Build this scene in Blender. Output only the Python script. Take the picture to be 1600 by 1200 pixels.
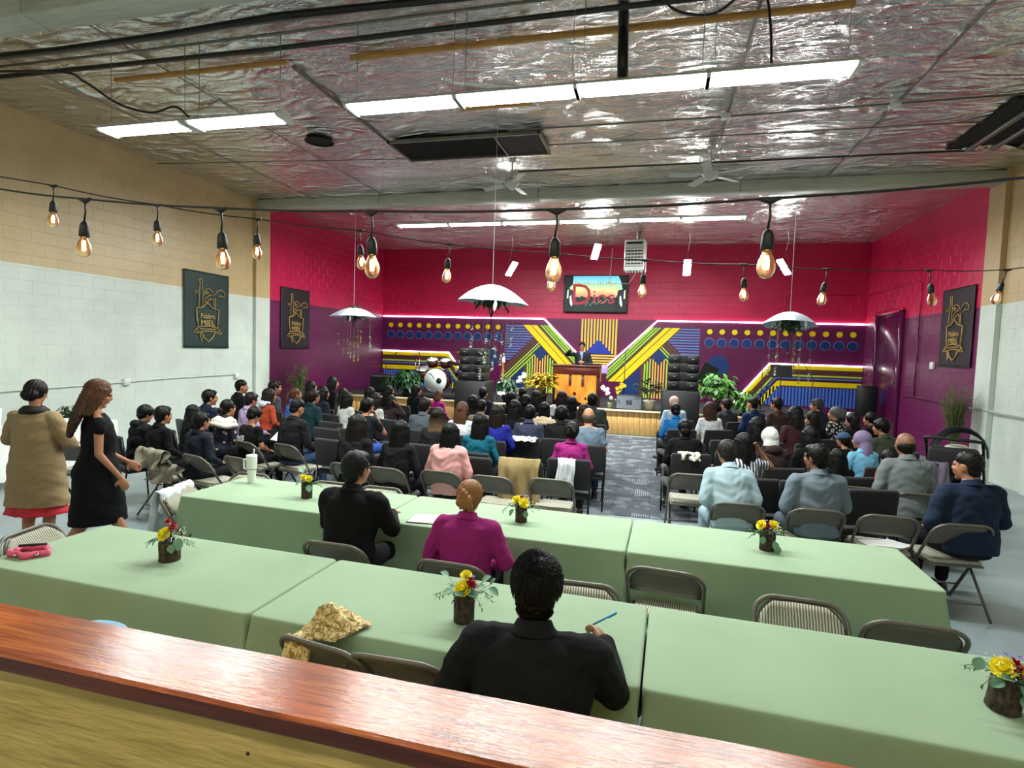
import bpy, bmesh, math, random
import numpy as np
from mathutils import Vector, Matrix, noise
R = math.radians
PI = math.pi
for o in list(bpy.data.objects): bpy.data.objects.remove(o)
SC = bpy.context.scene
COL = SC.collection
rnd = random.Random(7)

# ------------------------------------------------------------------ camera, world, lights, exposure
EYE = Vector((0, 0, 2.061))
pan, tilt, roll, FPX = -0.25082, -0.06005, 0.03238, 881.2
fwd = Vector((math.sin(pan)*math.cos(tilt), math.cos(pan)*math.cos(tilt), math.sin(tilt)))
rt = Vector((math.cos(pan), -math.sin(pan), 0)); up = rt.cross(fwd)
rt2 = rt*math.cos(roll)+up*math.sin(roll); up2 = up*math.cos(roll)-rt*math.sin(roll)
cam = bpy.data.objects.new('camera', bpy.data.cameras.new('camera')); COL.objects.link(cam)
cam.matrix_world = Matrix(((rt2.x, up2.x, -fwd.x, EYE.x), (rt2.y, up2.y, -fwd.y, EYE.y), (rt2.z, up2.z, -fwd.z, EYE.z), (0, 0, 0, 1)))
cam.data.sensor_width = 36; cam.data.lens = FPX/1600*36; cam.data.clip_start = 0.05; cam.data.clip_end = 200
SC.camera = cam
w = bpy.data.worlds.new('room_air'); SC.world = w; w.use_nodes = True
w.node_tree.nodes['Background'].inputs[0].default_value = (.75, .8, .8, 1)
w.node_tree.nodes['Background'].inputs[1].default_value = 0.12
SC.view_settings.view_transform = 'Standard'; SC.view_settings.look = 'None'
SC.view_settings.gamma = 1; SC.view_settings.use_curve_mapping = False
SC.view_settings.exposure = 0.0
LW = (.93, 1, .97)
def area(name, loc, sx, sy, power, rot=(0, 0, 0), col=LW, spread=PI):
    l = bpy.data.lights.new(name, 'AREA'); l.shape = 'RECTANGLE'; l.size = sx; l.size_y = sy; l.energy = power; l.color = col; l.spread = spread
    o = bpy.data.objects.new(name, l); o.location = loc; o.rotation_euler = rot; COL.objects.link(o); o.visible_camera = True
    return o
LZ = 4.56
FRONT_TUBES = [(-6.0, 5.56), (-4.72, 5.56), (-2.66, 5.5), (-1.455, 5.5), (-.27, 5.5), (.915, 5.5)]
BACK_TUBES = [(-6.16+1.3*(k+.5), 12.62) for k in range(6)]
POW = 88
for k, (x, y) in enumerate(FRONT_TUBES): area('tube_light', (x, y, LZ-.03), 1.05, .22, POW)
for k, (x, y) in enumerate(BACK_TUBES): area('tube_light', (x, y, 4.93), 1.1, .16, POW*1.9)
# the same fixtures carry on over the part of the hall behind the camera
for x in (-7, -4.5, -2, .5, 3): area('tube_light', (x, -1.2, 4.6), 1.2, .24, POW*.42)
FLOODS = [(-4.4, 16.6, 4.52, 62), (-1.88, 16.6, 5.0, 28), (.68, 16.6, 4.53, 0), (3.18, 16.6, 4.54, -62)]
for x, y, z, a in FLOODS: area('stage_flood', Vector((x, y, z))+Matrix.Rotation(R(a*.9), 3, 'Z') @ Matrix.Rotation(R(-48), 3, 'X') @ Vector((0, 0, -.06)), .19, .48, 60, (R(-48), 0, R(a*.9)))

# ------------------------------------------------------------------ materials
def lin(c):
    return tuple(((v/255)/12.92 if v <= 10 else ((v/255+.055)/1.055)**2.4) for v in c[:3])+(1,)
MATS = {}
def base(name):
    m = bpy.data.materials.new(name); m.use_nodes = True
    nt = m.node_tree; b = nt.nodes['Principled BSDF']
    return m, nt, b
def N(nt, t, **k):
    n = nt.nodes.new(t)
    for a, v in k.items():
        if a.startswith('i_'): n.inputs[a[2:].replace('_', ' ')].default_value = v
        else: setattr(n, a, v)
    return n
def mat(name, rgb, rough=.6, metal=0, var=.12, vs=8, bump=.15, bs=60, spec=.5, stretch=None, coat=0, alpha=1, sheen=0, emit=None, es=0, coords='Object', rgb2=None, bdist=.003, trans=0):
    """general procedural material: noise-varied colour plus noise bump"""
    if name in MATS: return MATS[name]
    m, nt, b = base(name); L = nt.links.new
    tc = N(nt, 'ShaderNodeTexCoord'); mp = N(nt, 'ShaderNodeMapping')
    L(tc.outputs[coords], mp.inputs[0])
    if stretch: mp.inputs['Scale'].default_value = stretch
    n1 = N(nt, 'ShaderNodeTexNoise'); n1.inputs['Scale'].default_value = vs; n1.inputs['Detail'].default_value = 4
    L(mp.outputs[0], n1.inputs[0])
    mx = N(nt, 'ShaderNodeMix', data_type='RGBA')
    c = lin(rgb); c2 = lin(rgb2) if rgb2 else tuple(v*(1-var*2) for v in c[:3])+(1,)
    mx.inputs[6].default_value = c2; mx.inputs[7].default_value = c
    rp = N(nt, 'ShaderNodeMapRange'); rp.inputs[1].default_value = .35; rp.inputs[2].default_value = .65
    L(n1.outputs[0], rp.inputs[0]); L(rp.outputs[0], mx.inputs[0]); L(mx.outputs[2], b.inputs['Base Color'])
    b.inputs['Roughness'].default_value = rough; b.inputs['Metallic'].default_value = metal
    b.inputs['Specular IOR Level'].default_value = spec
    if coat: b.inputs['Coat Weight'].default_value = coat; b.inputs['Coat Roughness'].default_value = .12
    if sheen: b.inputs['Sheen Weight'].default_value = sheen
    if trans: b.inputs['Transmission Weight'].default_value = trans
    if alpha < 1: b.inputs['Alpha'].default_value = alpha
    if bump:
        n2 = N(nt, 'ShaderNodeTexNoise'); n2.inputs['Scale'].default_value = bs; n2.inputs['Detail'].default_value = 5
        L(mp.outputs[0], n2.inputs[0])
        bp = N(nt, 'ShaderNodeBump'); bp.inputs['Strength'].default_value = bump; bp.inputs['Distance'].default_value = bdist
        L(n2.outputs[0], bp.inputs['Height']); L(bp.outputs[0], b.inputs['Normal'])
    if emit: b.inputs['Emission Color'].default_value = lin(emit); b.inputs['Emission Strength'].default_value = es
    MATS[name] = m
    return m
def emis(name, rgb, s):
    if name in MATS: return MATS[name]
    m, nt, b = base(name); b.inputs['Base Color'].default_value = lin(rgb)
    b.inputs['Emission Color'].default_value = lin(rgb); b.inputs['Emission Strength'].default_value = s
    MATS[name] = m; return m

def wall_mat(name, lo, hi, zsplit, lo2=None, hi2=None, ysplit=None, rough=.38, ax=1):
    """painted masonry: one paint below zsplit, another above; optionally a second pair beyond ysplit (world position of the paint edge)"""
    m, nt, b = base(name); L = nt.links.new
    g = N(nt, 'ShaderNodeNewGeometry'); s = N(nt, 'ShaderNodeSeparateXYZ'); L(g.outputs['Position'], s.inputs[0])
    def gt(out, v):
        n = N(nt, 'ShaderNodeMath', operation='GREATER_THAN'); n.inputs[1].default_value = v; L(out, n.inputs[0]); return n.outputs[0]
    def mixc(f, a, c):
        n = N(nt, 'ShaderNodeMix', data_type='RGBA'); L(f, n.inputs[0])
        for i, v in ((6, a), (7, c)):
            if isinstance(v, tuple): n.inputs[i].default_value = v
            else: L(v, n.inputs[i])
        return n.outputs[2]
    zf = gt(s.outputs[2], zsplit)
    c = mixc(zf, lin(lo), lin(hi))
    if ysplit is not None:
        c2 = mixc(zf, lin(lo2), lin(hi2)); c = mixc(gt(s.outputs[1], ysplit), c, c2)
    n1 = N(nt, 'ShaderNodeTexNoise'); n1.inputs['Scale'].default_value = 1.7; n1.inputs['Detail'].default_value = 6; L(g.outputs['Position'], n1.inputs[0])
    rp = N(nt, 'ShaderNodeMapRange'); rp.inputs[1].default_value = .3; rp.inputs[2].default_value = .7; rp.inputs[3].default_value = .88; rp.inputs[4].default_value = 1.03
    L(n1.outputs[0], rp.inputs[0])
    mu = N(nt, 'ShaderNodeMix', data_type='RGBA', blend_type='MULTIPLY'); mu.inputs[0].default_value = 1
    L(c, mu.inputs[6]); L(rp.outputs[0], mu.inputs[7]); L(mu.outputs[2], b.inputs['Base Color'])
    n2 = N(nt, 'ShaderNodeTexNoise'); n2.inputs['Scale'].default_value = 45; n2.inputs['Detail'].default_value = 5; L(g.outputs['Position'], n2.inputs[0])
    bp = N(nt, 'ShaderNodeBump'); bp.inputs['Strength'].default_value = .35; bp.inputs['Distance'].default_value = .004
    L(n2.outputs[0], bp.inputs['Height']); L(bp.outputs[0], b.inputs['Normal'])
    b.inputs['Roughness'].default_value = rough
    MATS[name] = m; return m

# ------------------------------------------------------------------ mesh helpers
def newobj(name, data, parent=None, loc=None, rot=None):
    o = bpy.data.objects.new(name, data); COL.objects.link(o)
    if parent is not None: o.parent = parent
    if loc is not None: o.location = loc
    if rot is not None: o.rotation_euler = rot
    return o
def tag(o, label=None, cat=None, group=None, kind=None):
    if label: o['label'] = label
    if cat: o['category'] = cat
    if group: o['group'] = group
    if kind: o['kind'] = kind
    return o
def thing(name, label, cat, loc=(0, 0, 0), rz=0, group=None):
    o = newobj(name, None, None, loc, (0, 0, rz)); o.empty_display_size = .05
    return tag(o, label, cat, group)
def smooth(pts, n=6):
    P = [Vector(p) for p in pts]; P = [P[0]*2-P[1]]+P+[P[-1]*2-P[-2]]; out = []
    for i in range(1, len(P)-2):
        for k in range(n):
            t = k/n; a, b, c, d = P[i-1:i+3]; out.append(.5*((2*b)+(c-a)*t+(2*a-5*b+4*c-d)*t*t+(3*b-a-3*c+d)*t*t*t))
    return out+[P[-2]]
class MB:
    def __init__(s): s.v = []; s.f = []; s.sm = []
    def add(s, vs, fs, smooth=False):
        n = len(s.v); s.v += [tuple(p) for p in vs]; s.f += [tuple(i+n for i in f) for f in fs]; s.sm += [smooth]*len(fs); return s
    def box(s, c, d, rot=None, taper=1):
        x, y, z = d[0]/2, d[1]/2, d[2]/2
        P = [(-x, -y, -z), (x, -y, -z), (x, y, -z), (-x, y, -z), (-x*taper, -y*taper, z), (x*taper, -y*taper, z), (x*taper, y*taper, z), (-x*taper, y*taper, z)]
        if rot is not None: P = [rot @ Vector(p) for p in P]
        P = [(p[0]+c[0], p[1]+c[1], p[2]+c[2]) for p in P]
        return s.add(P, [(0, 3, 2, 1), (4, 5, 6, 7), (0, 1, 5, 4), (1, 2, 6, 5), (2, 3, 7, 6), (3, 0, 4, 7)])
    def rbox(s, c, d, r=.01, seg=3, rot=None):
        """box with rounded edges"""
        bm = bmesh.new(); bmesh.ops.create_cube(bm, size=1)
        for v in bm.verts: v.co = Vector((v.co.x*d[0], v.co.y*d[1], v.co.z*d[2]))
        bmesh.ops.bevel(bm, geom=bm.edges[:], offset=min(r, min(d)*.49), segments=seg, affect='EDGES', profile=.5)
        bm.verts.index_update()
        P = [(rot @ v.co if rot is not None else v.co)+Vector(c) for v in bm.verts]
        s.add(P, [tuple(v.index for v in f.verts) for f in bm.faces], True); bm.free(); return s
    def tube(s, pts, r, n=8, closed=False, cap=True):
        pts = [Vector(p) for p in pts]; m = len(pts); rr = r if isinstance(r, (list, tuple)) else [r]*m
        V = []; prev = None
        for i, p in enumerate(pts):
            a = pts[i-1] if (i > 0 or closed) else p; b = pts[(i+1) % m] if (i < m-1 or closed) else p
            t = (b-a)
            t = t.normalized() if t.length > 1e-9 else Vector((0, 0, 1))
            if prev is None:
                u = t.cross(Vector((0, 0, 1)));
                if u.length < .1: u = t.cross(Vector((1, 0, 0)))
            else: u = prev-t*prev.dot(t)
            u.normalize(); prev = u; w_ = t.cross(u)
            for k in range(n):
                a_ = 2*PI*k/n; V.append(p+(u*math.cos(a_)+w_*math.sin(a_))*rr[i])
        F = []
        for i in range(m if closed else m-1):
            j = (i+1) % m
            for k in range(n): F.append((i*n+k, i*n+(k+1) % n, j*n+(k+1) % n, j*n+k))
        if cap and not closed: F.append(tuple(range(n))[::-1]); F.append(tuple((m-1)*n+k for k in range(n)))
        return s.add(V, F, True)
    def cyl(s, p0, p1, r0, r1=None, n=12): return s.tube([p0, p1], [r0, r0 if r1 is None else r1], n)
    def lathe(s, prof, c=(0, 0, 0), n=20, cap=True):
        V = []; F = []
        for r, z in prof:
            for k in range(n): a = 2*PI*k/n; V.append((c[0]+r*math.cos(a), c[1]+r*math.sin(a), c[2]+z))
        for i in range(len(prof)-1):
            for k in range(n): F.append((i*n+k, i*n+(k+1) % n, (i+1)*n+(k+1) % n, (i+1)*n+k))
        if cap: F.append(tuple(range(n))[::-1]); F.append(tuple((len(prof)-1)*n+k for k in range(n)))
        return s.add(V, F, True)
    def ball(s, c, r, nu=12, nv=8, rot=None):
        r = (r, r, r) if not isinstance(r, (tuple, list)) else r
        V = [(0, 0, -1)]; F = []
        for i in range(1, nv):
            a = -PI/2+PI*i/nv
            for k in range(nu): b = 2*PI*k/nu; V.append((math.cos(a)*math.cos(b), math.cos(a)*math.sin(b), math.sin(a)))
        V.append((0, 0, 1)); e = len(V)-1
        for k in range(nu): F.append((0, 1+(k+1) % nu, 1+k)); F.append((e, e-nu+k, e-nu+(k+1) % nu))
        for i in range(nv-2):
            for k in range(nu): F.append((1+i*nu+k, 1+i*nu+(k+1) % nu, 1+(i+1)*nu+(k+1) % nu, 1+(i+1)*nu+k))
        P = [Vector((v[0]*r[0], v[1]*r[1], v[2]*r[2])) for v in V]
        if rot is not None: P = [rot @ p for p in P]
        return s.add([p+Vector(c) for p in P], F, True)
    def prism(s, poly, t, frame=None):
        """2-D polygon (a,b) extruded by t; frame(a,b,h) -> 3-D point"""
        fr = frame or (lambda a, b, h: (a, b, h)); n = len(poly)
        V = [fr(a, b, 0) for a, b in poly]+[fr(a, b, t) for a, b in poly]
        F = [tuple(range(n))[::-1], tuple(range(n, 2*n))]+[(i, (i+1) % n, n+(i+1) % n, n+i) for i in range(n)]
        return s.add(V, F)
    def leaf(s, p, d, upv, L, W, curl=.2, n=4):
        """a leaf blade with a midrib fold, real curvature, both sides"""
        d = Vector(d).normalized(); side = d.cross(Vector(upv));
        if side.length < 1e-4: side = d.cross(Vector((1, .3, .2)))
        side.normalize(); nn = side.cross(d); V = []
        for i in range(n+1):
            t = i/n; wd = W*math.sin(PI*min(1, (t*.92+.06)))**.8*.5; q = Vector(p)+d*(L*t)-nn*(curl*L*t*t)
            V += [q-side*wd+nn*wd*.3, q, q+side*wd+nn*wd*.3]
        F = []
        for i in range(n):
            a = i*3; F += [(a, a+1, a+4, a+3), (a+1, a+2, a+5, a+4)]
        return s.add(V, F, True)
    def mesh(s, name):
        me = bpy.data.meshes.new(name); me.from_pydata(s.v, [], s.f)
        me.polygons.foreach_set('use_smooth', s.sm); me.update(); return me
    def build(s, name, m=None, parent=None, loc=None, rot=None):
        me = s.mesh(name)
        if m: me.materials.append(m)
        return newobj(name, me, parent, loc, rot)
def inst(o, parent=None, loc=None, rot=None):
    c = o.copy(); COL.objects.link(c)
    if parent is not None: c.parent = parent
    if loc is not None: c.location = loc
    if rot is not None: c.rotation_euler = rot
    return c
def copy_tree(o, parent=None):
    c = o.copy(); COL.objects.link(c); c.parent = parent
    for ch in [q for q in KIDS.get(o.name, [])]: copy_tree(ch, c)
    return c
KIDS = {}
def index_kids(root):
    for ch in root.children_recursive+[root]: KIDS[ch.name] = list(ch.children)
def setmat(o, m):
    o.material_slots[0].link = 'OBJECT'; o.material_slots[0].material = m
def text_mesh(name, s, size, m, parent, mtx, depth=.004, align='CENTER', xs=1):
    c = bpy.data.curves.new(name, 'FONT'); c.body = s; c.size = size; c.extrude = depth; c.align_x = align; c.align_y = 'CENTER'; c.resolution_u = 3
    o = bpy.data.objects.new(name, c); COL.objects.link(o)
    dg = bpy.context.evaluated_depsgraph_get(); me = bpy.data.meshes.new_from_object(o.evaluated_get(dg))
    bpy.data.objects.remove(o); bpy.data.curves.remove(c)
    me.name = name; me.materials.clear(); me.materials.append(m)
    me.transform(mtx @ Matrix.Diagonal((xs, 1, 1, 1)))
    return newobj(name, me, parent)
# ------------------------------------------------------------------ room shell
XL, XR, YB, ZC = -9.62, 5.83, 18.55, 5.5
Z1 = 3.15
PINK, PURP, BEIGE, WHITE = (206, 26, 80), (100, 22, 74), (205, 178, 130), (214, 222, 212)
m_side = wall_mat('side_wall_paint', WHITE, BEIGE, Z1, PURP, PINK, 12.34)
m_back = wall_mat('back_wall_paint', PURP, PINK, Z1)
def block_wall(name, axis, coord, a0, a1, z0, z1, sgn, m, near):
    """masonry wall: recessed joint plane + one block object per block (300 largest), rest joined"""
    BW, BH, J, T = .40, .20, .005, .0032
    def P(a, d, z): return (a, coord+sgn*d, z) if axis == 'x' else (coord+sgn*d, a, z)
    mb = MB(); c = P((a0+a1)/2, -.1, ZC/2)
    L = a1-a0
    d = (L, .2, ZC) if axis == 'x' else (.2, L, ZC)
    mb.box(c, d)
    wall = mb.build(name, m); tag(wall, kind='structure')
    bl = []
    nrow = int(round((z1-z0)/BH))
    for r in range(nrow):
        off = 0 if r % 2 else -BW/2
        k = 0
        while True:
            s = a0+off+k*BW; e = s+BW; k += 1
            if s >= a1-.02: break
            s2, e2 = max(s, a0), min(e, a1)
            if e2-s2 < .05: continue
            z = z0+(r+.5)*BH
            bl.append((near((s2+e2)/2, z), (s2+e2)/2, e2-s2, z))
    bl.sort()
    def bevbox(w_, mbx, c0):
        x, z, t, q = w_/2-J/2, BH/2-J/2, T, .004
        pts = [(-x, 0, -z), (x, 0, -z), (x, 0, z), (-x, 0, z), (-x+q, t, -z+q), (x-q, t, -z+q), (x-q, t, z-q), (-x+q, t, z-q)]
        V = []
        for a, dd, zz in pts:
            V.append((c0[0]+a, c0[1]+sgn*dd, c0[2]+zz) if axis == 'x' else (c0[0]+sgn*dd, c0[1]+a, c0[2]+zz))
        F = [(4, 5, 6, 7), (0, 1, 5, 4), (1, 2, 6, 5), (2, 3, 7, 6), (3, 0, 4, 7)]
        mbx.add(V, F)
    shared = {}; rest = MB()
    for i, (dd, a, wd, z) in enumerate(bl):
        if i < 300:
            key = round(wd, 2)
            if key not in shared:
                t = MB(); bevbox(wd, t, (0, 0, 0)); me = t.mesh('block'); me.materials.append(m); shared[key] = me
            newobj('block', shared[key], wall, P(a, 0, z))
        else: bevbox(wd, rest, P(a, 0, z))
    if rest.v: tag(rest.build('block_courses', m, wall), kind='stuff')
    return wall
block_wall('wall_left', 'y', XL, 4.4, YB, .1, 5.5, 1, m_side, lambda a, z: (a-5)**2+90+(z-2)**2)
block_wall('wall_right', 'y', XR, 4.4, YB, .1, 5.5, -1, m_side, lambda a, z: (a-9)**2+(z-2)**2)
block_wall('wall_back', 'x', YB, XL, XR, 3.15, 5.55, -1, m_back, lambda a, z: (a+1.9)**2+(z-4)**2)
# unseen rest of the hall: plain walls so light and reflections behave
for nm, c, d in (('wall_left_rear', (XL-.1, .9, 2.75), (.2, 7, 5.5)), ('wall_right_rear', (XR+.1, .9, 2.75), (.2, 7, 5.5)), ('wall_front', ((XL+XR)/2, -2.6, 2.75), (XR-XL+.4, .2, 5.5))):
    tag(MB().box(c, d).build(nm, m_side), kind='structure')
# piers on both side walls, painted like the wall
for nm, x, s in (('trim_1', XL, 1), ('trim_2', XR, -1)):
    tag(MB().box((x+s*.045, 12.08, 2.75), (.09, .5, 5.5)).build(nm, m_side), kind='structure')
tag(MB().box((XR-.03, 10.6, 2.75), (.06, .42, 5.5)).build('trim_3', m_side), kind='structure')

# floor: sealed blue-grey concrete
m, nt, b = base('sealed_concrete'); L = nt.links.new
g = N(nt, 'ShaderNodeNewGeometry'); n1 = N(nt, 'ShaderNodeTexNoise'); n1.inputs['Scale'].default_value = 1.1; n1.inputs['Detail'].default_value = 7; L(g.outputs['Position'], n1.inputs[0])
cr = N(nt, 'ShaderNodeValToRGB'); cr.color_ramp.elements[0].position = .3; cr.color_ramp.elements[0].color = lin((112, 126, 132)); cr.color_ramp.elements[1].position = .7; cr.color_ramp.elements[1].color = lin((150, 163, 166))
L(n1.outputs[0], cr.inputs[0]); L(cr.outputs[0], b.inputs['Base Color']); b.inputs['Roughness'].default_value = .28
n2 = N(nt, 'ShaderNodeTexNoise'); n2.inputs['Scale'].default_value = 9; n2.inputs['Detail'].default_value = 4; L(g.outputs['Position'], n2.inputs[0])
bp = N(nt, 'ShaderNodeBump'); bp.inputs['Strength'].default_value = .12; bp.inputs['Distance'].default_value = .01; L(n2.outputs[0], bp.inputs['Height']); L(bp.outputs[0], b.inputs['Normal'])
MATS['floor'] = m
tag(MB().box(((XL+XR)/2, 8, -.05), (XR-XL, 21.2, .1)).build('floor', m), kind='structure')

# carpet tiles: ribbed grey planks laid in turns
def carpet_mat():
    m, nt, b = base('ribbed_carpet'); L = nt.links.new
    tc = N(nt, 'ShaderNodeTexCoord'); sp = N(nt, 'ShaderNodeSeparateXYZ'); L(tc.outputs['Object'], sp.inputs[0])
    wv = N(nt, 'ShaderNodeTexWave', wave_type='BANDS', bands_direction='X'); wv.inputs['Scale'].default_value = 11; wv.inputs['Distortion'].default_value = .6; wv.inputs['Detail'].default_value = 1; L(tc.outputs['Object'], wv.inputs[0])
    g = N(nt, 'ShaderNodeNewGeometry')
    ns = N(nt, 'ShaderNodeTexNoise'); ns.inputs['Scale'].default_value = 3.4; ns.inputs['Detail'].default_value = 2; L(g.outputs['Position'], ns.inputs[0])
    mr = N(nt, 'ShaderNodeMapRange'); mr.inputs[1].default_value = .45; mr.inputs[2].default_value = .6; L(ns.outputs[0], mr.inputs[0])
    mu = N(nt, 'ShaderNodeMath', operation='MULTIPLY'); L(wv.outputs[1], mu.inputs[0]); L(mr.outputs[0], mu.inputs[1])
    cr = N(nt, 'ShaderNodeValToRGB'); cr.color_ramp.elements[0].position = .35; cr.color_ramp.elements[0].color = lin((70, 74, 82)); cr.color_ramp.elements[1].position = .8; cr.color_ramp.elements[1].color = lin((140, 146, 152))
    L(mu.outputs[0], cr.inputs[0]); L(cr.outputs[0], b.inputs['Base Color']); b.inputs['Roughness'].default_value = .95
    fz = N(nt, 'ShaderNodeTexNoise'); fz.inputs['Scale'].default_value = 400; L(g.outputs['Position'], fz.inputs[0])
    bp = N(nt, 'ShaderNodeBump'); bp.inputs['Strength'].default_value = .5; bp.inputs['Distance'].default_value = .003; L(fz.outputs[0], bp.inputs['Height']); L(bp.outputs[0], b.inputs['Normal'])
    return m
m_carpet = carpet_mat()
carpet = thing('carpet', 'dark grey ribbed tile carpet under the seating and along the aisle', 'carpet', (0, 7.2, 0))
tm = MB().rbox((0, 0, .004), (.247, .497, .008), .002, 1).mesh('carpet_tile'); tm.materials.append(m_carpet)
rest = MB(); cnt = 0
for j in range(14):
    for i in range(-31, 18):
        for q in (-1, 1):
            x, y = i*.5+.25, j*.5+.25
            if (i+j) % 2: px, py, rz = x+q*.125, y, 0
            else: px, py, rz = x, y+q*.125, PI/2
            if -1.6 < x < 1.6: newobj('carpet_tile', tm, carpet, (px, py, 0), (0, 0, rz)); cnt += 1
            elif -7.9 < x < 3.3:
                dx, dy = (.247, .497) if rz == 0 else (.497, .247); rest.box((px, py, .004), (dx, dy, .008))
tag(rest.build('carpet_tiles', m_carpet, carpet), kind='stuff')

# ceiling: crumpled foil-faced insulation
def foil_mat():
    m, nt, b = base('foil_insulation'); L = nt.links.new
    g = N(nt, 'ShaderNodeNewGeometry'); mp = N(nt, 'ShaderNodeMapping'); mp.inputs['Scale'].default_value = (1.1, 2.6, 1); L(g.outputs['Position'], mp.inputs[0])
    b.inputs['Metallic'].default_value = .86; b.inputs['Base Color'].default_value = lin((226, 224, 220)); b.inputs['Roughness'].default_value = .2
    n1 = N(nt, 'ShaderNodeTexNoise', noise_type='RIDGED_MULTIFRACTAL'); n1.inputs['Scale'].default_value = 1.15; n1.inputs['Detail'].default_value = 3.5; n1.inputs['Distortion'].default_value = 1.5; L(mp.outputs[0], n1.inputs[0])
    n2 = N(nt, 'ShaderNodeTexNoise'); n2.inputs['Scale'].default_value = 5; n2.inputs['Detail'].default_value = 3; n2.inputs['Distortion'].default_value = 2.; L(mp.outputs[0], n2.inputs[0])
    b1 = N(nt, 'ShaderNodeBump'); b1.inputs['Strength'].default_value = .9; b1.inputs['Distance'].default_value = .22; nm = N(nt, 'ShaderNodeTexNoise'); nm.inputs['Scale'].default_value = .45; L(g.outputs['Position'], nm.inputs[0]); mm = N(nt, 'ShaderNodeMapRange'); mm.inputs[1].default_value = .38; mm.inputs[2].default_value = .62; mm.inputs[3].default_value = .25; mm.inputs[4].default_value = 1.2; L(nm.outputs[0], mm.inputs[0]); mh = N(nt, 'ShaderNodeMath', operation='MULTIPLY'); L(n1.outputs[0], mh.inputs[0]); L(mm.outputs[0], mh.inputs[1]); L(mh.outputs[0], b1.inputs['Height'])
    b2 = N(nt, 'ShaderNodeBump'); b2.inputs['Strength'].default_value = .7; b2.inputs['Distance'].default_value = .035; L(n2.outputs[0], b2.inputs['Height']); L(b1.outputs[0], b2.inputs['Normal']); L(b2.outputs[0], b.inputs['Normal'])
    n3 = N(nt, 'ShaderNodeTexNoise'); n3.inputs['Scale'].default_value = .8; L(g.outputs['Position'], n3.inputs[0])
    mr = N(nt, 'ShaderNodeMapRange'); mr.inputs[3].default_value = .14; mr.inputs[4].default_value = .3; L(n3.outputs[0], mr.inputs[0]); L(mr.outputs[0], b.inputs['Roughness'])
    return m
m_foil = foil_mat()
nx, ny = 190, 300
xs = np.linspace(XL, XR, nx); ys = np.linspace(-2.5, YB, ny)
V = []
for y in ys:
    for x in xs:
        a = noise.noise((x*.9, y*2.2, 0))*.035+noise.noise((x*3+9, y*6, 3))*.012
        sag = -.03*abs(math.sin((x+.1)*PI/1.22))**.5*.6   # the sheet sags between its battens
        V.append((x, y, ZC+a+sag))
F = [(j*nx+i, (j+1)*nx+i, (j+1)*nx+i+1, j*nx+i+1) for j in range(ny-1) for i in range(nx-1)]
mb = MB(); mb.add(V, F, True); ce = mb.build('ceiling', m_foil); tag(ce, kind='structure')
tag(MB().box(((XL+XR)/2, 8, ZC+.18), (XR-XL, 21.3, .1)).build('ceiling_deck', mat('roof_deck', (90, 85, 78), .8)), kind='structure')

m_cream = mat('cream_timber_paint', (196, 198, 184), .5, var=.1, vs=3, bump=.4, bs=20, stretch=(1, 8, 8))
m_gal = mat('galvanised_conduit', (128, 126, 118), .4, .6, bump=.05)
m_blackpipe = mat('black_pipe', (16, 17, 20), .25, .2, bump=.03)
m_pine = mat('raw_pine', (205, 150, 80), .6, var=.18, vs=5, stretch=(1, 12, 12), bump=.2, bs=30)
m_whitemetal = mat('white_enamel', (225, 226, 220), .35, var=.04, bump=.03)
m_chain = mat('zinc_chain', (150, 150, 145), .35, .8, bump=0)
def roofbeam(nm, y, zb, dy, label):
    t = thing(nm, label, 'beam', (0, y, zb))
    # face boards butt end to end
    xs_ = [XL+.02, -6.3, -2.6, 1.4, XR-.02]
    for a, c in zip(xs_[:-1], xs_[1:]):
        MB().rbox(((a+c)/2, 0, (ZC-.02-zb)/2), (c-a-.012, dy, ZC-.02-zb), .008, 1).build('board', m_cream, t)
    return t
roofbeam('roof_beam', 12.02, 5.27, .36, 'long cream painted timber beam between foil ceiling and pink bay')
roofbeam('roof_beam', 4.74-.2, 5.24, .3, 'long cream painted timber beam nearest the camera at top left')
def pipe(nm, pts, r, m, label, cat, n=8): o = MB().tube(pts, r, n).build(nm, m); return tag(o, label, cat)
pipe('sprinkler_pipe', [(-9.6, 4.9, 5.15), (-7.4, 4.92, 5.2), (-6.5, 4.95, 5.2), (-5, 4.93, 5.2), (-3.7, 4.9, 5.22), (-1.8, 4.98, 5.22), (0.5, 5.0, 5.22)], .035, m_blackpipe, 'fat black pipe slung below the nearest cream beam', 'pipe', 12)
pipe('steel_pipe', [(-9.6, 5.55, 5.36), (-4.59, 5.66, 5.36), (-.3, 5.66, 5.37), (5.8, 5.7, 5.38)], .028, mat('dark_pipe', (62, 60, 56), .45, .5), 'dark steel pipe crossing the foil ceiling above the front lamps', 'pipe', 10)
pipe('conduit', [(-9.0, 5.42, 5.4), (-6, 5.5, 5.42), (5.8, 5.46, 5.42)], .016, m_gal, 'thin grey conduit beside the dark steel ceiling pipe, camera side', 'conduit')
pipe('conduit', [(-8.5, 5.2, 5.4), (-4.0, 5.3, 5.42), (5.8, 5.2, 5.42)], .012, m_gal, 'thin grey conduit close behind the fat black pipe', 'conduit')
pipe('conduit', [(-2.4, 8.6, 5.44), (.73, 8.62, 5.44), (XR, 8.5, 5.44)], .014, m_gal, 'pale conduit with square boxes crossing the ceiling level with the dark vent', 'conduit')
pipe('conduit', [(-2.4, 9.32, 5.45), (XR, 9.45, 5.45)], .010, m_gal, 'thinnest conduit halfway between the vent conduit and the fan conduit', 'conduit')
pipe('conduit', [(-2.7, 10.5, 5.42), (XR, 10.55, 5.42)], .016, mat('dark_pipe', (62, 60, 56)), 'dark conduit on the ceiling next to the two fans', 'conduit')
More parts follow.
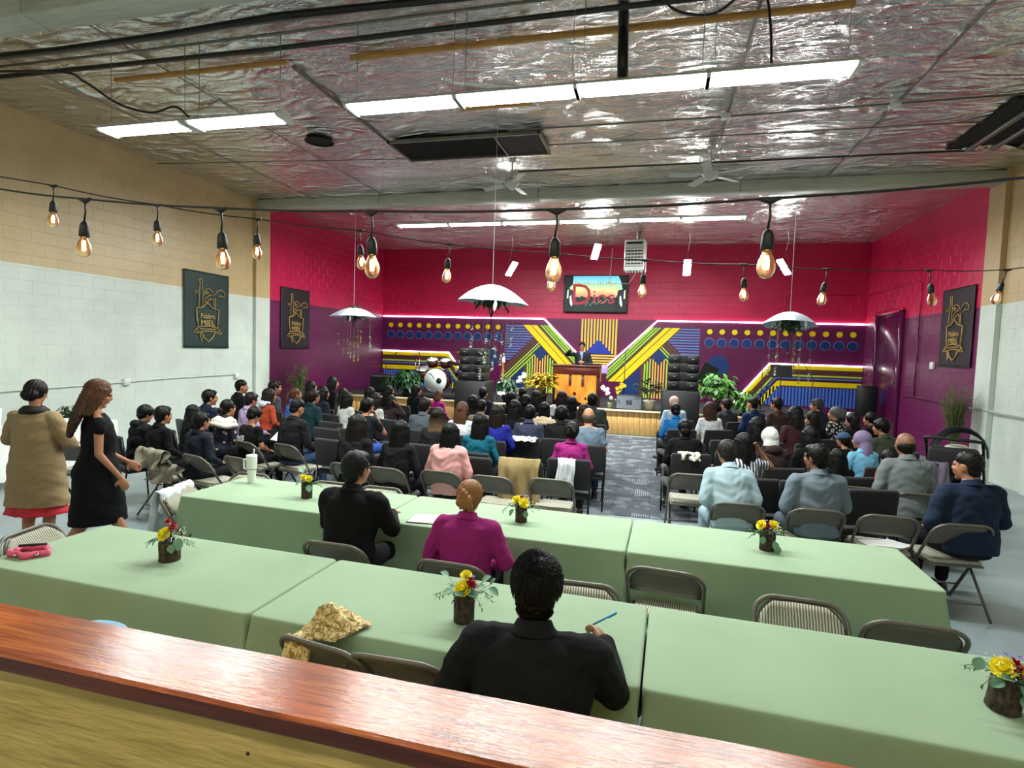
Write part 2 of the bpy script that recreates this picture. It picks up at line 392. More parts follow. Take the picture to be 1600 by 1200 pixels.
pipe('conduit', [(-9.5, 9.0, 5.42), (-4.4, 9.55, 5.43)], .009, m_gal, 'thin pale conduit from the left wall to the dark vent', 'conduit')
pipe('duct_pole', [(-.48, 5.79, 5.5), (-.46, 5.79, 4.66)], .052, m_blackpipe, 'thick black vertical pole hanging from the ceiling over the lamp row', 'pole', 16)
for x, lab in ((.77, 'small square junction box on the ceiling conduit, nearer the lamps'), (2.85, 'small square junction box on the ceiling conduit, nearer the right wall')):
    tag(MB().rbox((x, 8.58, 5.43), (.12, .12, .06), .006, 1).build('junction_box', m_whitemetal), lab, 'electrical box')
for nm, c, d, lab in (('timber_batten', (-5.75, 6.05, 5.42), (2.6, .05, .05), 'raw pine batten above the left pair of tube lamps'), ('timber_batten', (-1.0, 6.12, 5.42), (5.3, .05, .06), 'long raw pine batten above the row of four tube lamps'), ('timber_batten', (-2.35, 7.73, 5.44), (1.05, .07, .04), 'short raw pine batten just behind the four-lamp row')):
    tag(MB().rbox(c, d, .004, 1).build(nm, m_pine), lab, 'timber')
tag(MB().box((-4.52, 7.5, 5.46), (.035, 2.5, .03)).build('seam_strip', m_gal), 'grey metal seam strip running from lamps back to dark vent', 'strip')
for x, q in ((-8.0, 'leftmost'), (-6.2, 'second from left'), (.8, 'third from left'), (2.9, 'rightmost')): tag(MB().box((x, 8.3, 5.465), (.02, 7.2, .012)).build('seam_tape', mat('foil_tape', (160, 158, 152), .4, .8)), 'narrow foil tape seam along the ceiling, %s of four' % q, 'tape', 'foil tape seams')
# loose black cable at the upper left
pipe('cable', smooth([(-9.2, 5.0, 5.2), (-7.0, 5.2, 5.13), (-6.75, 5.4, 5.08), (-6.5, 5.6, 4.9), (-6.1, 5.7, 4.8), (-5.7, 5.65, 4.82), (-5.4, 5.56, 4.64)]), .014, mat('black_cable', (24, 24, 24), .5), 'loose black cable looping down onto the left pair of lamps', 'cable', 6)
pipe('cable', smooth([(-.2, 5.3, 5.36), (.0, 5.5, 5.2), (.35, 5.6, 5.18), (.62, 5.5, 5.3), (.78, 5.6, 5.3), (.83, 5.55, 5.0), (.85, 5.52, 4.66)]), .013, mat('black_cable', (24, 24, 24)), 'black cable hanging to the right end of the four-lamp row', 'cable', 6)
# vent
vt = thing('ceiling_vent', 'large dark rectangular return-air grille in the foil ceiling', 'vent', (-3.2, 9.15, 5.42))
MB().box((0, 0, .03), (2.5, .86, .02)).build('backing', mat('vent_dark', (38, 35, 34), .8), vt)
fr = MB()
for c, d in (((0, -.45, 0), (2.56, .04, .05)), ((0, .45, 0), (2.56, .04, .05)), ((-1.27, 0, 0), (.04, .94, .05)), ((1.27, 0, 0), (.04, .94, .05)), ((.55, 0, 0), (.03, .9, .05))): fr.box(c, d)
fr.build('frame', m_gal, vt)
m_slat = mat('vent_slat', (70, 66, 63), .5, .3)
sl = MB().box((0, 0, 0), (.012, .84, .03), Matrix.Rotation(R(25), 3, 'Y')).mesh('slat'); sl.materials.append(m_slat)
for k in range(24): newobj('slat', sl, vt, (.6+k*.027, 0, 0))
mb = MB()
for k in range(60): mb.box((-1.23+k*.0295, 0, .008), (.006, .84, .02))
tag(mb.build('fine_slats', mat('vent_fine', (48, 45, 43), .7), vt), kind='stuff')
# round hole
mb = MB(); mb.lathe([(.22, 0), (.24, -.02), (.21, -.012), (.19, .05)], (0, 0, 0), 20, False); mb.lathe([(.001, 0), (.2, 0)], (0, 0, .0), 20, False)
o = mb.build('ceiling_hole', mat('hole_dark', (18, 17, 16), .9), None, (-5.63, 8.5, 5.44)); tag(o, 'round dark hole cut in the foil ceiling behind the left lamps', 'hole')
# opening with joists at right
op = thing('skylight_opening', 'open dark bay with bare grey joists in the ceiling at far right', 'opening', (5.0, 9.6, 5.42))
MB().box((0, 0, .03), (1.5, 1.85, .02)).build('recess', mat('hole_dark', (18, 17, 16)), op)
for k in range(4): MB().rbox((-.45+k*.33, .02, 0), (.07, 1.8, .07), .01, 1).build('joist', m_gal, op)
MB().leaf((-.55, .9, 0), (1, .1, -.05), (0, 0, 1), .9, .35, .05, 6).build('torn_foil', m_foil, op)

# tube lamps
m_tube = emis('lit_tube', (246, 255, 250), 9)
def lamp(x, y, z, L_, group, label, chain=True):
    t = thing('shop_light', label, 'lamp', (x, y, z), 0, group)
    h = MB(); W = .15
    prof = [(-W, -.012), (-.05, .055), (.05, .055), (W, -.012), (W-.006, -.016), (.046, .047), (-.046, .047), (-W+.006, -.016)]
    fr = lambda a, b, hh: (-L_/2+hh, a, b)
    h.prism(prof, L_, fr); h.build('reflector', m_whitemetal, t)
    for s in (-1, 1):
        MB().prism([(-W-.006, -.025), (-.056, .065), (.056, .065), (W+.006, -.025), (W-.03, -.045), (-W+.03, -.045)], .03, lambda a, b, hh: (s*(L_/2-.005)+hh-.015, a, b)).build('end_cap', m_whitemetal, t)
    for q in (-.075, 0, .075):
        MB().cyl((-L_/2+.02, q, -.0), (L_/2-.02, q, -.0), .017, n=8).build('tube', m_tube, t)
    if chain:
        for s in (-1, 1):
            c = MB(); x0 = s*(L_/2-.06); top = ZC-z-.05
            c.tube([(x0-.03, 0, .06), (x0, 0, .16), (x0+.03, 0, .06)], .003, 5)
            c.tube([(x0, 0, .16), (x0, 0, top)], .004, 5); c.build('chain', m_chain, t)
    return t
FL = ['left tube lamp of the pair near the beige wall', 'right tube lamp of the pair near the beige wall', 'leftmost tube lamp of the front row of four', 'second tube lamp from the left in the front row of four', 'third tube lamp from the left in the front row of four', 'rightmost tube lamp of the front row of four']
for (x, y), lab in zip(FRONT_TUBES, FL): lamp(x, y, LZ, 1.2, 'front tube lamps', 'white chain-hung '+lab)
ORD = ['first', 'second', 'third', 'fourth', 'fifth', 'sixth']
for k, (x, y) in enumerate(BACK_TUBES): lamp(x, y, 4.96, 1.28, 'back tube lamps', 'lit tube lamp below the far beam, %s from the left of six' % ORD[k])
for i, (x, y, z, a) in enumerate(FLOODS):
    t = thing('stage_light', 'short white hanging work light above the stage, %s from left of four' % ORD[i], 'lamp', (x, y, z), R(a*.4), 'short work lights over the stage'); t.rotation_euler = (R(-48), 0, R(a*.9))
    MB().prism([(-.09, -.01), (-.03, .04), (.03, .04), (.09, -.01)], .46, lambda p, q, h: (p, -.23+h, q)).build('reflector', m_whitemetal, t)
    MB().rbox((0, 0, -.03), (.2, .5, .03), .008, 1).build('tube', m_tube, t)
    c = MB()
    for s in (-1, 1): c.tube([(0, s*.2, .04), (0, s*.1-.1, .14), (0, -.35, .32)], .003, 4)
    c.build('chain', m_chain, t); q = t.matrix_basis @ Vector((0, -.3, .3)); o = MB().tube([(0, 0, 0), (.05, 0, .3), (.02, 0, ZC-q.z-.04)], .006, 5).build('power_lead', m_whitemetal, None, q); tag(o, 'white power lead rising from the %s work light above the stage' % ORD[i], 'cable')
# fans
m_fan = mat('fan_white', (214, 214, 208), .4, var=.03, bump=0)
for x, y, lab, a0 in ((-2.66, 9.9, 'white ceiling fan nearer the dark vent', .2), (.69, 9.85, 'white ceiling fan right of the hanging pole', .75)):
    t = thing('ceiling_fan', lab, 'fan', (x, y, 5.0), a0, 'two white ceiling fans')
    MB().lathe([(.02, .4), (.06, .4), (.07, .46)], n=14).build('canopy', m_fan, t); MB().cyl((0, 0, .1), (0, 0, .45), .013).build('downrod', m_fan, t)
    MB().lathe([(.03, .12), (.13, .09), (.14, .03), (.10, -.02), (.05, -.07), (.02, -.08)], n=18).build('motor', m_fan, t)
    for k in range(5):
        rz = Matrix.Rotation(2*PI*k/5, 3, 'Z'); b_ = MB(); b_.box(rz @ Vector((.42, 0, .01)), (.46, .13, .012), rz @ Matrix.Rotation(R(12), 3, 'X')); b_.box(rz @ Vector((.16, 0, .02)), (.1, .04, .01), rz); b_.build('blade', m_fan, t)
# unit heater
ht = thing('unit_heater', 'white gas unit heater with louvres hanging above the screen', 'heater', (-.74, 15.9, 4.75), R(-6))
MB().rbox((0, .2, 0), (.54, .5, .84), .02, 2).build('casing', m_whitemetal, ht)
MB().box((0, -.052, -.06), (.46, .01, .5)).build('opening', mat('hole_dark', (18, 17, 16)), ht)
lv = MB().box((0, 0, 0), (.46, .06, .035), Matrix.Rotation(R(30), 3, 'X')).mesh('louvre'); lv.materials.append(m_whitemetal)
for k in range(6): newobj('louvre', lv, ht, (0, -.07, -.27+k*.085))
for k in range(5): MB().box((-.18+k*.09, -.06, -.06), (.012, .02, .5)).build('fin', m_whitemetal, ht)
MB().box((0, -.06, .33), (.44, .01, .05)).build('slot', mat('hole_dark', (18, 17, 16)), ht)
MB().cyl((.08, .2, .42), (.08, .2, .69), .07, n=14).build('flue', m_gal, ht)
mb = MB()
for k in range(6): mb.box((-.2+k*.08, .1, -.44), (.05, .2, .05))
mb.build('burner', m_gal, ht)
pipe('conduit', [(-1.55, 18.4, 5.4), (-1.6, 18.4, 4.3), (-1.0, 18.4, 4.28), (-.7, 17.2, 4.5), (-.72, 16.2, 4.35)], .014, m_whitemetal, 'thin white conduit bent across the screen up to the heater', 'conduit', 6)
# ------------------------------------------------------------------ stage
YS, ZS = 14.48, .634
m_plank = mat('pine_cladding', (222, 178, 112), .5, var=.16, vs=3, stretch=(9, 9, .8), bump=.2, bs=20, rgb2=(190, 140, 78))
m_deck = mat('stage_carpet', (42, 40, 44), .9, bump=.3, bs=200)
stage = thing('stage', 'low stage clad in upright pale pine planks across the far end', 'stage', (-1.9, YS, 0))
MB().box((-.75, 2.05, .31), (13.8, 3.98, .62)).build('platform', m_deck, stage)
pm = MB().rbox((0, 0, .3), (.137, .022, .58), .004, 1).mesh('plank'); pm.materials.append(m_plank)
k = 0
x = -7.63
while x < 6.1:
    newobj('plank', pm, stage, (x, .045-.002*(k % 3), 0)); x += .14; k += 1
MB().rbox((-.75, .07, .615), (13.8, .2, .04), .006, 1).build('nosing', mat('pale_nosing', (240, 216, 170), .45, var=.08, vs=3, stretch=(1, 9, 9)), stage)

# ------------------------------------------------------------------ mural of raised painted strips
XC = -1.885
YEL, GRN, BRN, BLU, DBL, WSH = (255, 225, 10), (165, 225, 60), (96, 70, 48), (92, 130, 200), (20, 52, 110), (30, 50, 140)
mc = {n: mat('mural_'+n, c, .35, var=.04, bump=.05) for n, c in dict(yellow=YEL, green=GRN, brown=BRN, blue=BLU, navy=DBL, royal=(30, 55, 170), peach=(252, 208, 88), purple=(70, 22, 66), lime=(190, 225, 70)).items()}
m_led = emis('led_strip', (250, 250, 255), 13)
mural = thing('wall_mural', 'purple stage wall relief of yellow, green and blue painted wood strips', 'mural', (XC, YB, 0))
def mfr(sgn, d0=0.0):
    return lambda a, b, h: (sgn*a, -.004-d0-h, b)
def poly_piece(name, poly, m, t=.02, sgn=1, d0=0):
    q = poly if sgn > 0 else poly[::-1]
    return MB().prism(q[::-1], t, mfr(sgn, d0)).build(name, m, mural)
tag(MB().box((0, -.002, 1.9), (XR-XL, .012, 2.5)).build('backing_panel', mat('mural_base', PURP, .3, var=.06, vs=3, bump=.1), mural))
def clip(poly, a, b, c):
    """keep a*x+b*y<=c"""
    out = []
    for i in range(len(poly)):
        p, q = poly[i-1], poly[i]; dp = a*p[0]+b*p[1]-c; dq = a*q[0]+b*q[1]-c
        if (dp <= 0) != (dq <= 0): t = dp/(dp-dq); out.append((p[0]+t*(q[0]-p[0]), p[1]+t*(q[1]-p[1])))
        if dq <= 0: out.append(q)
    return out
SMAX = 7.70
for sg in (-1, 1):
    # LED strip 1 : wall -> corner -> diagonal to the centre
    W_ = .035
    pts = [(SMAX, 3.15), (1.82, 3.15), (.3, 1.66)]
    def strip(pts, o0, o1, name, m, t=.02, clips=(), sg=sg):
        """band between parallel offsets o0..o1 below a 3-point polyline (s,z)"""
        (s0, z0), (s1, z1), (s2, z2) = pts
        dx, dz = s2-s1, z2-z1; L_ = math.hypot(dx, dz); nx_, nz_ = (dz/L_, -dx/L_)  # normal of diagonal
        if nz_ > 0: nx_, nz_ = -nx_, -nz_
        def off(o):
            a = (s0, z0-o); zc = z1-o
            # diagonal line through (s1,z1)+n*o
            px, pz = s1+nx_*o, z1+nz_*o; t_ = (zc-pz)/dz; c = (px+dx*t_, zc); e = (s2+nx_*o, z2+nz_*o)
            return a, c, e
        A, B = off(o0), off(o1)
        for poly in ([A[0], A[1], B[1], B[0]], [A[1], A[2], B[2], B[1]]):
            for c in clips: poly = clip(poly, *c)
            if len(poly) > 2: poly_piece(name, poly, m, t, sg)
    strip(pts, 0, W_, 'light_strip', m_led, .03)
    strip([(SMAX, 1.92), (5.17, 1.92), (4.15, .62)], 0, .035, 'light_strip', m_led, .03, [(0, -1, -.66)])
    P2 = [(SMAX, 1.92), (5.17, 1.92), (4.15, .62)]
    fl = [(0, -1, -.66)]
    for o0, o1, c in ((.05, .16, 'yellow'), (.19, .23, 'brown'), (.26, .30, 'brown'), (.32, .37, 'lime'), (.41, .45, 'blue'), (.46, .49, 'purple'), (.52, .66, 'yellow')):
        strip(P2, o0, o1, 'strip', mc[c], .02, fl)
    s = 4.75
    while s < 7.66:
        top = 1.92-.69; lim = .66+max(0, (s-4.62)*1.27)  # diagonal foot of the block
        z1_ = min(top, lim)
        if z1_ > .72: poly_piece('strip', [(s, .66), (s+.045, .66), (s+.045, z1_), (s, z1_)], mc['blue'], .02, sg)
        s += .092
    poly_piece('back_panel', [(4.66, .66), (7.69, .66), (7.69, 1.22), (5.1, 1.22)], mc['royal'], .006, sg)
    # diagonal bands s = s0 - (2.92-z) for z in zlo..2.92
    def diag(s0, s1, name, m, zlo, zhi=2.92, smin=.3):
        f = .97
        poly = [(s0-(zhi-zlo)*f, zlo), (s1-(zhi-zlo)*f, zlo), (s1, zhi), (s0, zhi)]
        poly = clip(poly, -1, 0, -smin)
        if len(poly) > 2: poly_piece(name, poly, m, .022, sg)
    for s0, s1, c in ((2.28, 2.54, 'yellow'), (2.07, 2.25, 'yellow'), (1.98, 2.04, 'brown'), (1.88, 1.95, 'green'), (1.78, 1.84, 'green'), (1.66, 1.74, 'green')): diag(s0, s1, 'strip', mc[c], 1.15)
    # blue horizontal strips
    z = 2.90; k = 0
    while z > 1.75:
        zz0, zz1 = z-.045, z
        poly = clip([(1.6, zz0), (3.13, zz0), (3.13, zz1), (1.6, zz1)], -1, .97, -(2.57-.97*2.92))
        poly = clip(poly, -.98, -1, -(2.12*.98+2.56))
        if len(poly) > 2: poly_piece('strip', poly, mc['blue'], .018, sg)
        z -= .086
    # reverse bands going down and outward from the yellow band
    for o0, o1, c in ((0, .07, 'brown'), (.1, .17, 'brown'), (.21, .25, 'lime'), (.29, .34, 'green'), (.39, .44, 'green')):
        f = .98; za, zb_ = 2.52-o0*1.35, 2.52-o1*1.35; s0 = 2.1
        poly = [(s0-.6, za+.6*f), (3.28, za-(3.28-s0)*f), (3.28, zb_-(3.28-s0)*f), (s0-.6, zb_+.6*f)]
        poly = clip(poly, -1, .97, -(2.57-.97*2.92)); poly = clip(poly, 0, -1, -.72)
        if len(poly) > 2: poly_piece('strip', poly, mc[c], .024, sg)
    # navy field under the reverse bands
    zt = lambda s_: 2.52-.62-(s_-2.1)*.98
    poly_piece('field', [(2.42, .66), (3.2, .66), (3.2, zt(3.2)), (2.42, zt(2.42))], mc['navy'], .008, sg)
    poly_piece('field', [(.72, .66), (1.34, .66), (1.34, 1.62), (.78, 1.08)], mc['navy'], .008, sg)
    # upright strips of the little house shape with the diamond
    for s0, s1, c in ((1.38, 1.44, 'brown'), (1.47, 1.52, 'green'), (1.55, 1.6, 'green'), (1.64, 1.68, 'lime'), (1.73, 1.77, 'peach'), (1.81, 1.85, 'peach'), (1.9, 1.94, 'peach'), (1.99, 2.03, 'peach'), (2.07, 2.11, 'peach'), (2.16, 2.2, 'lime'), (2.24, 2.29, 'green'), (2.32, 2.37, 'green'), (2.4, 2.46, 'brown')):
        sm_ = (s0+s1)/2; dd = abs(sm_-1.92)
        top = 2.0-.25+dd-.01 if dd < .25 else (2.52-.62-(sm_-2.1)*.98 if sm_ > 2.1 else 2.92-(2.57-sm_)/.97-.05)
        poly_piece('strip', [(s0, .66), (s1, .66), (s1, top+.02), (s0, top-.02)] if s0 > 1.92 else [(s0, .66), (s1, .66), (s1, top-.02), (s0, top+.02)], mc[c], .02, sg)
    poly_piece('diamond', [(1.92, 1.75), (2.17, 2.0), (1.92, 2.25), (1.67, 2.0)], mc['navy'], .03, sg)
    # circles
    def disc(name, s_, z_, r, m, t): poly_piece(name, [(s_+r*math.cos(2*PI*k/20), z_+r*math.sin(2*PI*k/20)) for k in range(20)], m, t, sg)
    for k in range(12):
        s_ = 3.415+.362*k
        disc('disc', s_, 2.825, .082, mc['yellow'], .03); disc('disc', s_, 2.49, .145, mc['blue'], .006); disc('recess', s_, 2.485, .128, mc['navy'], .012)
    disc('large_disc', 3.70, 1.775, .33, mc['navy'], .02)
for k in range(12):
    s0 = -.575+k*.1; 
    hgt = 2.04+max(0, .46-abs(s0+.025)*1.05) if abs(s0) < .46 else 2.02
    poly_piece('strip', [(s0, hgt), (s0+.055, hgt), (s0+.055, 3.16), (s0, 3.16)], mc['peach'], .02)
poly_piece('triangle', [(-.45, 2.03), (.45, 2.03), (0, 2.49)], mc['royal'], .03)
for k in range(4):
    z = 1.95-k*.085; hw = .56-(1.98-z)*.9+.1; poly_piece('strip', [(-hw, z), (hw, z), (hw, z+.05), (-hw, z+.05)], mc['peach'], .02)

# ------------------------------------------------------------------ screen
tv = thing('wall_screen', 'wide flat screen on pink wall showing the red word Dios over a landscape', 'screen', (-2.04, YB-.16, 3.955))
MB().rbox((0, .05, 0), (2.06, .07, 1.2), .01, 2).build('casing', mat('black_plastic', (14, 14, 16), .35, bump=.05), tv)
MB().box((0, .12, 0), (.5, .1, .4)).build('wall_bracket', mat('black_plastic', (14, 14, 16)), tv)
m, nt, b = base('screen_sky'); L = nt.links.new
tc = N(nt, 'ShaderNodeTexCoord'); nz = N(nt, 'ShaderNodeTexNoise'); nz.inputs['Scale'].default_value = 2.2; L(tc.outputs['Object'], nz.inputs[0])
sp = N(nt, 'ShaderNodeSeparateXYZ'); L(tc.outputs['Object'], sp.inputs[0])
ad = N(nt, 'ShaderNodeMath', operation='MULTIPLY_ADD'); ad.inputs[1].default_value = .35; L(nz.outputs[0], ad.inputs[0]); L(sp.outputs[2], ad.inputs[2])
cr = N(nt, 'ShaderNodeValToRGB'); e = cr.color_ramp.elements; e[0].position = 0; e[0].color = lin((60, 110, 60)); e[1].position = .75; e[1].color = lin((90, 200, 235))
for p, c in ((.12, (240, 150, 110)), (.28, (240, 220, 130)), (.42, (170, 225, 150)), (.6, (120, 215, 240))): q = e.new(p); q.color = lin(c)
L(ad.outputs[0], cr.inputs[0]); L(cr.outputs[0], b.inputs['Emission Color']); b.inputs['Emission Strength'].default_value = 1.1; b.inputs['Base Color'].default_value = (0, 0, 0, 1); b.inputs['Roughness'].default_value = .2
m_sky = m
MB().box((0, .012, 0), (2.0, .004, 1.14)).build('display', m_sky, tv)
def scr(name, poly, rgb, d, s=1.): MB().prism(poly, .0006, lambda a, b_, h: (a, .0095-d*.0008-h, b_)).build(name, emis('screen_%d_%d_%d' % rgb, rgb, s), tv)
rr = random.Random(3)
tx = [(-1, -.57)]+[(-1+2*k/40, -.02-.07*abs(math.sin(k*.55))-.06*rr.random()) for k in range(41)]+[(1, -.57)]
scr('picture', tx, (16, 34, 34), 1, .6)
scr('picture', [(-1, -.57), (-1, .57), (-.72, .57), (-.74, .3), (-.84, .2), (-.78, -.2), (-.66, -.57)], (14, 20, 18), 2, .5)
scr('picture', [(1, -.57), (.6, -.57), (.68, -.1), (.74, .1), (.86, .15), (.8, .4), (.72, .57), (1, .57)], (14, 20, 18), 2, .5)
for x in (-.8, .8): scr('picture', [(x+.1*math.cos(a*PI/6), .04+.1*math.sin(a*PI/6)) for a in range(12)], (30, 40, 66), 3, .7); scr('picture', [(x-.02, -.3), (x+.04, -.42), (x+.07, -.35), (x+.02, -.05), (x-.03, -.08)], (200, 215, 235), 4, .8)
for sx in (-.92, .9): scr('picture', [(sx, -.15), (sx+.05, -.15), (sx+.05, .14), (sx+.01, .1)], (225, 225, 190), 4, .8)
mx = lambda x, z, d: Matrix.Translation((x, .006-d, z)) @ Matrix.Rotation(PI/2, 4, 'X')
text_mesh('lettering', 'D', .98, emis('screen_red', (150, 30, 50), .9), tv, mx(-.45, -.06, 0), .0008, xs=.95)
text_mesh('lettering', 'ios', .64, emis('screen_red', (150, 30, 50), .9), tv, mx(.27, -.12, 0), .0008, xs=1.0)
text_mesh('lettering', 'Heredero De Hijos', .17, emis('screen_script', (150, 130, 110), .9), tv, mx(0, .33, 0), .0008)
MB().tube([(-.3, .005, -.40)]+[(-.3+.07*k, .005, -.34+.07*math.sin(k*2.1)+.012*k) for k in range(12)], .006, 4).build('scribble', emis('screen_script2', (150, 200, 180), .7), tv)

# ------------------------------------------------------------------ banners
m_gold = mat('gold_print', (196, 160, 84), .45, var=.05, bump=0)
def banner(loc, rz, cloth, W_, H_, label):
    t = thing('wall_banner', label, 'banner', loc, rz)
    V = []; F = []; nx_, nz_ = 24, 30
    for j in range(nz_+1):
        for i in range(nx_+1):
            u, v = i/nx_, j/nz_; y = -.012-.012*math.sin(u*PI)*math.sin(v*9)*.5-.010*noise.noise((u*3, v*4, loc[1]))-(.02*math.sin(u*PI)*(1-v)**4)
            V.append(((u-.5)*W_, y, -v*H_))
    F = [(j*(nx_+1)+i, (j+1)*(nx_+1)+i, (j+1)*(nx_+1)+i+1, j*(nx_+1)+i+1) for j in range(nz_) for i in range(nx_)]
    o = MB().add(V, F, True).build('cloth', cloth, t); sd = o.modifiers.new('thickness', 'SOLIDIFY'); sd.thickness = .004
    MB().cyl((-W_/2, -.012, -.01), (W_/2, -.012, -.01), .012, n=8).build('top_rail', cloth, t); MB().cyl((-W_/2, -.012, -H_+.01), (W_/2, -.012, -H_+.01), .012, n=8).build('bottom_rail', cloth, t)
    def q(px, py): return ((px-385)/610*W_, -.036, -((py-(85+(px-80)*.175))/(1145-(85+(px-80)*.175)))*H_)
    def ln(pts, r=.009, closed=False): MB().tube([q(*p) for p in pts], r, 5, closed).build('emblem_line', m_gold, t)
    ln([(258, 600), (266, 400), (205, 405), (205, 382), (268, 385), (275, 265), (262, 235), (285, 212), (310, 235), (300, 265), (312, 385), (370, 400), (368, 420), (315, 412), (312, 590)])
    ln([(275, 940), (295, 1060), (312, 1000)])
    ln([(230, 608), (310, 595), (378, 540), (440, 610), (535, 640), (515, 870)], .012); ln([(230, 608), (240, 760), (262, 870)], .012)
    ln([(290, 935), (330, 1010), (388, 1060), (450, 1000), (480, 935)], .012)
    ln([(240, 860), (380, 850), (520, 878), (530, 935), (380, 915), (245, 935)], .009, True)
    ln([(240, 875), (185, 940), (250, 940)]); ln([(530, 890), (578, 958), (500, 950)])
    ln([(340, 545), (350, 480), (400, 435), (440, 440)]); ln([(345, 360), (400, 350), (445, 390), (462, 440)]); ln([(470, 440), (510, 385), (570, 370), (615, 410), (622, 470)])
    ln([(345, 360), (360, 395), (400, 410)]); ln([(400, 510), (430, 480), (455, 510), (490, 480)]); ln([(525, 470), (550, 445), (575, 465), (605, 455)]); ln([(460, 510), (465, 600)]); ln([(488, 500), (482, 640)]); ln([(340, 545), (375, 520), (400, 490)])
    rx = Matrix.Rotation(PI/2, 4, 'X')
    text_mesh('lettering', 'Palabra', .155, m_gold, t, Matrix.Translation(Vector(q(378, 722))+Vector((0, -.006, 0))) @ rx, .003, xs=.9)
    text_mesh('lettering', 'MIEL', .17, m_gold, t, Matrix.Translation(Vector(q(378, 812))+Vector((0, -.006, 0))) @ rx, .003, xs=1.15)
    text_mesh('lettering', 'MISION DE ESPERANZA', .05, m_gold, t, Matrix.Translation(Vector(q(382, 893))+Vector((0, -.006, 0))) @ rx, .002, xs=.9)
    return t
m_gcloth = mat('green_banner', (12, 48, 44), .6, bump=.1, bs=200); m_dcloth = mat('dark_banner', (34, 28, 36), .6, bump=.1, bs=200)
banner((XL+.02, 10.35, 3.53), PI/2, m_gcloth, 1.27, 1.64, 'dark green banner with gold shield and sword on the beige and white wall')
banner((XL+.02, 13.47, 3.53), PI/2, m_dcloth, 1.25, 1.62, 'blackish banner with gold shield on the pink and purple left wall')
banner((XR-.02, 13.3, 3.6), -PI/2, m_dcloth, 1.27, 1.6, 'blackish banner with gold shield hanging on the right wall beside the door')

# ------------------------------------------------------------------ right wall door, recess, conduits
m_pdoor = mat('purple_door_paint', (88, 22, 66), .22, var=.04, bump=.05)
d = thing('door_1', None, None, (XR-.01, 16.7, .0)); d['kind'] = 'structure'
MB().rbox((-.02, 0, 1.72), (.05, 1.5, 3.2), .01, 1).build('leaf', m_pdoor, d)
for s in (-1, 1): MB().rbox((-.04, s*.8, 1.68), (.1, .12, 3.36), .01, 1).build('jamb', m_pdoor, d)
MB().rbox((-.04, 0, 3.36), (.1, 1.72, .1), .01, 1).build('head', mat('pink_gloss', PINK, .3), d)
MB().cyl((-.06, -.62, 1.55), (-.11, -.62, 1.55), .03).build('door_handle', m_gal, d)
m_pc = mat('purple_conduit', PURP, .35); m_kc = mat('pink_conduit', PINK, .35)
pipe('conduit', [(XR-.03, 15.5, 1.27), (XR-.03, 12.4, 1.25)], .02, m_pc, 'purple painted conduit low on the right wall near the feathery plant', 'conduit')
pipe('conduit', [(XR-.1, 12.4, 1.25), (XR-.08, 9, 1.25), (XR-.03, 5, 1.26)], .018, mat('white_conduit', WHITE, .4), 'white painted conduit along the white part of the right wall', 'conduit')
pipe('conduit', [(XR-.03, 18.4, 3.95), (XR-.03, 15.2, 3.98), (XR-.03, 15.0, 3.9), (XR-.03, 15.0, 3.2)], .015, m_kc, 'pink painted conduit bending down above the purple door', 'conduit')
pipe('conduit', [(XR-.03, 15.0, 3.2), (XR-.03, 15.0, 1.27)], .015, m_pc, 'upright purple conduit just right of the purple door', 'conduit')
pipe('conduit', [(XR-.3, YB-.03, 3.98), (3.75, YB-.03, 4.0), (3.62, YB-.03, 3.9), (3.6, YB-.03, 3.2)], .015, m_kc, 'pink conduit on the back wall above the right umbrella', 'conduit')
tag(MB().rbox((XR-.03, 14.2, 2.02), (.06, .14, .16), .008, 1).build('wall_outlet', m_whitemetal), 'small white outlet box below the corner of the right banner', 'electrical box')
pipe('conduit', [(XL+.03, 4.4, 1.14), (XL+.03, 7.5, 1.21), (XL+.03, 8.4, 1.235), (XL+.03, 9.6, 1.27), (XL+.03, 11.2, 1.28)], .013, mat('white_conduit', WHITE), 'long thin conduit low on the white left wall', 'conduit')
for y, z, lab in ((8.4, 1.235, 'small white outlet box on the left wall above the seated boys'), (11.25, 1.25, 'small white outlet box on the left wall near the pier')):
    tag(MB().rbox((XL+.03, y, z), (.06, .13, .13), .008, 1).build('wall_outlet', m_whitemetal), lab, 'electrical box')

# ------------------------------------------------------------------ foliage helper
def foliage(kind, n, r, L_, W_, m, parent, z0=0, name='foliage', seed=1, droop=.3, up_=.3, flat=1.0):
    rg = random.Random(seed); mb = MB()
    for k in range(n):
        a = rg.random()*2*PI; e = rg.uniform(-.35, 1.3); rr_ = r*rg.uniform(.25, 1)
        p = Vector((math.cos(a)*math.cos(e)*rr_, math.sin(a)*math.cos(e)*rr_*flat, z0+math.sin(e)*rr_))
        d = Vector((math.cos(a), math.sin(a), up_-droop*rg.random()*2)); mb.leaf(p, d, (0, 0, 1), L_*rg.uniform(.6, 1.1), W_*rg.uniform(.7, 1.1), rg.uniform(.1, .6), 4)
    for k in range(max(4, n//14)):
        a = rg.random()*2*PI; mb.tube([(0, 0, z0-r*.9), (math.cos(a)*r*.3, math.sin(a)*r*.3*flat, z0), (math.cos(a)*r*.7, math.sin(a)*r*.7*flat, z0+r*.5*rg.random())], .006, 4)
    return tag(mb.build(name, m, parent), kind='stuff')
m_leafd = mat('dark_leaf', (38, 84, 40), .4, var=.2, vs=6, bump=.1, rgb2=(20, 50, 26)); m_leafl = mat('bright_leaf', (96, 150, 62), .4, var=.2, vs=6, rgb2=(50, 100, 40), bump=.1)
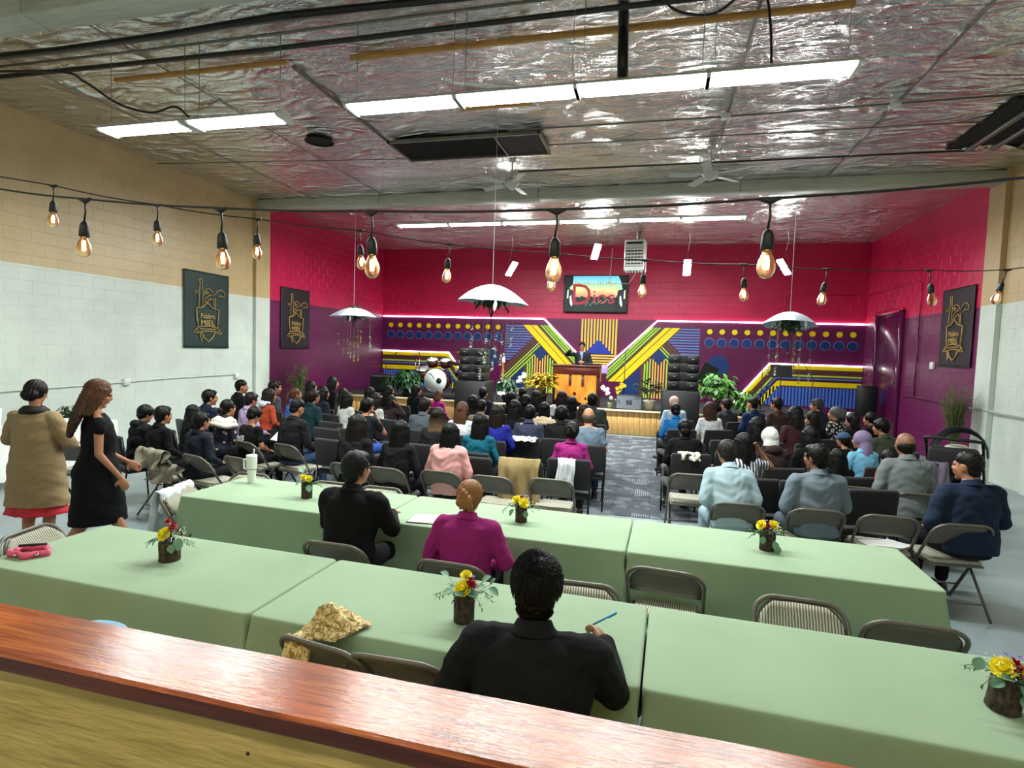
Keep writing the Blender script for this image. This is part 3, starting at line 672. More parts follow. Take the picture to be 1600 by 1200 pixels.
m_leafy = mat('yellow_croton', (225, 185, 50), .4, vs=6, rgb2=(140, 130, 40), bump=.1); m_leafg = mat('eucalyptus', (120, 165, 138), .5, vs=9, rgb2=(92, 138, 108), bump=.08)
m_pot = mat('pale_pot', (205, 205, 190), .5); m_dpot = mat('dark_pot', (40, 34, 30), .6)
def pot(t, r, h, m=m_pot): MB().lathe([(r*.72, 0), (r*.95, h*.85), (r*1.05, h*.85), (r*1.05, h), (r*.92, h), (r*.88, h*.8)], n=18).build('pot', m, t)
def plant(name, label, loc, r, h, ph, n, L_, W_, m, seed, pm=None, flat=1.0, droop=.3, up_=.3):
    t = thing(name, label, 'plant', loc); pot(t, ph*.62, ph, pm or m_pot); foliage(name, n, r, L_, W_, m, t, ph+r*.75, seed=seed, flat=flat, droop=droop, up_=up_); return t
plant('potted_plant', 'tall dense dark green plant on the stage left of the drum kit', (-6.98, 15.0, ZS-.12), .42, 1, .2, 420, .2, .1, m_leafd, 2, m_dpot, .6, .6, 0)
plant('potted_plant', 'low bright green leafy plant right of the left speaker stack', (-3.95, 14.85, ZS), .3, .5, .2, 200, .15, .1, m_leafd, 3, m_dpot, .8, .6, 0)
plant('potted_croton', 'yellow leaved croton in front of the stage wall left of the lectern', (-3.0, 14.95, ZS), .34, .6, .26, 260, .27, .085, m_leafy, 4, m_dpot, .7, .1, .35)
plant('potted_plant', 'broad leaved green plant in a pale pot beside the right speaker stack', (-.15, 14.85, ZS), .3, .5, .26, 60, .3, .1, m_leafd, 5, None, .8, .1, .7)
plant('potted_plant', 'big sprawling variegated green plant right of the right speaker stack', (1.5, 14.9, ZS), .5, .8, .2, 260, .2, .13, m_leafl, 6, m_dpot, .7, .5, .1)
plant('potted_plant', 'bushy bright green plant on stage behind the navy shirted man', (2.1, 14.75, ZS-.1), .34, .5, .16, 260, .16, .07, m_leafl, 8, m_dpot, .8, .5, .1)
plant('potted_plant', 'small dark plant at the left foot of the drum kit', (-7.4, 14.9, ZS), .28, .4, .15, 120, .2, .06, m_leafd, 9, m_dpot)
def palm(label, loc, h, n, seed, col, fine):
    t = thing('potted_palm', label, 'plant', loc); pot(t, .16, .3, m_dpot); rg = random.Random(seed); mb = MB()
    for k in range(n):
        a = rg.random()*2*PI; sp_ = rg.uniform(.1, .38 if not fine else .3); H = h*rg.uniform(.7, 1); pts = [Vector((math.cos(a)*sp_*t_**2, math.sin(a)*sp_*t_**2, .25+(H-.25)*t_)) for t_ in (0, .25, .5, .75, 1)]
        mb.tube(pts, [.008, .007, .006, .004, .002], 4)
        for q in range(26 if not fine else 60):
            f_ = .35+.65*q/(26 if not fine else 60); i = min(3, int(f_*4)); p = pts[i].lerp(pts[i+1], f_*4-i)
            d = Vector((rg.uniform(-1, 1), rg.uniform(-1, 1), rg.uniform(.0, .9))); mb.leaf(p, d, (0, 0, 1), rg.uniform(.12, .22)*(1 if not fine else .8), .034 if not fine else .008, .3, 3)
    tag(mb.build('fronds', col, t), kind='stuff'); return t
palm('green palm against the purple left wall behind the audience', (-9.1, 12.95, 0), 1.62, 14, 3, mat('palm_green', (130, 160, 90), .5), False)
palm('tall feathery grass plant at the edge of the right purple wall', (5.42, 12.2, 0), 1.75, 46, 5, mat('papyrus_green', (110, 128, 70), .6), True)

# orchids
def orchid(label, loc, m, seed, n=9, lean=1):
    t = thing('orchid', label, 'plant', loc); pot(t, .07, .16); rg = random.Random(seed)
    st = [(0, 0, .1), (.03*lean, 0, .35), (.10*lean, 0, .52), (.2*lean, 0, .55)]; MB().tube(st, .005, 5).build('stem', m_leafd, t)
    mb = MB()
    for k in range(5): mb.leaf((0, 0, .15), (math.cos(k*1.3), math.sin(k*1.3), .4), (0, 0, 1), .2, .06, .6)
    mb.build('leaf', m_leafd, t)
    for k in range(n):
        f = k/(n-1); c = Vector((.02*lean+.17*lean*f+rg.uniform(-.05, .05), rg.uniform(-.05, .02), .32+.24*math.sin(f*1.5)+rg.uniform(-.04, .04))); fb = MB()
        for j in range(5): a = j*2*PI/5+.3; fb.leaf(c, (math.cos(a), -.25, math.sin(a)), (0, -1, 0), .055, .045, .1, 3)
        fb.ball(c+Vector((0, -.012, 0)), .01, 6, 4); fb.build('flower', m, t)
m_white = mat('white_petal', (240, 240, 236), .5, var=.03, bump=0)
orchid('white orchid spray just right of the left speaker stack', (-3.62, 14.8, ZS+.25), m_white, 1)
orchid('white orchid between the lectern and the floor monitor', (-1.15, 14.75, ZS), m_white, 2, 10, -1)
orchid('yellow orchid beside the white one right of the lectern', (-1.0, 14.9, ZS+.08), mat('yellow_petal', (235, 200, 30), .5), 5, 9, 1)

# ------------------------------------------------------------------ lectern and preacher's desk
m_mahog = mat('mahogany', (84, 24, 14), .3, var=.15, vs=4, stretch=(1, 8, 8), bump=.08, coat=.3); m_oakp = mat('golden_oak', (216, 146, 52), .35, vs=3, stretch=(1.6, 1, .5), rgb2=(168, 98, 28), bump=.1)
lec = thing('lectern', 'wide mahogany lectern with golden oak front and dripping dark inlay', 'lectern', (-2.09, 15.0, ZS))
MB().rbox((0, .3, .52), (1.24, .55, 1.02), .012, 1).build('body', m_mahog, lec)
MB().rbox((0, .28, 1.06), (1.32, .62, .05), .012, 1).build('top', m_mahog, lec)
MB().rbox((0, .02, .93), (1.26, .05, .24), .008, 1).build('front_rail', m_mahog, lec)
pf = lambda a, b_, h: (a, .022-h, b_)
pl = [(-.55, .82), (-.19, .82), (-.19, .55), (-.17, .5), (-.15, .5), (-.11, .55), (-.11, .82), (.15, .82), (.15, .55), (.17, .5), (.21, .5), (.23, .55), (.23, .82), (.55, .82), (.55, .18), (.36, .1), (.2, .06), (.02, .13), (-.12, .24), (-.3, .26), (-.5, .2), (-.55, .12)]
MB().prism(pl[::-1], .03, pf).build('front_panel', m_oakp, lec)
for x, z, r in ((-.02, .32, .045), (.28, .2, .035)): MB().prism([(x+r*math.cos(-k*PI/8), z+r*math.sin(-k*PI/8)) for k in range(16)], .012, lambda a, b_, h: (a, -.006-h, b_)).build('inlay', m_mahog, lec)
tag(MB().rbox((-1.68, 15.2, ZS+1.12), (.4, .34, .03), .006, 1).build('keyboard_case', mat('black_plastic', (14, 14, 16))), 'black flat case lying on the right of the lectern top', 'case')
tag(MB().rbox((-1.33, 14.98, ZS+1.0), (.16, .1, .22), .01, 2).build('tissue_box', mat('lilac_box', (170, 140, 220), .5)), 'lilac paper box fixed at the right corner of the lectern', 'box')

# ------------------------------------------------------------------ loudspeakers
m_spk = mat('speaker_paint', (18, 18, 20), .5, bump=.3, bs=150); m_grille = mat('speaker_grille', (10, 10, 11), .6, bump=.5, bs=300)
m_badge = mat('badge_silver', (190, 190, 190), .3, .7, bump=0)
def sub(label, loc):
    t = thing('subwoofer', label, 'loudspeaker', loc, 0, 'black subwoofer cabinets')
    MB().rbox((0, .38, .62), (.86, .72, 1.22), .015, 2).build('cabinet', m_spk, t); MB().rbox((0, .005, .62), (.8, .03, 1.16), .008, 1).build('grille', m_grille, t)
    for s in (-1, 1): MB().rbox((s*.432, .38, .9), (.01, .2, .09), .004, 1).build('handle', m_grille, t)
    return t
def arr(label, loc):
    t = thing('line_array', label, 'loudspeaker', loc, 0, 'black line array stacks')
    for k in range(4):
        b_ = MB().rbox((0, .25, .11+k*.205), (.70, .44, .195), .012, 2).build('module', m_spk, t)
        for s in (-1, 1):
            MB().rbox((s*.21, .02, .11+k*.205), (.25, .02, .16), .006, 1).build('grille', m_grille, b_); MB().box((s*.2, .006, .11+k*.205), (.05, .006, .014)).build('badge', m_badge, b_)
    MB().box((0, .25, .0), (.72, .4, .03)).build('base_plate', m_spk, t)
    return t
sub('black subwoofer box in front of the stage, left of the croton', (-4.62, 13.7, 0)); sub('black subwoofer box in front of the stage, right of the aisle', (.56, 13.7, 0))
arr('four module black line array on the left subwoofer', (-4.63, 13.8, 1.255)); arr('four module black line array on the right subwoofer', (.6, 13.8, 1.255))
t = thing('floor_monitor', 'grey faced floor monitor at the stage edge by the aisle', 'loudspeaker', (-.66, 14.72, ZS))
MB().prism([(0, 0), (.1, .36), (.34, .36), (.42, 0)], .66, lambda a, b_, h: (h-.33, a, b_)).build('cabinet', m_spk, t)
MB().box((0, .035, .18), (.62, .01, .34), Matrix.Rotation(R(-15.5), 3, 'X')).build('grille', mat('grey_grille', (92, 98, 110), .5, bump=.4, bs=250), t)
for s in (-.04, .04): MB().box((s, .02, .19), (.06, .02, .1), Matrix.Rotation(R(-15.5), 3, 'X')).build('badge', m_grille, t)
t = thing('column_speaker', 'tall black speaker in the right corner of the stage by the blue strips', 'loudspeaker', (5.35, 16.6, ZS)); MB().rbox((0, 0, .4), (.4, .36, .8), .02, 2).build('cabinet', m_spk, t); MB().rbox((0, -.185, .4), (.36, .02, .74), .01, 1).build('grille', m_grille, t)
t = thing('floor_monitor', 'black wedge monitor left of the yellow croton', 'loudspeaker', (-3.35, 15.4, ZS)); MB().prism([(0, 0), (.1, .4), (.34, .4), (.42, 0)], .6, lambda a, b_, h: (h-.3, a, b_)).build('cabinet', m_spk, t); MB().box((0, .035, .2), (.56, .01, .34), Matrix.Rotation(R(-15), 3, 'X')).build('grille', m_grille, t)

# ------------------------------------------------------------------ drum kit, guitar, stands
m_chrome = mat('chrome', (200, 200, 200), .15, 1, bump=0, var=.02); m_shell = mat('drum_shell', (70, 20, 16), .25, coat=.4); m_skin = mat('drum_skin', (215, 222, 222), .4, var=.03, bump=.05); m_brass = mat('cymbal_brass', (200, 160, 70), .25, 1, bump=.1)
tag(MB().rbox((-6.1, 15.7, ZS+.06), (2.0, 1.5, .12), .01, 1).build('drum_riser', m_deck), 'low dark riser under the drum kit', 'platform')
dk = thing('drum_kit', 'drum kit with white bass drum head and chrome stands on the stage', 'drum kit', (-6.18, 15.4, ZS+.12))
def drum(c, r, d, axis, nm, logo=False):
    rot = Matrix.Rotation(PI/2, 3, 'X') if axis == 'y' else Matrix.Rotation(R(20), 3, 'X')
    C_ = Vector(c); f = rot @ Vector((0, 0, 1)); f = f if axis == 'z' else -f
    o = MB().cyl(C_-f*d/2, C_+f*d/2, r, n=24).build(nm, m_shell, dk); MB().cyl(C_+f*d*.47 if axis == 'z' else C_+Vector((0, -d*.5, 0)), C_+f*d*.53 if axis == 'z' else C_+Vector((0, -d*.55, 0)), r*1.0, n=24).build('drum_head', m_skin, o)
    q = C_+f*d*.5 if axis == 'z' else C_+Vector((0, -d*.52, 0)); MB().tube([q+(rot @ Vector((math.cos(a*PI/12)*r*1.03, math.sin(a*PI/12)*r*1.03, 0))) for a in range(24)], .014, 5, True).build('hoop', m_chrome, o)
    return o
bd = drum((0, 0, .36), .34, .4, 'y', 'bass_drum')
MB().cyl((.12, -.225, .36), (.12, -.24, .36), .08, n=16).build('port', m_grille, bd)
MB().tube([(-.2, -.226, .56), (-.13, -.226, .54), (-.07, -.226, .48), (-.03, -.226, .4)], .008, 5).build('print', m_grille, bd)
drum((-.22, .1, .86), .16, .2, 'z', 'tom_drum'); drum((.2, .1, .86), .16, .2, 'z', 'tom_drum'); drum((-.6, .35, .5), .22, .36, 'z', 'floor_tom'); drum((.6, .3, .6), .18, .14, 'z', 'snare_drum')
for x, y, z, r in ((-.62, .05, 1.15, .24), (.6, .1, 1.2, .24), (-.9, .4, 1.05, .2), (.95, .4, 1.1, .22)):
    MB().lathe([(.005, .02), (.04, .015), (r, -.01), (r, -.014), (.04, .008)], (x, y, z), 20).build('cymbal', m_brass, dk)
    mb = MB(); mb.cyl((x, y, .3), (x, y, z), .011)
    for k in range(3): mb.cyl((x, y, .35), (x+.22*math.cos(k*2.1), y+.22*math.sin(k*2.1), .01), .009, n=6)
    mb.build('cymbal_stand', m_chrome, dk)
t = thing('keyboard', 'black keyboard on a crossed stand right of the drum kit', 'instrument', (-5.35, 15.2, ZS), R(-18))
MB().rbox((0, 0, .95), (.95, .3, .08), .01, 1, Matrix.Rotation(R(8), 3, 'Y')).build('case', m_spk, t)
for s in (-1, 1): MB().box((s*.02, s*.1, .47), (.9, .03, .03), Matrix.Rotation(s*R(48), 3, 'Y')).build('leg', m_spk, t)
t = thing('guitar_stand', 'electric guitar with a pale body standing right of the left speaker stack', 'guitar', (-4.25, 15.5, ZS), R(15))
bdy = [(.0, .0), (.14, .03), (.17, .14), (.11, .24), (.15, .36), (.08, .40), (.03, .36), (-.03, .36), (-.1, .42), (-.15, .36), (-.11, .24), (-.17, .14), (-.13, .03)]
MB().prism(bdy, .045, lambda a, b_, h: (a, -h, b_+.12)).build('body', m_white, t); MB().box((0, -.03, .78), (.05, .03, .62)).build('neck', m_oakp, t); MB().box((.01, -.03, 1.14), (.08, .02, .14)).build('headstock', m_white, t)
mb = MB()
for s in (-1, 1): mb.cyl((0, .1, .5), (s*.16, .05, 0), .01, n=6)
mb.cyl((0, .1, .5), (0, .25, 0), .01, n=6); mb.build('stand', m_spk, t)
def micstand(label, loc, h, boom=None):
    t = thing('microphone_stand', label, 'microphone stand', loc); MB().cyl((0, 0, 0), (0, 0, h), .011).build('pole', m_spk, t); MB().lathe([(.13, 0), (.13, .012), (.02, .03)], n=16).build('base', m_spk, t)
    e = Vector((0, 0, h)) if not boom else Vector(boom)
    if boom: MB().cyl((0, 0, h), e, .008).build('boom', m_spk, t)
    MB().tube([e, e+Vector((.06, -.05, .04))], [.012, .02], 8).build('microphone', m_spk, t); return t
micstand('slim microphone stand right of the lectern by the yellow stripes', (-.85, 15.6, ZS), 1.5)
micstand('microphone stand with angled microphone left of the right umbrella', (2.75, 16.4, ZS), 1.35, (2.75-2.75+.2, 0, 1.5))
micstand('microphone stand with boom in front of the right blue stripes', (3.85, 15.8, ZS), .95, (-.25, 0, 1.35))
micstand('microphone stand by the little house shape left of the lectern', (-7.9, 15.5, ZS), 1.1, (.3, 0, 1.2))
t = thing('music_stand', 'black music stand before the right yellow band', 'music stand', (3.0, 15.3, ZS)); MB().box((0, 0, 1.12), (.5, .02, .32), Matrix.Rotation(R(-15), 3, 'X')).build('desk', m_spk, t); MB().cyl((0, 0, 0), (0, 0, 1.05), .012).build('pole', m_spk, t)
mb = MB(); [mb.cyl((0, 0, .25), (.25*math.cos(k*2.1), .25*math.sin(k*2.1), 0), .009, n=6) for k in range(3)]; mb.build('leg', m_spk, t)
t = thing('music_stand', 'slanted black music stand behind the sprawling plant', 'music stand', (1.25, 15.3, ZS), R(20)); MB().box((0, 0, .95), (.42, .02, .55), Matrix.Rotation(R(25), 3, 'Y')).build('desk', m_spk, t); MB().cyl((0, 0, 0), (0, 0, .8), .012).build('pole', m_spk, t)
t = thing('guitar_amplifier', 'black amplifier cabinet by the left blue stripes', 'amplifier', (-8.4, 16.2, ZS)); MB().rbox((0, 0, .28), (.62, .34, .54), .02, 2).build('cabinet', m_spk, t); MB().box((0, -.175, .24), (.55, .012, .4)).build('grille', m_grille, t); MB().box((0, -.176, .49), (.56, .012, .06)).build('panel', m_gal, t)
t = thing('electric_piano', 'low keyboard with a lit white sheet, stage right', 'instrument', (4.0, 14.9, ZS), R(8)); MB().rbox((0, 0, .05), (1.3, .36, .1), .01, 1).build('case', m_spk, t); MB().box((.35, .05, .16), (.4, .02, .12), Matrix.Rotation(R(-50), 3, 'X')).build('sheet', m_white, t)

# ------------------------------------------------------------------ hanging umbrellas
m_umb = mat('umbrella_cloth', (205, 214, 226), .6, var=.04, bump=.08, bs=200)
def umbrella(label, c, rad, hgt, tilt, n, seed, cordtop):
    t = thing('umbrella', label, 'umbrella', c); t.rotation_euler = tilt; rg = random.Random(seed)
    g8 = 8
    for k in range(g8):
        a0, a1 = 2*PI*k/g8, 2*PI*(k+1)/g8; V = []; F = []; nr, na = 6, 4
        for i in range(nr+1):
            f = i/nr; r = rad*f; z = hgt*(1-f**1.7)
            for j in range(na+1):
                g_ = j/na; a = a0+(a1-a0)*g_; sc = 1-.10*math.sin(g_*PI)*f*f; V.append((r*sc*math.cos(a), r*sc*math.sin(a), z+.015*math.sin(g_*PI)*f))
        F = [(i*(na+1)+j, i*(na+1)+j+1, (i+1)*(na+1)+j+1, (i+1)*(na+1)+j) for i in range(nr) for j in range(na)]
        MB().add(V, F, True).build('panel', m_umb, t)
        MB().tube([(0, 0, hgt-.01), (rad*.5*math.cos(a0), rad*.5*math.sin(a0), hgt*.68), (rad*.98*math.cos(a0), rad*.98*math.sin(a0), 0)], .004, 4).build('rib', m_chrome, t)
    MB().cyl((0, 0, hgt+.05), (0, 0, -.55), .006).build('shaft', m_spk, t)
    MB().tube([(0, 0, -.52), (0, 0, -.6), (.04, 0, -.62), (.05, 0, -.57)], .012, 6).build('handle', m_spk, t)
    MB().leaf((rad*.35, -rad*.88, .02), (0, -.1, -1), (0, 1, 0), .16, .05, .1).build('tie_strap', m_umb, t)
    foliage('g', 110, rad*.5, .11, .07, m_leafd, t, .03, 'greenery', seed, .7, 0)
    for k in range(n):
        a = rg.random()*2*PI; r = rad*rg.uniform(.15, .85); x, y = r*math.cos(a), r*math.sin(a); l = rg.uniform(.45, 1.0)
        s_ = MB(); s_.tube([(x, y, .02), (x, y, -l)], .0022, 4)
        for q in range(9): s_.leaf((x, y, -l-.02*q+.05), (rg.uniform(-1, 1), rg.uniform(-1, 1), -.6), (0, 0, 1), .05, .018, .2, 3)
        o = s_.build('flower_string', mat('dried_green', (128, 138, 100), .6), t)
        fm = rg.choice(['white_petal', 'white_petal', 'yellow_petal', 'white_petal'])
        fb = MB()
        for c_ in (-l*.75, -l-.03, -l-.12): [fb.leaf((x, y, c_+rg.uniform(-.03, .03)), (math.cos(j*1.26), math.sin(j*1.26), .5), (0, 0, 1), .035, .03, .1, 3) for j in range(5)]
        tag(fb.build('blossoms', MATS[fm], o), kind='stuff')
    tag(MB().tube([(c[0], c[1], c[2]+hgt), cordtop], .004, 5).build('hanging_cord', m_umb), 'thin cord holding up the '+label.split(' hung')[0].split(' with')[0], 'cord')
    return t
umbrella('nearest white umbrella hung with flower strings above the audience centre', (-2.33, 7.8, 2.72), .54, .27, (0, R(3), 0), 9, 3, (-2.36, 7.9, 5.45))
umbrella('left white umbrella hung with flower strings before the purple wall', (-7.5, 12.9, 2.76), .62, .25, (0, R(-1), 0), 12, 4, (-7.6, 13.1, 5.45))
umbrella('right white umbrella hung with flower strings over the right audience block', (2.45, 12.0, 2.71), .52, .27, (R(-8), R(2), 0), 8, 5, (2.5, 12.3, 5.45))

# ------------------------------------------------------------------ festoon lights
m_cab = mat('festoon_rubber', (20, 20, 21), .45, bump=.05)
m_glass, nt, b = base('amber_glass'); b.inputs['Base Color'].default_value = lin((255, 205, 150)); b.inputs['Transmission Weight'].default_value = 1; b.inputs['Roughness'].default_value = .33; b.inputs['IOR'].default_value = 1.12
m_fil = emis('filament', (255, 200, 120), 70)
m_filoff = mat('filament_off', (150, 120, 90), .3)
def bulb(base_p, tilt, lit, label, group):
    t = thing('festoon_bulb', label, 'light bulb', base_p, 0, group); t.rotation_euler = tilt
    MB().tube([(0, 0, 0), (.004, 0, -.05), (-.003, 0, -.1)], .0045, 6).build('lead', m_cab, t)
    MB().lathe([(.006, -.095), (.014, -.103), (.019, -.115), (.021, -.14), (.022, -.165), (.02, -.168)], n=16).build('socket', m_cab, t)
    MB().lathe([(.013, -.165), (.016, -.178), (.026, -.2), (.0305, -.22), (.029, -.238), (.021, -.254), (.01, -.261), (.001, -.262)], n=20, cap=False).build('glass_bulb', m_glass, t)
    mb = MB()
    for k in range(4): a = k*PI/2; mb.tube([(.004*math.cos(a), .004*math.sin(a), -.185), (.009*math.cos(a), .009*math.sin(a), -.205), (.007*math.cos(a), .007*math.sin(a), -.232)], .0026, 5)
    mb.build('filament', m_fil if lit else m_filoff, t)
    return t
near = [(-3.2, 2.775), (-2.632, 2.703), (-1.874, 2.638), (-1.149, 2.604), (-.388, 2.588), (.344, 2.603), (1.064, 2.64)]
nodes = []
for i in range(len(near)-1):
    for q in range(6): f = q/6; nodes.append((near[i][0]+(near[i+1][0]-near[i][0])*f, 2.1, near[i][1]+(near[i+1][1]-near[i][1])*f-.006*math.sin(PI*f)))
nodes.append((1.064, 2.1, 2.64)); nodes.append((2.2, 2.15, 2.76)); nodes.append((5.8, 2.3, 3.5)); nodes.insert(0, (-9.6, 2.0, 3.9))
tag(MB().tube(nodes, .0048, 6).build('festoon_cable', m_cab), 'nearer black festoon cable with the large bulbs', 'cable')
nlab = ['large lit bulb on the near cable, leftmost of five over the beige wall', 'large lit bulb on the near cable, second from left by the green banner', 'large lit bulb on the near cable, third from left before the pink wall', 'large lit bulb on the near cable above the wall screen', 'large lit bulb on the near cable, rightmost of five']
for (x, z), lab, tl in zip(near[1:6], nlab, (R(3), R(-3), R(-2), R(1), R(0))):
    tag(MB().tube([(x-.035, 2.1, z), (x-.02, 2.1, z-.003), (x, 2.1, z-.012), (x+.02, 2.1, z-.003), (x+.035, 2.1, z)], [.006, .009, .011, .009, .006], 8).build('cable_junction', m_cab), 'black junction on the near cable, above the '+lab.split('cable')[1].strip(' ,'), 'junction')
    bulb((x, 2.1, z-.008), (0, tl, 0), True, lab, 'near festoon bulbs')
far = []
for u, zf in ((-1.345, 3.247), (-1.055, 3.064), (-.804, 2.937), (-.572, 2.84), (-.385, 2.739), (-.19, 2.674), (-.029, 2.626), (.13, 2.596), (.254, 2.568), (.395, 2.559), (.495, 2.561)):
    Y = 4.1/(1-.35*u); z = 2.061+(zf-2.061)*Y/3.5
    far.append((u*Y, Y, z))
e0, e1 = Vector(far[0]), Vector(far[-1])
pts = [(-7.6, 1.6, 3.5)]
for i in range(len(far)-1):
    a, c = Vector(far[i]), Vector(far[i+1])
    for q in range(4): f = q/4; p = a.lerp(c, f); p.z -= .01*math.sin(PI*f); pts.append(tuple(p))
pts += [far[-1], (3.3, 5.25, 2.9), (5.8, 6.1, 3.25)]
tag(MB().tube(pts, .0042, 6).build('festoon_cable', m_cab), 'farther black festoon cable sloping down to the right with small bulbs', 'cable')
for i, p in enumerate(far):
    lab = 'small %s bulb on the far cable, %s from the left' % ('unlit' if i == 9 else 'lit', ['first', 'second', 'third', 'fourth', 'fifth', 'sixth', 'seventh', 'eighth', 'ninth', 'tenth', 'eleventh'][i])
    tag(MB().tube([(p[0]-.03, p[1], p[2]), (p[0], p[1], p[2]-.006), (p[0]+.03, p[1], p[2])], [.006, .011, .006], 6).build('cable_junction', m_cab), 'black junction on the far cable, %s from the left' % lab.split(', ')[1].split()[0], 'junction')
    bulb((p[0], p[1], p[2]), (0, R([2, 0, 0, -5, 4, 0, 2, -3, 6, -8, 14][i]), 0), i != 9, lab, 'far festoon bulbs')
# ------------------------------------------------------------------ half wall with timber cap in front of the camera
m_cap = None
m, nt, b = base('varnished_redwood'); L = nt.links.new
tc = N(nt, 'ShaderNodeTexCoord'); mp = N(nt, 'ShaderNodeMapping'); mp.inputs['Scale'].default_value = (1.5, 26, 26); L(tc.outputs['Object'], mp.inputs[0])
n1 = N(nt, 'ShaderNodeTexNoise'); n1.inputs['Scale'].default_value = 2.2; n1.inputs['Detail'].default_value = 8; n1.inputs['Distortion'].default_value = .8; L(mp.outputs[0], n1.inputs[0])
cr = N(nt, 'ShaderNodeValToRGB'); e = cr.color_ramp.elements; e[0].position = .3; e[0].color = lin((120, 50, 18)); e[1].position = .72; e[1].color = lin((216, 120, 52)); q = e.new(.5); q.color = lin((180, 84, 30))
L(n1.outputs[0], cr.inputs[0])
mp2 = N(nt, 'ShaderNodeMapping'); mp2.inputs['Scale'].default_value = (.8, 2.5, 1); L(tc.outputs['Object'], mp2.inputs[0]); n3 = N(nt, 'ShaderNodeTexNoise'); n3.inputs['Scale'].default_value = 2.5; L(mp2.outputs[0], n3.inputs[0])
mr = N(nt, 'ShaderNodeMapRange'); mr.inputs[1].default_value = .35; mr.inputs[2].default_value = .7; mr.inputs[3].default_value = .7; mr.inputs[4].default_value = 1.15; L(n3.outputs[0], mr.inputs[0])
mu = N(nt, 'ShaderNodeMix', data_type='RGBA', blend_type='MULTIPLY'); mu.inputs[0].default_value = 1; L(cr.outputs[0], mu.inputs[6]); L(mr.outputs[0], mu.inputs[7]); L(mu.outputs[2], b.inputs['Base Color'])
mp4 = N(nt, 'ShaderNodeMapping'); mp4.inputs['Scale'].default_value = (6, 60, 60); L(tc.outputs['Object'], mp4.inputs[0]); n4 = N(nt, 'ShaderNodeTexNoise'); n4.inputs['Scale'].default_value = 3.2; n4.inputs['Detail'].default_value = 6; L(mp4.outputs[0], n4.inputs[0])
bp = N(nt, 'ShaderNodeBump'); bp.inputs['Strength'].default_value = .45; bp.inputs['Distance'].default_value = .0013; L(n4.outputs[0], bp.inputs['Height']); L(bp.outputs[0], b.inputs['Normal']); L(bp.outputs[0], b.inputs['Coat Normal'])
b.inputs['Roughness'].default_value = .3; b.inputs['Coat Weight'].default_value = .6; b.inputs['Coat Roughness'].default_value = .13; b.inputs['Specular IOR Level'].default_value = .2
m_cap = m
rail = thing('half_wall', 'mustard plywood half wall capped with a varnished red timber board', 'half wall', (0, 1.06, 0))
mb = MB(); X0, X1, nx_ = -4.2, 2.6, 160
prof = [(-.094, -.046), (-.097, -.04), (-.097, -.008), (-.09, 0), (.09, 0), (.096, -.006), (.096, -.04), (.092, -.046)]
V = []; F = []
for i in range(nx_+1):
    x = X0+(X1-X0)*i/nx_
    for k, (a, c) in enumerate(prof): wv = .0022*noise.noise((x*3, a*10, c*8)); V.append((x, a+wv, 1.3+c+wv))
n_ = len(prof)
for i in range(nx_):
    for k in range(n_): F.append((i*n_+k, i*n_+(k+1) % n_, (i+1)*n_+(k+1) % n_, (i+1)*n_+k))
NF = len(F)
F += [tuple(range(n_))[::-1], tuple(nx_*n_+k for k in range(n_))]
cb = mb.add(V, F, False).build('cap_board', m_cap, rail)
cb.data.materials.append(mat('cap_edge_dark', (104, 36, 16), .4, var=.25, vs=3, stretch=(1, 20, 20), bump=.4, bs=20, coat=.2))  # darker red-brown for the near edge faces of the cap board
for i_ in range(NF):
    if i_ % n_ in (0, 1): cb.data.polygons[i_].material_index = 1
m_ply = mat('mustard_plywood', (206, 172, 98), .5, var=.08, vs=3, stretch=(1, 1, 6), bump=.9, bs=7, bdist=.012, rgb2=(180, 150, 74))
MB().box((-.8, .0, .63), (6.8, .12, 1.25)).build('panel', m_ply, rail)
mb = MB()
for (x, z) in ((-.82, 1.17), (-.62, 1.11), (.1, 1.1)): mb.cyl((x, -.0605, z), (x, -.063, z), .004, n=8)
mb.build('nail_head', mat('nail_dark', (40, 34, 24), .5), rail)

# ------------------------------------------------------------------ tables and cloths
TY = -.0234
def TR(a, b_, z=0): return Vector((a*math.cos(TY)-b_*math.sin(TY), a*math.sin(TY)+b_*math.cos(TY), z))
m_cloth = mat('sage_tablecloth', (148, 172, 138), .85, var=.05, vs=2, bump=.25, bs=420, sheen=.2, bdist=.001)
m_ttop = mat('table_plastic', (200, 198, 190), .5); m_tleg = mat('table_leg', (90, 90, 88), .4, .5, bump=0)
def folding_table(cx, cy, L_, label, i):
    p = TR(cx, cy); t = thing('folding_table', label, 'table', p, TY, 'six folding tables under the green cloths')
    MB().rbox((0, 0, .72), (L_-.03, .74, .04), .012, 2).build('tabletop', m_ttop, t)
    for s in (-1, 1):
        for q in (-1, 1): MB().cyl((s*(L_/2-.18), q*.28, .7), (s*(L_/2-.16), q*.31, 0), .013).build('leg', m_tleg, t)
        MB().cyl((s*(L_/2-.18), -.28, .35), (s*(L_/2-.18), .28, .35), .009).build('brace', m_tleg, t)
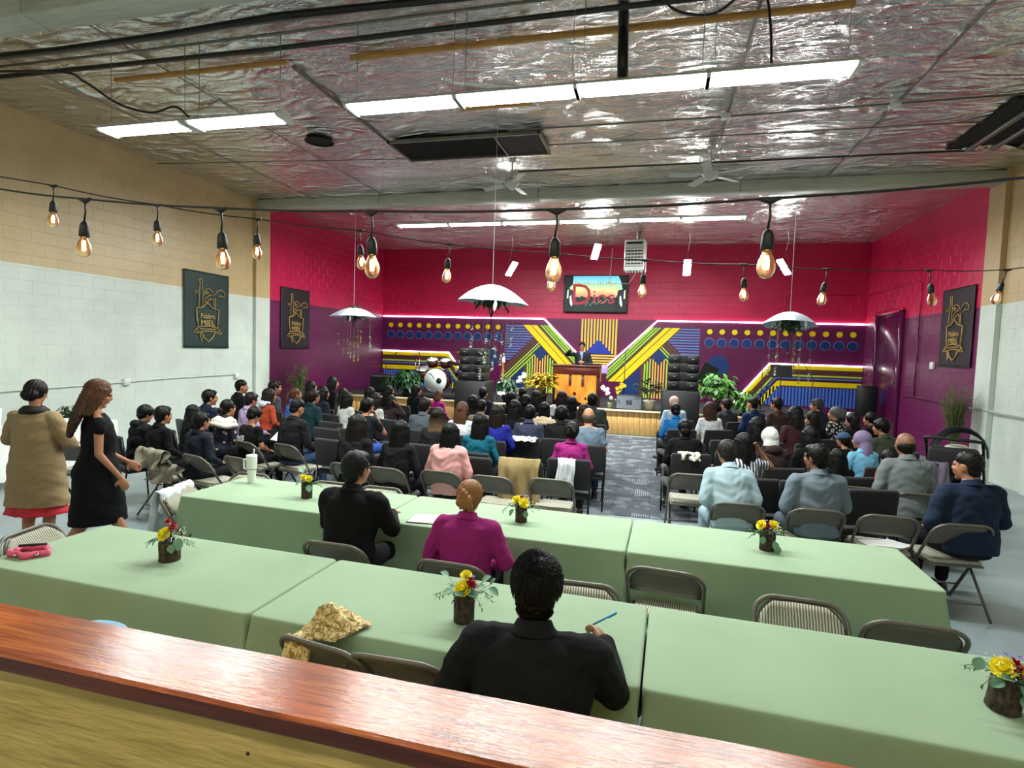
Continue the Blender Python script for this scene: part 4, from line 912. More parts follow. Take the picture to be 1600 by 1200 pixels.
def cloth(cx, cy, L_, label, seed, gap=.004, hem=.16):
    p = TR(cx, cy); rg = random.Random(seed); D_ = .775
    hx, hy = L_/2-gap, D_/2; r = .035
    # outline as a closed loop of N points, corners rounded
    loop = []
    def seg(a, c, n): [loop.append((a[0]+(c[0]-a[0])*k/n, a[1]+(c[1]-a[1])*k/n)) for k in range(n)]
    def arc(c, a0, n=5): [loop.append((c[0]+r*math.cos(a0+PI/2*k/n), c[1]+r*math.sin(a0+PI/2*k/n))) for k in range(n)]
    nxs, nys = 70, 30
    seg((-hx+r, -hy), (hx-r, -hy), nxs); arc((hx-r, -hy+r), -PI/2); seg((hx, -hy+r), (hx, hy-r), nys); arc((hx-r, hy-r), 0)
    seg((hx-r, hy), (-hx+r, hy), nxs); arc((-hx+r, hy-r), PI/2); seg((-hx, hy-r), (-hx, -hy+r), nys); arc((-hx+r, -hy+r), PI)
    Nn = len(loop); V = []; F = []
    per = [0]
    for k in range(1, Nn): per.append(per[-1]+math.hypot(loop[k][0]-loop[k-1][0], loop[k][1]-loop[k-1][1]))
    # rings: top inset rings then over the edge then down the skirt
    rings = []
    for sc in (.0, .35, .6, .8, .92): rings.append(('top', sc))
    for k in range(4): rings.append(('edge', k/3))
    for k in range(1, 15): rings.append(('skirt', k/14))
    ph = rg.random()*9
    for kind, q in rings:
        for k, (x, y) in enumerate(loop):
            nx1, ny1 = 0, 0
            cxk = max(-hx+r, min(hx-r, x)); cyk = max(-hy+r, min(hy-r, y)); dx, dy = x-cxk, y-cyk; l = math.hypot(dx, dy) or 1; nx1, ny1 = dx/l, dy/l
            corner = abs(nx1*ny1)*2
            if kind == 'top':
                fx = x*q if q < .9 else x-(1-q)*hx*.5*(1 if x > 0 else -1)*abs(x/hx); X_, Y_ = x*q, y*q
                Z_ = .752+.0016*noise.noise((X_*5+cx, Y_*5, ph))+.0022*abs(noise.noise((X_*1.6+cx, Y_*4.5, ph+2)))
            elif kind == 'edge':
                a = q*PI/2; rr_ = .014; X_, Y_ = x-nx1*rr_+nx1*rr_*math.sin(a), y-ny1*rr_+ny1*rr_*math.sin(a); Z_ = .752-rr_*(1-math.cos(a))
            else:
                s_ = per[k]; drop = q*(.738-hem); long_side = abs(ny1) > .7
                amp = q**.8*(.032 if long_side else .006)
                fold = amp*(noise.noise((s_*3.1, q*.6, ph))+.6*noise.noise((s_*7, q*.8, ph+3)))+(corner+math.exp(-((abs(x)-hx)/.09)**2)*(1 if long_side else 0)*.8)*.06*q
                fl = .02*q if long_side else .0
                if not long_side: fold = fold*.3-.02*q
                X_, Y_ = x+nx1*(fold+fl), y+ny1*(fold+fl); Z_ = .738-drop+.012*noise.noise((s_*2, ph, 0))*q
            V.append((X_, Y_, Z_))
    nr = len(rings)
    for i in range(nr-1):
        for k in range(Nn): F.append((i*Nn+k, (i)*Nn+(k+1) % Nn, (i+1)*Nn+(k+1) % Nn, (i+1)*Nn+k))
    bm = bmesh.new(); vs = [bm.verts.new(v) for v in V]
    for f in F:
        try: bm.faces.new([vs[i] for i in f])
        except ValueError: pass
    bmesh.ops.remove_doubles(bm, verts=bm.verts[:], dist=1e-5); bmesh.ops.recalc_face_normals(bm, faces=bm.faces[:])
    me = bpy.data.meshes.new('tablecloth'); bm.to_mesh(me); bm.free(); me.materials.append(m_cloth)
    for pl_ in me.polygons: pl_.use_smooth = True
    o = newobj('tablecloth', me, None, p, (0, 0, TY)); tag(o, label, 'tablecloth', 'sage green tablecloths')
TB = [(-3.01, 4.13, 1.845, 'rear row, leftmost, under the white tumbler'), (-1.16, 4.13, 1.855, 'rear row, middle table'), (.684, 4.13, 1.834, 'rear row, rightmost table'),
      (-2.825, 2.588, 1.85, 'front row, left table with the pink tambourine'), (-.978, 2.588, 1.845, 'front row, middle table where the man writes'), (.87, 2.588, 1.85, 'front row, right table nearest the camera')]
for i, (cx, cy, L_, lab) in enumerate(TB):
    folding_table(cx, cy, L_, 'folding table under sage green cloth, '+lab, i); cloth(cx, cy, L_, 'sage green tablecloth, '+lab, i+1)

# ------------------------------------------------------------------ chairs
m_fold = mat('taupe_chair_enamel', (104, 98, 88), .38, .25, var=.05, bump=.05)
m, nt, b = base('striped_upholstery'); L = nt.links.new
tc = N(nt, 'ShaderNodeTexCoord'); wv = N(nt, 'ShaderNodeTexWave', wave_type='BANDS', bands_direction='X'); wv.inputs['Scale'].default_value = 22; wv.inputs['Distortion'].default_value = 1.2; wv.inputs['Detail'].default_value = 2; wv.inputs['Detail Scale'].default_value = 2; L(tc.outputs['Object'], wv.inputs[0])
cr = N(nt, 'ShaderNodeValToRGB'); cr.color_ramp.elements[0].position = .3; cr.color_ramp.elements[0].color = lin((112, 106, 92)); cr.color_ramp.elements[1].position = .7; cr.color_ramp.elements[1].color = lin((196, 192, 174)); L(wv.outputs[1], cr.inputs[0]); L(cr.outputs[0], b.inputs['Base Color']); b.inputs['Roughness'].default_value = .9
m_stripe = m
m_blk = mat('black_upholstery', (16, 16, 19), .75, sheen=.15, bump=.3, bs=300); m_bleg = mat('black_chair_frame', (22, 22, 24), .35, .3, bump=0)
def arcpath(w_, y0, z0, y1, z1, n=10):
    """inverted U : up one side, rounded over the top, down the other"""
    pts = [(-w_, y0, z0)]; rr_ = .11
    d = Vector((0, y1-y0, z1-z0)); Lh = d.length; d.normalize(); B = Vector((0, y0, z0))
    for k in range(n+1): a = PI-PI/2*k/n; pts.append(tuple(B+d*(Lh-rr_+rr_*math.sin(a))+Vector((-w_+rr_+rr_*math.cos(a), 0, 0))))
    for k in range(n+1): a = PI/2-PI/2*k/n; pts.append(tuple(B+d*(Lh-rr_+rr_*math.sin(a))+Vector((w_-rr_+rr_*math.cos(a), 0, 0))))
    pts.append((w_, y0, z0)); return pts
def make_folding():
    t = thing('folding_chair', 'x', 'chair', (0, 0, 0))
    P = arcpath(.225, .26, .015, -.235, .78)
    MB().tube(P, .0125, 8).build('frame', m_fold, t)
    for s in (-1, 1): MB().tube([(s*.205, .06, .44), (s*.21, -.27, .012)], .011, 8).build('leg', m_fold, t)
    MB().cyl((-.21, -.2, .13), (.21, -.2, .13), .007).build('stretcher', m_fold, t); MB().cyl((-.225, .17, .16), (.225, .17, .16), .007).build('stretcher', m_fold, t)
    # curved pressed-steel back panel
    V = []; F = []; nu, nv = 14, 6
    for j in range(nv+1):
        for i in range(nu+1):
            u, v = i/nu*2-1, j/nv; z = .585+.185*v; w_ = .212-(max(0, v-.45)/.55)**2.2*.075; y = -.105-.13*(z-.585)/.195-.012*(1-u*u); V.append((u*w_, y, z))
    F = [(j*(nu+1)+i, j*(nu+1)+i+1, (j+1)*(nu+1)+i+1, (j+1)*(nu+1)+i) for j in range(nv) for i in range(nu)]
    o = MB().add(V, F, True).build('back_panel', m_fold, t); sd = o.modifiers.new('s', 'SOLIDIFY'); sd.thickness = .008
    o = MB().add([(v[0]*.96, v[1]+.022, .592+(v[2]-.585)*.94) for v in V], F, True).build('back_cushion', m_stripe, t); sd = o.modifiers.new('s', 'SOLIDIFY'); sd.thickness = .014; sd.offset = 0
    MB().rbox((0, .03, .425), (.40, .40, .02), .008, 2).build('seat_pan', m_fold, t); MB().rbox((0, .03, .45), (.385, .38, .035), .016, 3).build('seat_cushion', m_stripe, t)
    return t
def make_black():
    t = thing('stacking_chair', 'x', 'chair', (0, 0, 0))
    MB().rbox((0, .03, .435), (.49, .47, .075), .03, 3).build('seat', m_blk, t)
    V = []; F = []; nu, nv = 10, 6
    MB().rbox((0, -.235, .69), (.47, .055, .36), .022, 3, Matrix.Rotation(R(8), 3, 'X')).build('backrest', m_blk, t)
    for s in (-1, 1):
        MB().tube([(s*.22, .24, 0), (s*.23, .22, .4)], .011, 6).build('leg', m_bleg, t); MB().tube([(s*.22, -.28, 0), (s*.235, -.2, .42), (s*.24, -.23, .62), (s*.235, -.262, .84)], .011, 6).build('leg', m_bleg, t)
    MB().tube([(-.23, .2, .2), (.23, .2, .2)], .008, 6).build('stretcher', m_bleg, t)
    return t
fold0 = make_folding(); blk0 = make_black()
for z_ in (fold0, blk0): index_kids(z_)
used = {}
def chair(kind, x, y, rz, label, group):
    p = fold0 if kind == 'f' else blk0
    c = p if kind not in used else copy_tree(p)
    used[kind] = 1; c.location = (x, y, 0); c.rotation_euler = (0, 0, rz); c['label'] = label; c['group'] = group; c['category'] = 'chair'
    return c
def fc(x, y, rz, label, group='taupe folding chairs'):
    """x,y = middle of the top of the back"""
    return chair('f', x-math.sin(rz)*.235*1, y+math.cos(rz)*.235, rz, label, group)
D_ = R
fc(-5.54, 5.14, D_(-14), 'taupe folding chair with a beige puffy coat draped over it, behind the seated boys')
fc(-4.94, 5.11, D_(-16), 'empty taupe folding chair directly right of the coat chair')
fc(-4.46, 5.2, D_(-14), 'taupe folding chair seen just left of the white tumbler')
fc(-5.05, 6.05, D_(-18), 'taupe folding chair of the boy reading in a printed black T-shirt')
fc(-4.5, 6.1, D_(-16), 'taupe folding chair of the man in black jacket and jeans')
fc(-3.2, 5.36, D_(-8), 'taupe folding chair showing right of the head of the man at the table')
fc(-2.73, 5.34, D_(-5), 'taupe folding chair of the long haired woman beside the pink jacket')
fc(-2.143, 5.41, D_(-3), 'taupe folding chair of the woman in the pink puffy jacket')
fc(-1.58, 5.39, D_(-2), 'empty taupe folding chair in front of the khaki coat')
fc(-.98, 5.49, D_(0), 'empty taupe folding chair left of the aisle end, light seat showing')
fc(.41, 6.32, D_(2), 'taupe folding chair alone at the right of the aisle with pale striped seat')
fc(.75, 5.21, D_(4), 'taupe folding chair of the man in the pale blue blazer')
fc(1.39, 5.25, D_(3), 'taupe folding chair of the man in the grey suit in mid row')
fc(1.33, 6.3, D_(5), 'taupe folding chair half hidden between blue and grey blazers')
fc(2.0, 6.36, D_(0), 'empty taupe folding chair left of the balding man in grey')
fc(2.56, 6.28, D_(0), 'taupe folding chair of the balding man in the grey suit')
fc(1.94, 5.26, D_(-2), 'taupe folding chair holding white papers beside the navy suited man')
fc(2.45, 5.2, D_(8), 'taupe folding chair of the man in the navy suit at far right')
fc(-1.98, 3.16, D_(0), 'taupe folding chair of the man in a black suit at the rear table')
fc(-1.15, 3.1, D_(-2), 'taupe folding chair of the woman in magenta at the table')
fc(.1, 3.41, D_(-5), 'taupe folding chair with striped seat between the two table rows, back to camera')
fc(.79, 3.24, PI+D_(-2), 'striped upholstered folding chair back facing the camera behind the right front table')
fc(1.3, 3.1, D_(-2), 'taupe folding chair back just left of the rightmost flower vase')
fc(-.35, 3.07, PI+D_(2), 'striped chair back showing right of the writing man\'s head')
fc(-3.95, 2.72, D_(-78), 'striped chair at the left end of the front table by the tambourine')
fc(-1.36, 2.06, D_(-8), 'dark taupe folding chair with the gold lace scarf at the front table')
fc(-2.32, 1.9, 0, 'folding chair under the pale blue cloth, mostly hidden by the timber cap')
fc(-1.0, 2.05, D_(2), 'dark taupe folding chair beside the writing man at the front table')
fc(.55, 1.77, D_(3), 'folding chair just peeking above the timber cap at lower right')
fc(-2.36, 4.6, PI, 'striped chair top behind the rear table near the black suited man')
fc(-2.86, 4.6, PI, 'striped chair top behind the first vase on the rear table')
fc(-3.75, 4.62, PI, 'taupe chair top right behind the white tumbler')
fc(-4.03, 3.97, D_(-80), 'folding chair covered with a white floral cloth at the left end of the rear table')
fc(-6.6, 5.0, D_(20), 'taupe folding chair behind the woman in the black dress')

# ------------------------------------------------------------------ flower vases
m_bark = mat('birch_bark', (84, 68, 54), .9, vs=55, bump=1.0, bs=70, rgb2=(34, 26, 20), bdist=.014, stretch=(1, 1, .5))
m_rose = mat('yellow_rose', (255, 236, 30), .5, var=.08, vs=20, bump=0); m_red = mat('red_carnation', (186, 22, 26), .6, var=.2, vs=30, bump=.2); m_lil = mat('lilac_bloom', (150, 130, 200), .6, bump=0); m_pkb = mat('pink_celosia', (170, 40, 100), .7)
def rose(mb, c, r, nrm):
    nrm = Vector(nrm).normalized(); a1 = nrm.orthogonal().normalized(); a2 = nrm.cross(a1); k = 0
    for ring, (rr_, n, op) in enumerate(((.08, 3, .2), (.3, 4, .5), (.5, 5, .75), (.66, 6, 1.0))):
        for j in range(n):
            a = 2*PI*(j+.5*ring)/n; V = []; F = []
            for v in range(4):
                for u in range(5):
                    th = a+(u/4-.5)*2*PI/n*1.35; f = v/3; rad = r*(rr_*(.5+.5*f)+op*.38*f*f); h = r*(-.55+f*(1.35-.3*ring)-(abs(u/4-.5)*.3)*f-.12*op*f*f)
                    V.append(Vector(c)+(a1*math.cos(th)+a2*math.sin(th))*rad+nrm*h)
            F = [(v*5+u, v*5+u+1, (v+1)*5+u+1, (v+1)*5+u) for v in range(3) for u in range(4)]; mb.add(V, F, True)
    mb.ball(Vector(c)+nrm*r*.12, r*.42, 10, 7)
def vase(loc, label, seed, roses, reds, leaves, r=.05, h=.135, pods=1):
    t = thing('flower_vase', label, 'vase', loc, rnd.random()*0); rg = random.Random(seed)
    V = []; F = []; n = 26
    prof = [(0, 0), (.96, 0), (1, .02), (.98, .4), (1.02, .8), (1.0, .99), (.97, 1.0), (.88, .985), (.86, .8), (0, .8)]
    for k, (a, z) in enumerate(prof):
        for j in range(n): th = 2*PI*j/n; w_ = 1+(.05*noise.noise((math.cos(th)*3, math.sin(th)*3, z*3+seed))+.02*math.sin(th*7+z*4)) if 0 < k < 8 else 1; V.append((a*r*w_*math.cos(th), a*r*w_*math.sin(th), z*h))
    for k in range(len(prof)-1):
        for j in range(n): F.append((k*n+j, k*n+(j+1) % n, (k+1)*n+(j+1) % n, (k+1)*n+j))
    MB().add(V, F, True).build('bark_sleeve', m_bark, t)
    mb = MB()
    for p in roses+reds: mb.tube([(0, 0, h*.7), (p[0]*.4, p[1]*.4, h), p[:3]], .0022, 5)
    mb.build('stem', m_leafd, t)
    for p in roses: m_ = MB(); rose(m_, p[:3], (p[3] if len(p) > 3 else .03)*1.2, (p[0]*2, p[1]*2-.3*0-.05, .1)); m_.build('rose', m_rose, t)
    for p in reds:
        m_ = MB()
        for k in range(34): a, e = rg.random()*2*PI, rg.uniform(-.4, 1.4); d = Vector((math.cos(a)*math.cos(e), math.sin(a)*math.cos(e), math.sin(e))); m_.leaf(Vector(p[:3])+d*.004, d, (0, 0, 1), (p[3] if len(p) > 3 else .024), .014, .3, 3)
        m_.build('carnation', m_red, t)
    for p in leaves:   # (x,y,z, dirx,diry,dirz, size)
        m_ = MB(); q = Vector(p[:3]); d = Vector(p[3:6]).normalized(); s = p[6]; m_.tube([(0, 0, h), tuple(q*.6+Vector((0, 0, h*.3))), tuple(q)], .0014, 4)
        m_.leaf(q, d, (0, -.3, 1), s, s*.86, .15, 6); m_.build('leaf', m_leafg, t)
    m_ = MB()
    for k in range(60): a = rg.random()*2*PI; rr_ = rg.uniform(.01, .07); z = h+rg.uniform(.0, .07); m_.leaf((rr_*math.cos(a)*.6, rr_*math.sin(a)*.6, z-.02), (math.cos(a), math.sin(a), rg.uniform(-.5, .9)), (0, 0, 1), rg.uniform(.02, .05), .012, .3, 3)
    tag(m_.build('small_greenery', m_leafd, t), kind='stuff')
    m_ = MB()
    for k in range(40): a = rg.uniform(-.9, 1.2) if seed % 2 else rg.uniform(2, 4.4); rr_ = rg.uniform(.03, .09); m_.ball((rr_*math.cos(a), rr_*math.sin(a), h+rg.uniform(-.01, .07)), .0036, 6, 4)
    tag(m_.build('baby_breath', m_white, t), kind='stuff')
    m_ = MB()
    for s in (-1, 1):
        for q in range(3):
            a = (0 if s > 0 else PI)+rg.uniform(-.7, .7); pts = [Vector((math.cos(a)*.03, math.sin(a)*.03, h)), Vector((math.cos(a)*.09, math.sin(a)*.09, h+.01)), Vector((math.cos(a)*.14, math.sin(a)*.14, h-.045*rg.random()))]
            m_.tube(pts, .0012, 4)
            for j in range(16): f = j/15; p = pts[0].lerp(pts[1], f*2) if f < .5 else pts[1].lerp(pts[2], f*2-1); m_.leaf(p, (rg.uniform(-1, 1), rg.uniform(-1, 1), rg.uniform(-1, .6)), (0, 0, 1), .016, .007, .3, 3)
    tag(m_.build('fern_sprig', m_leafl, t), kind='stuff')
    for p, mm in (((.03, .02, h+.075), m_lil), ((-.01, .03, h+.07), m_lil)):
        m_ = MB(); [m_.leaf(p, (math.cos(k*.7), math.sin(k*.7), .5), (0, 0, 1), .016, .008, .1, 3) for k in range(9)]; m_.build('small_bloom', mm, t)
    return t
vase((-2.75, 2.68, .752), 'bark vase with one yellow rose and red blooms on the left front table', 1, [(-.005, -.045, .175, .034)], [(.03, -.01, .205, .03), (-.035, .02, .222, .018)], [(-.06, -.03, .12, -1, -.3, -.2, .06), (.075, -.01, .14, .3, -.4, -1, .07), (.05, -.04, .11, .2, -.2, -1, .05)], .058, .115)
vase((-.846, 2.515, .752), 'bark vase with stacked yellow roses and round eucalyptus left of the writing man', 3, [(.0, -.04, .178, .032), (.005, .0, .232, .024)], [(.03, -.005, .2, .024), (.045, -.015, .185, .022)], [(-.085, 0, .21, -.5, -.1, .3, .042), (-.05, -.03, .155, -1, -.4, -.2, .05), (.085, 0, .2, .5, 0, .5, .055), (.12, .0, .175, .7, 0, -.3, .055), (.13, -.01, .2, .5, 0, .8, .04), (.03, -.04, .155, 1, -.3, .1, .055), (.05, .01, .165, .8, 0, .3, .05), (.02, -.06, .16, -.9, -.3, 0, .045)], .05, .135)
vase((1.335, 2.49, .752), 'tilted bark vase with yellow roses and red carnations at the far right', 2, [(-.05, -.03, .175, .034), (.05, -.04, .165, .036)], [(-.005, -.02, .185, .03), (.02, -.03, .17, .02)], [(-.11, -.01, .18, -.3, -.2, -1, .05), (-.05, -.05, .13, -.6, -.3, -.3, .05), (0, -.06, .13, .5, -.4, -.6, .06), (.05, -.06, .12, .7, -.3, -.5, .06), (.08, -.04, .13, 1, -.2, -.1, .06), (.03, -.06, .1, -.2, -.5, -.8, .05), (-.03, -.06, .15, -.5, -.3, .1, .05)], .055, .13).rotation_euler = (0, R(8), 0)
vase((-2.83, 4.15, .752), 'bark vase with two yellow roses behind the man in black suit', 4, [(-.035, -.02, .185, .026), (.035, -.03, .18, .026)], [], [(-.03, 0, .215, -.7, 0, .6, .06), (-.02, .01, .225, .3, 0, .8, .05), (.04, -.04, .12, .4, -.3, -.5, .06)], .045, .13)
vase((-.955, 4.14, .752), 'bark vase with yellow blooms on the middle rear table above the magenta woman', 5, [(-.045, -.02, .18, .03), (.03, -.04, .165, .034)], [(0, -.0, .18, .02)], [(.03, .0, .22, .2, 0, 1, .03), (-.05, -.04, .1, -.6, -.2, -.8, .06), (.04, -.05, .1, .3, -.3, -1, .05)], .045, .12)
vase((.785, 4.12, .752), 'bark vase with roses and white sprigs on the right rear table', 7, [(-.055, -.02, .18, .03), (.04, -.01, .185, .03)], [(-.005, -.03, .17, .025)], [(.05, -.05, .05, .2, -.3, -1, .06), (.03, -.06, .08, .3, -.4, -1, .06), (-.03, -.04, .1, -.3, -.3, -1, .05)], .05, .12)

# ------------------------------------------------------------------ small things on tables and chairs
m_pink = mat('pink_plastic', (236, 90, 130), .3, var=.03, bump=0)
t = thing('tambourine', 'pink star shaped tambourine with silver jingles on the left front table', 'tambourine', (-3.56, 2.48, .755), .2)
out = [(.105*(1+.16*math.cos(5*a))*math.cos(a), .075*(1+.16*math.cos(5*a))*math.sin(a)) for a in [2*PI*k/40 for k in range(40)]]
for i_ in range(1):
    V = []; F = []
    for x, y in out: V += [(x, y, 0), (x, y, .035), (x*.84, y*.8, .035), (x*.84, y*.8, 0)]
    for k in range(40):
        j = (k+1) % 40
        for q in range(4): F.append((k*4+q, j*4+q, j*4+(q+1) % 4, k*4+(q+1) % 4))
    MB().add(V, F, True).build('frame', m_pink, t)
for k in range(5): a = 2*PI*(k+.5)/5; MB().cyl((.093*math.cos(a), .066*math.sin(a), .012), (.093*math.cos(a), .066*math.sin(a), .024), .014, n=12).build('jingle', m_chrome, t)
for k in range(2): tag(MB().tube([(-3.62+.05*k, 2.46+.03*k, .805), (-3.55+.05*k, 2.5+.03*k, .81)], [.009, .007], 8).build('marker_pen', m_spk), 'black marker pen lying on the pink tambourine, '+('left' if k == 0 else 'right')+' of two', 'pen')
t = thing('tumbler', 'tall white handled tumbler with a straw on the rear left table', 'cup', (-3.6, 4.42, .752))
MB().lathe([(.034, 0), (.036, .01), (.038, .11), (.046, .13), (.048, .24), (.049, .25), (.047, .262), (.001, .262)], n=22).build('body', m_white, t); MB().tube([(-.044, 0, .22), (-.085, 0, .215), (-.085, 0, .13), (-.046, 0, .12)], .008, 8).build('handle', m_white, t); MB().cyl((.02, 0, .25), (.026, 0, .32), .005).build('straw', m_white, t); MB().lathe([(.0475, .128), (.049, .13), (.0475, .134)], n=22, cap=False).build('band', m_gal, t)
# notebook on rear table
t = thing('notebook', 'white open notebook right of the man in black suit', 'book', (-1.62, 3.93, .757), .1); MB().box((0, 0, .004), (.28, .2, .006)).build('pages', m_white, t); MB().box((0, 0, .0), (.3, .21, .004)).build('cover', m_spk, t)
t = thing('paper_stack', 'white papers on the folding chair beside the navy suited man', 'paper', (1.95, 5.5, .475), .3); [MB().box((.04*k, -.02*k, .004*k), (.28, .2, .004), Matrix.Rotation(.25*k, 3, 'Z')).build('sheet', m_white, t) for k in range(3)]
tag(MB().ball((0, 0, 0), (.12, .05, .022), 14, 8).build('blue_cloth', mat('pale_blue_cloth', (150, 190, 225), .8), None, (-2.3, 1.9, .782)), 'scrap of pale blue cloth on a chair back poking above the timber cap', 'cloth')
def drape(name, label, cat, m, outline, hook, wid, front, back, seed, loc, rz, wob=.02, lay=0):
    """cloth laid over an edge: hangs down front and back of a chair back, in local chair space"""
    V = []; F = []; nu, nv = 22, 26
    for j in range(nv+1):
        f = j/nv*2-1
        for i in range(nu+1):
            u = i/nu*2-1; ln_ = (front if f > 0 else back); d = abs(f)*ln_*(1+.14*noise.noise((u*2, f, seed)))
            taper = 1-.18*abs(f)*noise.noise((seed, f*2, 0)); y = (.03 if f > 0 else -.035)*min(1, abs(f)*6)+wob*noise.noise((u*3.2, f*1.6, seed+4))*(.6+abs(f)); y += (.02*math.sin(u*9+seed))*abs(f)*.8
            V.append((u*wid/2*taper+.02*noise.noise((f*2, u, seed)), y-.03*abs(f)*(1 if f < 0 else -1), -d+.015*noise.noise((u*4, 0, seed))))
    F = [(j*(nu+1)+i, j*(nu+1)+i+1, (j+1)*(nu+1)+i+1, (j+1)*(nu+1)+i) for j in range(nv) for i in range(nu)]
    me = MB().add(V, F, True).mesh(name); me.materials.append(m); o = newobj(name, me, None, loc, (0, 0, rz)); sd = o.modifiers.new('s', 'SOLIDIFY'); sd.thickness = .008; sb = o.modifiers.new('b', 'SUBSURF'); sb.levels = 1; sb.render_levels = 1
    return tag(o, label, cat)
m_khaki = mat('khaki_twill', (166, 142, 96), .8, var=.1, vs=6, bump=.2, bs=90); m_puff = mat('beige_puffer', (150, 142, 122), .75, var=.1, vs=5)
drape('khaki_coat', 'khaki coat draped over a black chair back near the centre', 'coat', m_khaki, None, 0, .46, .16, .52, 3, (-1.38, 5.83, .915), 0, .06)
drape('lilac_coat', 'lilac grey coat over a chair between the balding man and the stroller', 'coat', mat('lilac_grey_cloth', (128, 112, 136), .8), None, 0, .44, .2, .4, 5, (3.2, 7.74, .9), R(8), .04)
drape('puffer_coat', 'beige puffy coat piled over a folding chair behind the seated boys', 'coat', m_puff, None, 0, .5, .15, .22, 8, (-5.52, 5.14, .82), D_(-14), .09)
drape('puffer_sleeve', 'grey beige coat sleeve bulging below the puffy coat', 'coat', m_puff, None, 0, .46, .1, .2, 5, (-5.4, 5.2, .64), D_(-14), .09)
drape('white_lace_scarf', 'white lace scarf hanging from the black chair of the woman in magenta', 'scarf', mat('white_lace', (226, 230, 236), .8, bump=.8, bs=60), None, 0, .2, .12, .34, 6, (-.93, 6.18, .885), 0, .04)
drape('cream_scarf', 'cream scarf lying over a black chair back right of the aisle', 'scarf', mat('cream_wool', (226, 222, 204), .9), None, 0, .26, .08, .1, 2, (.42, 7.18, .89), D_(4), .05)
drape('floral_cloth', 'white cloth with blue floral embroidery over a chair left of the rear table', 'cloth', mat('blue_floral_white', (226, 232, 238), .8, vs=16, rgb2=(208, 216, 228)), None, 0, .44, .2, .42, 7, (-4.03, 3.97, .8), D_(-80), .04)
drape('white_towel', 'white cloth folded on the black chair behind the slate shirted man', 'cloth', m_white, None, 0, .34, .05, .06, 9, (-1.72, 7.5, .885), 0, .02)
# embroidery on the floral cloth
# gold lace scarf on the front table edge
m_lace, nt, b = base('gold_lace'); L = nt.links.new
tc = N(nt, 'ShaderNodeTexCoord'); v1 = N(nt, 'ShaderNodeTexNoise'); v1.inputs['Scale'].default_value = 38; v1.inputs['Detail'].default_value = 4; v1.inputs['Distortion'].default_value = 2; L(tc.outputs['Object'], v1.inputs[0])
cr = N(nt, 'ShaderNodeValToRGB'); cr.color_ramp.elements[0].position = .42; cr.color_ramp.elements[0].color = lin((150, 118, 58)); cr.color_ramp.elements[1].position = .6; cr.color_ramp.elements[1].color = lin((236, 214, 150)); L(v1.outputs[0], cr.inputs[0]); L(cr.outputs[0], b.inputs['Base Color']); b.inputs['Roughness'].default_value = .5; b.inputs['Metallic'].default_value = .25
bp = N(nt, 'ShaderNodeBump'); bp.inputs['Strength'].default_value = .9; bp.inputs['Distance'].default_value = .006; L(v1.outputs[0], bp.inputs['Height']); L(bp.outputs[0], b.inputs['Normal'])
t = thing('gold_scarf', 'gold lace scarf heaped on the table edge and over the folding chair', 'scarf', (-1.4, 2.2, .76))
V = []; F = []; nu, nv = 34, 34
P4 = [(-.22, -.04), (.13, -.04), (.22, .17), (-.10, .30)]
P4 = [(-.12, -.11), (.10, -.07), (.17, .12), (-.07, .25)]
for j in range(nv+1):
    for i in range(nu+1):
        u, v = i/nu, j/nv; a = Vector(P4[0]).lerp(Vector(P4[1]), u); c = Vector(P4[3]).lerp(Vector(P4[2]), u); p = a.lerp(c, v)
        h_ = .006+.085*math.sin(PI*u)*math.sin(PI*min(1, v*1.1))*(1+.9*noise.noise((u*4, v*4, 1)))+.016*abs(noise.noise((u*9, v*9, 5))); p += Vector((.012*noise.noise((u*7, v*7, 2)), .012*noise.noise((u*7, v*7, 8))))
        V.append((p.x, p.y, h_))
F = [(j*(nu+1)+i, j*(nu+1)+i+1, (j+1)*(nu+1)+i+1, (j+1)*(nu+1)+i) for j in range(nv) for i in range(nu)]
o = MB().add(V, F, True).build('heap', m_lace, t); o.modifiers.new('s', 'SOLIDIFY').thickness = .003
V = []
for j in range(21):
    for i in range(13):
        u, v = i/12, j/20; V.append((-.13+.13*u+.02*noise.noise((u*3, v*2, 4)), -.10-.055*min(1, v*3)+.014*math.sin(u*14+v*2), .02-.30*v*(1+.1*math.sin(u*9))))
F = [(j*13+i, j*13+i+1, (j+1)*13+i+1, (j+1)*13+i) for j in range(20) for i in range(12)]
o = MB().add(V, F, True).build('hanging_end', m_lace, t); o.modifiers.new('s', 'SOLIDIFY').thickness = .002

# stroller
st = thing('baby_stroller', 'black baby stroller with hood and push bar near the right wall', 'stroller', (3.75, 8.3, 0), R(-30)); st.scale = (1.06, 1.06, 1.06)
m_sf = mat('stroller_fabric', (14, 14, 16), .7, bump=.3, bs=150)
mb = MB()
for s in (-1, 1): mb.tube([(s*.26, -.45, 1.05), (s*.26, -.2, .75), (s*.27, .35, .2)], .014, 6); mb.tube([(s*.26, -.1, .62), (s*.27, -.35, .12)], .014, 6)
mb.build('frame', m_bleg, st); MB().tube([(-.26, -.42, 1.02), (-.26, -.5, 1.09), (-.2, -.54, 1.1), (.2, -.54, 1.1), (.26, -.5, 1.09), (.26, -.42, 1.02)], .019, 8).build('push_bar', m_sf, st)
V = []; F = []
for j in range(9):
    for i in range(11): a = PI*i/10; e = PI/2*j/8; V.append((.27*math.cos(a)*math.cos(e*.3), .05+.34*math.sin(e-.3)*1.0, .86+.34*math.sin(a)*math.cos(e*.5)))
F = [(j*11+i, j*11+i+1, (j+1)*11+i+1, (j+1)*11+i) for j in range(8) for i in range(10)]
o = MB().add(V, F, True).build('hood', m_sf, st); o.modifiers.new('s', 'SOLIDIFY').thickness = .01
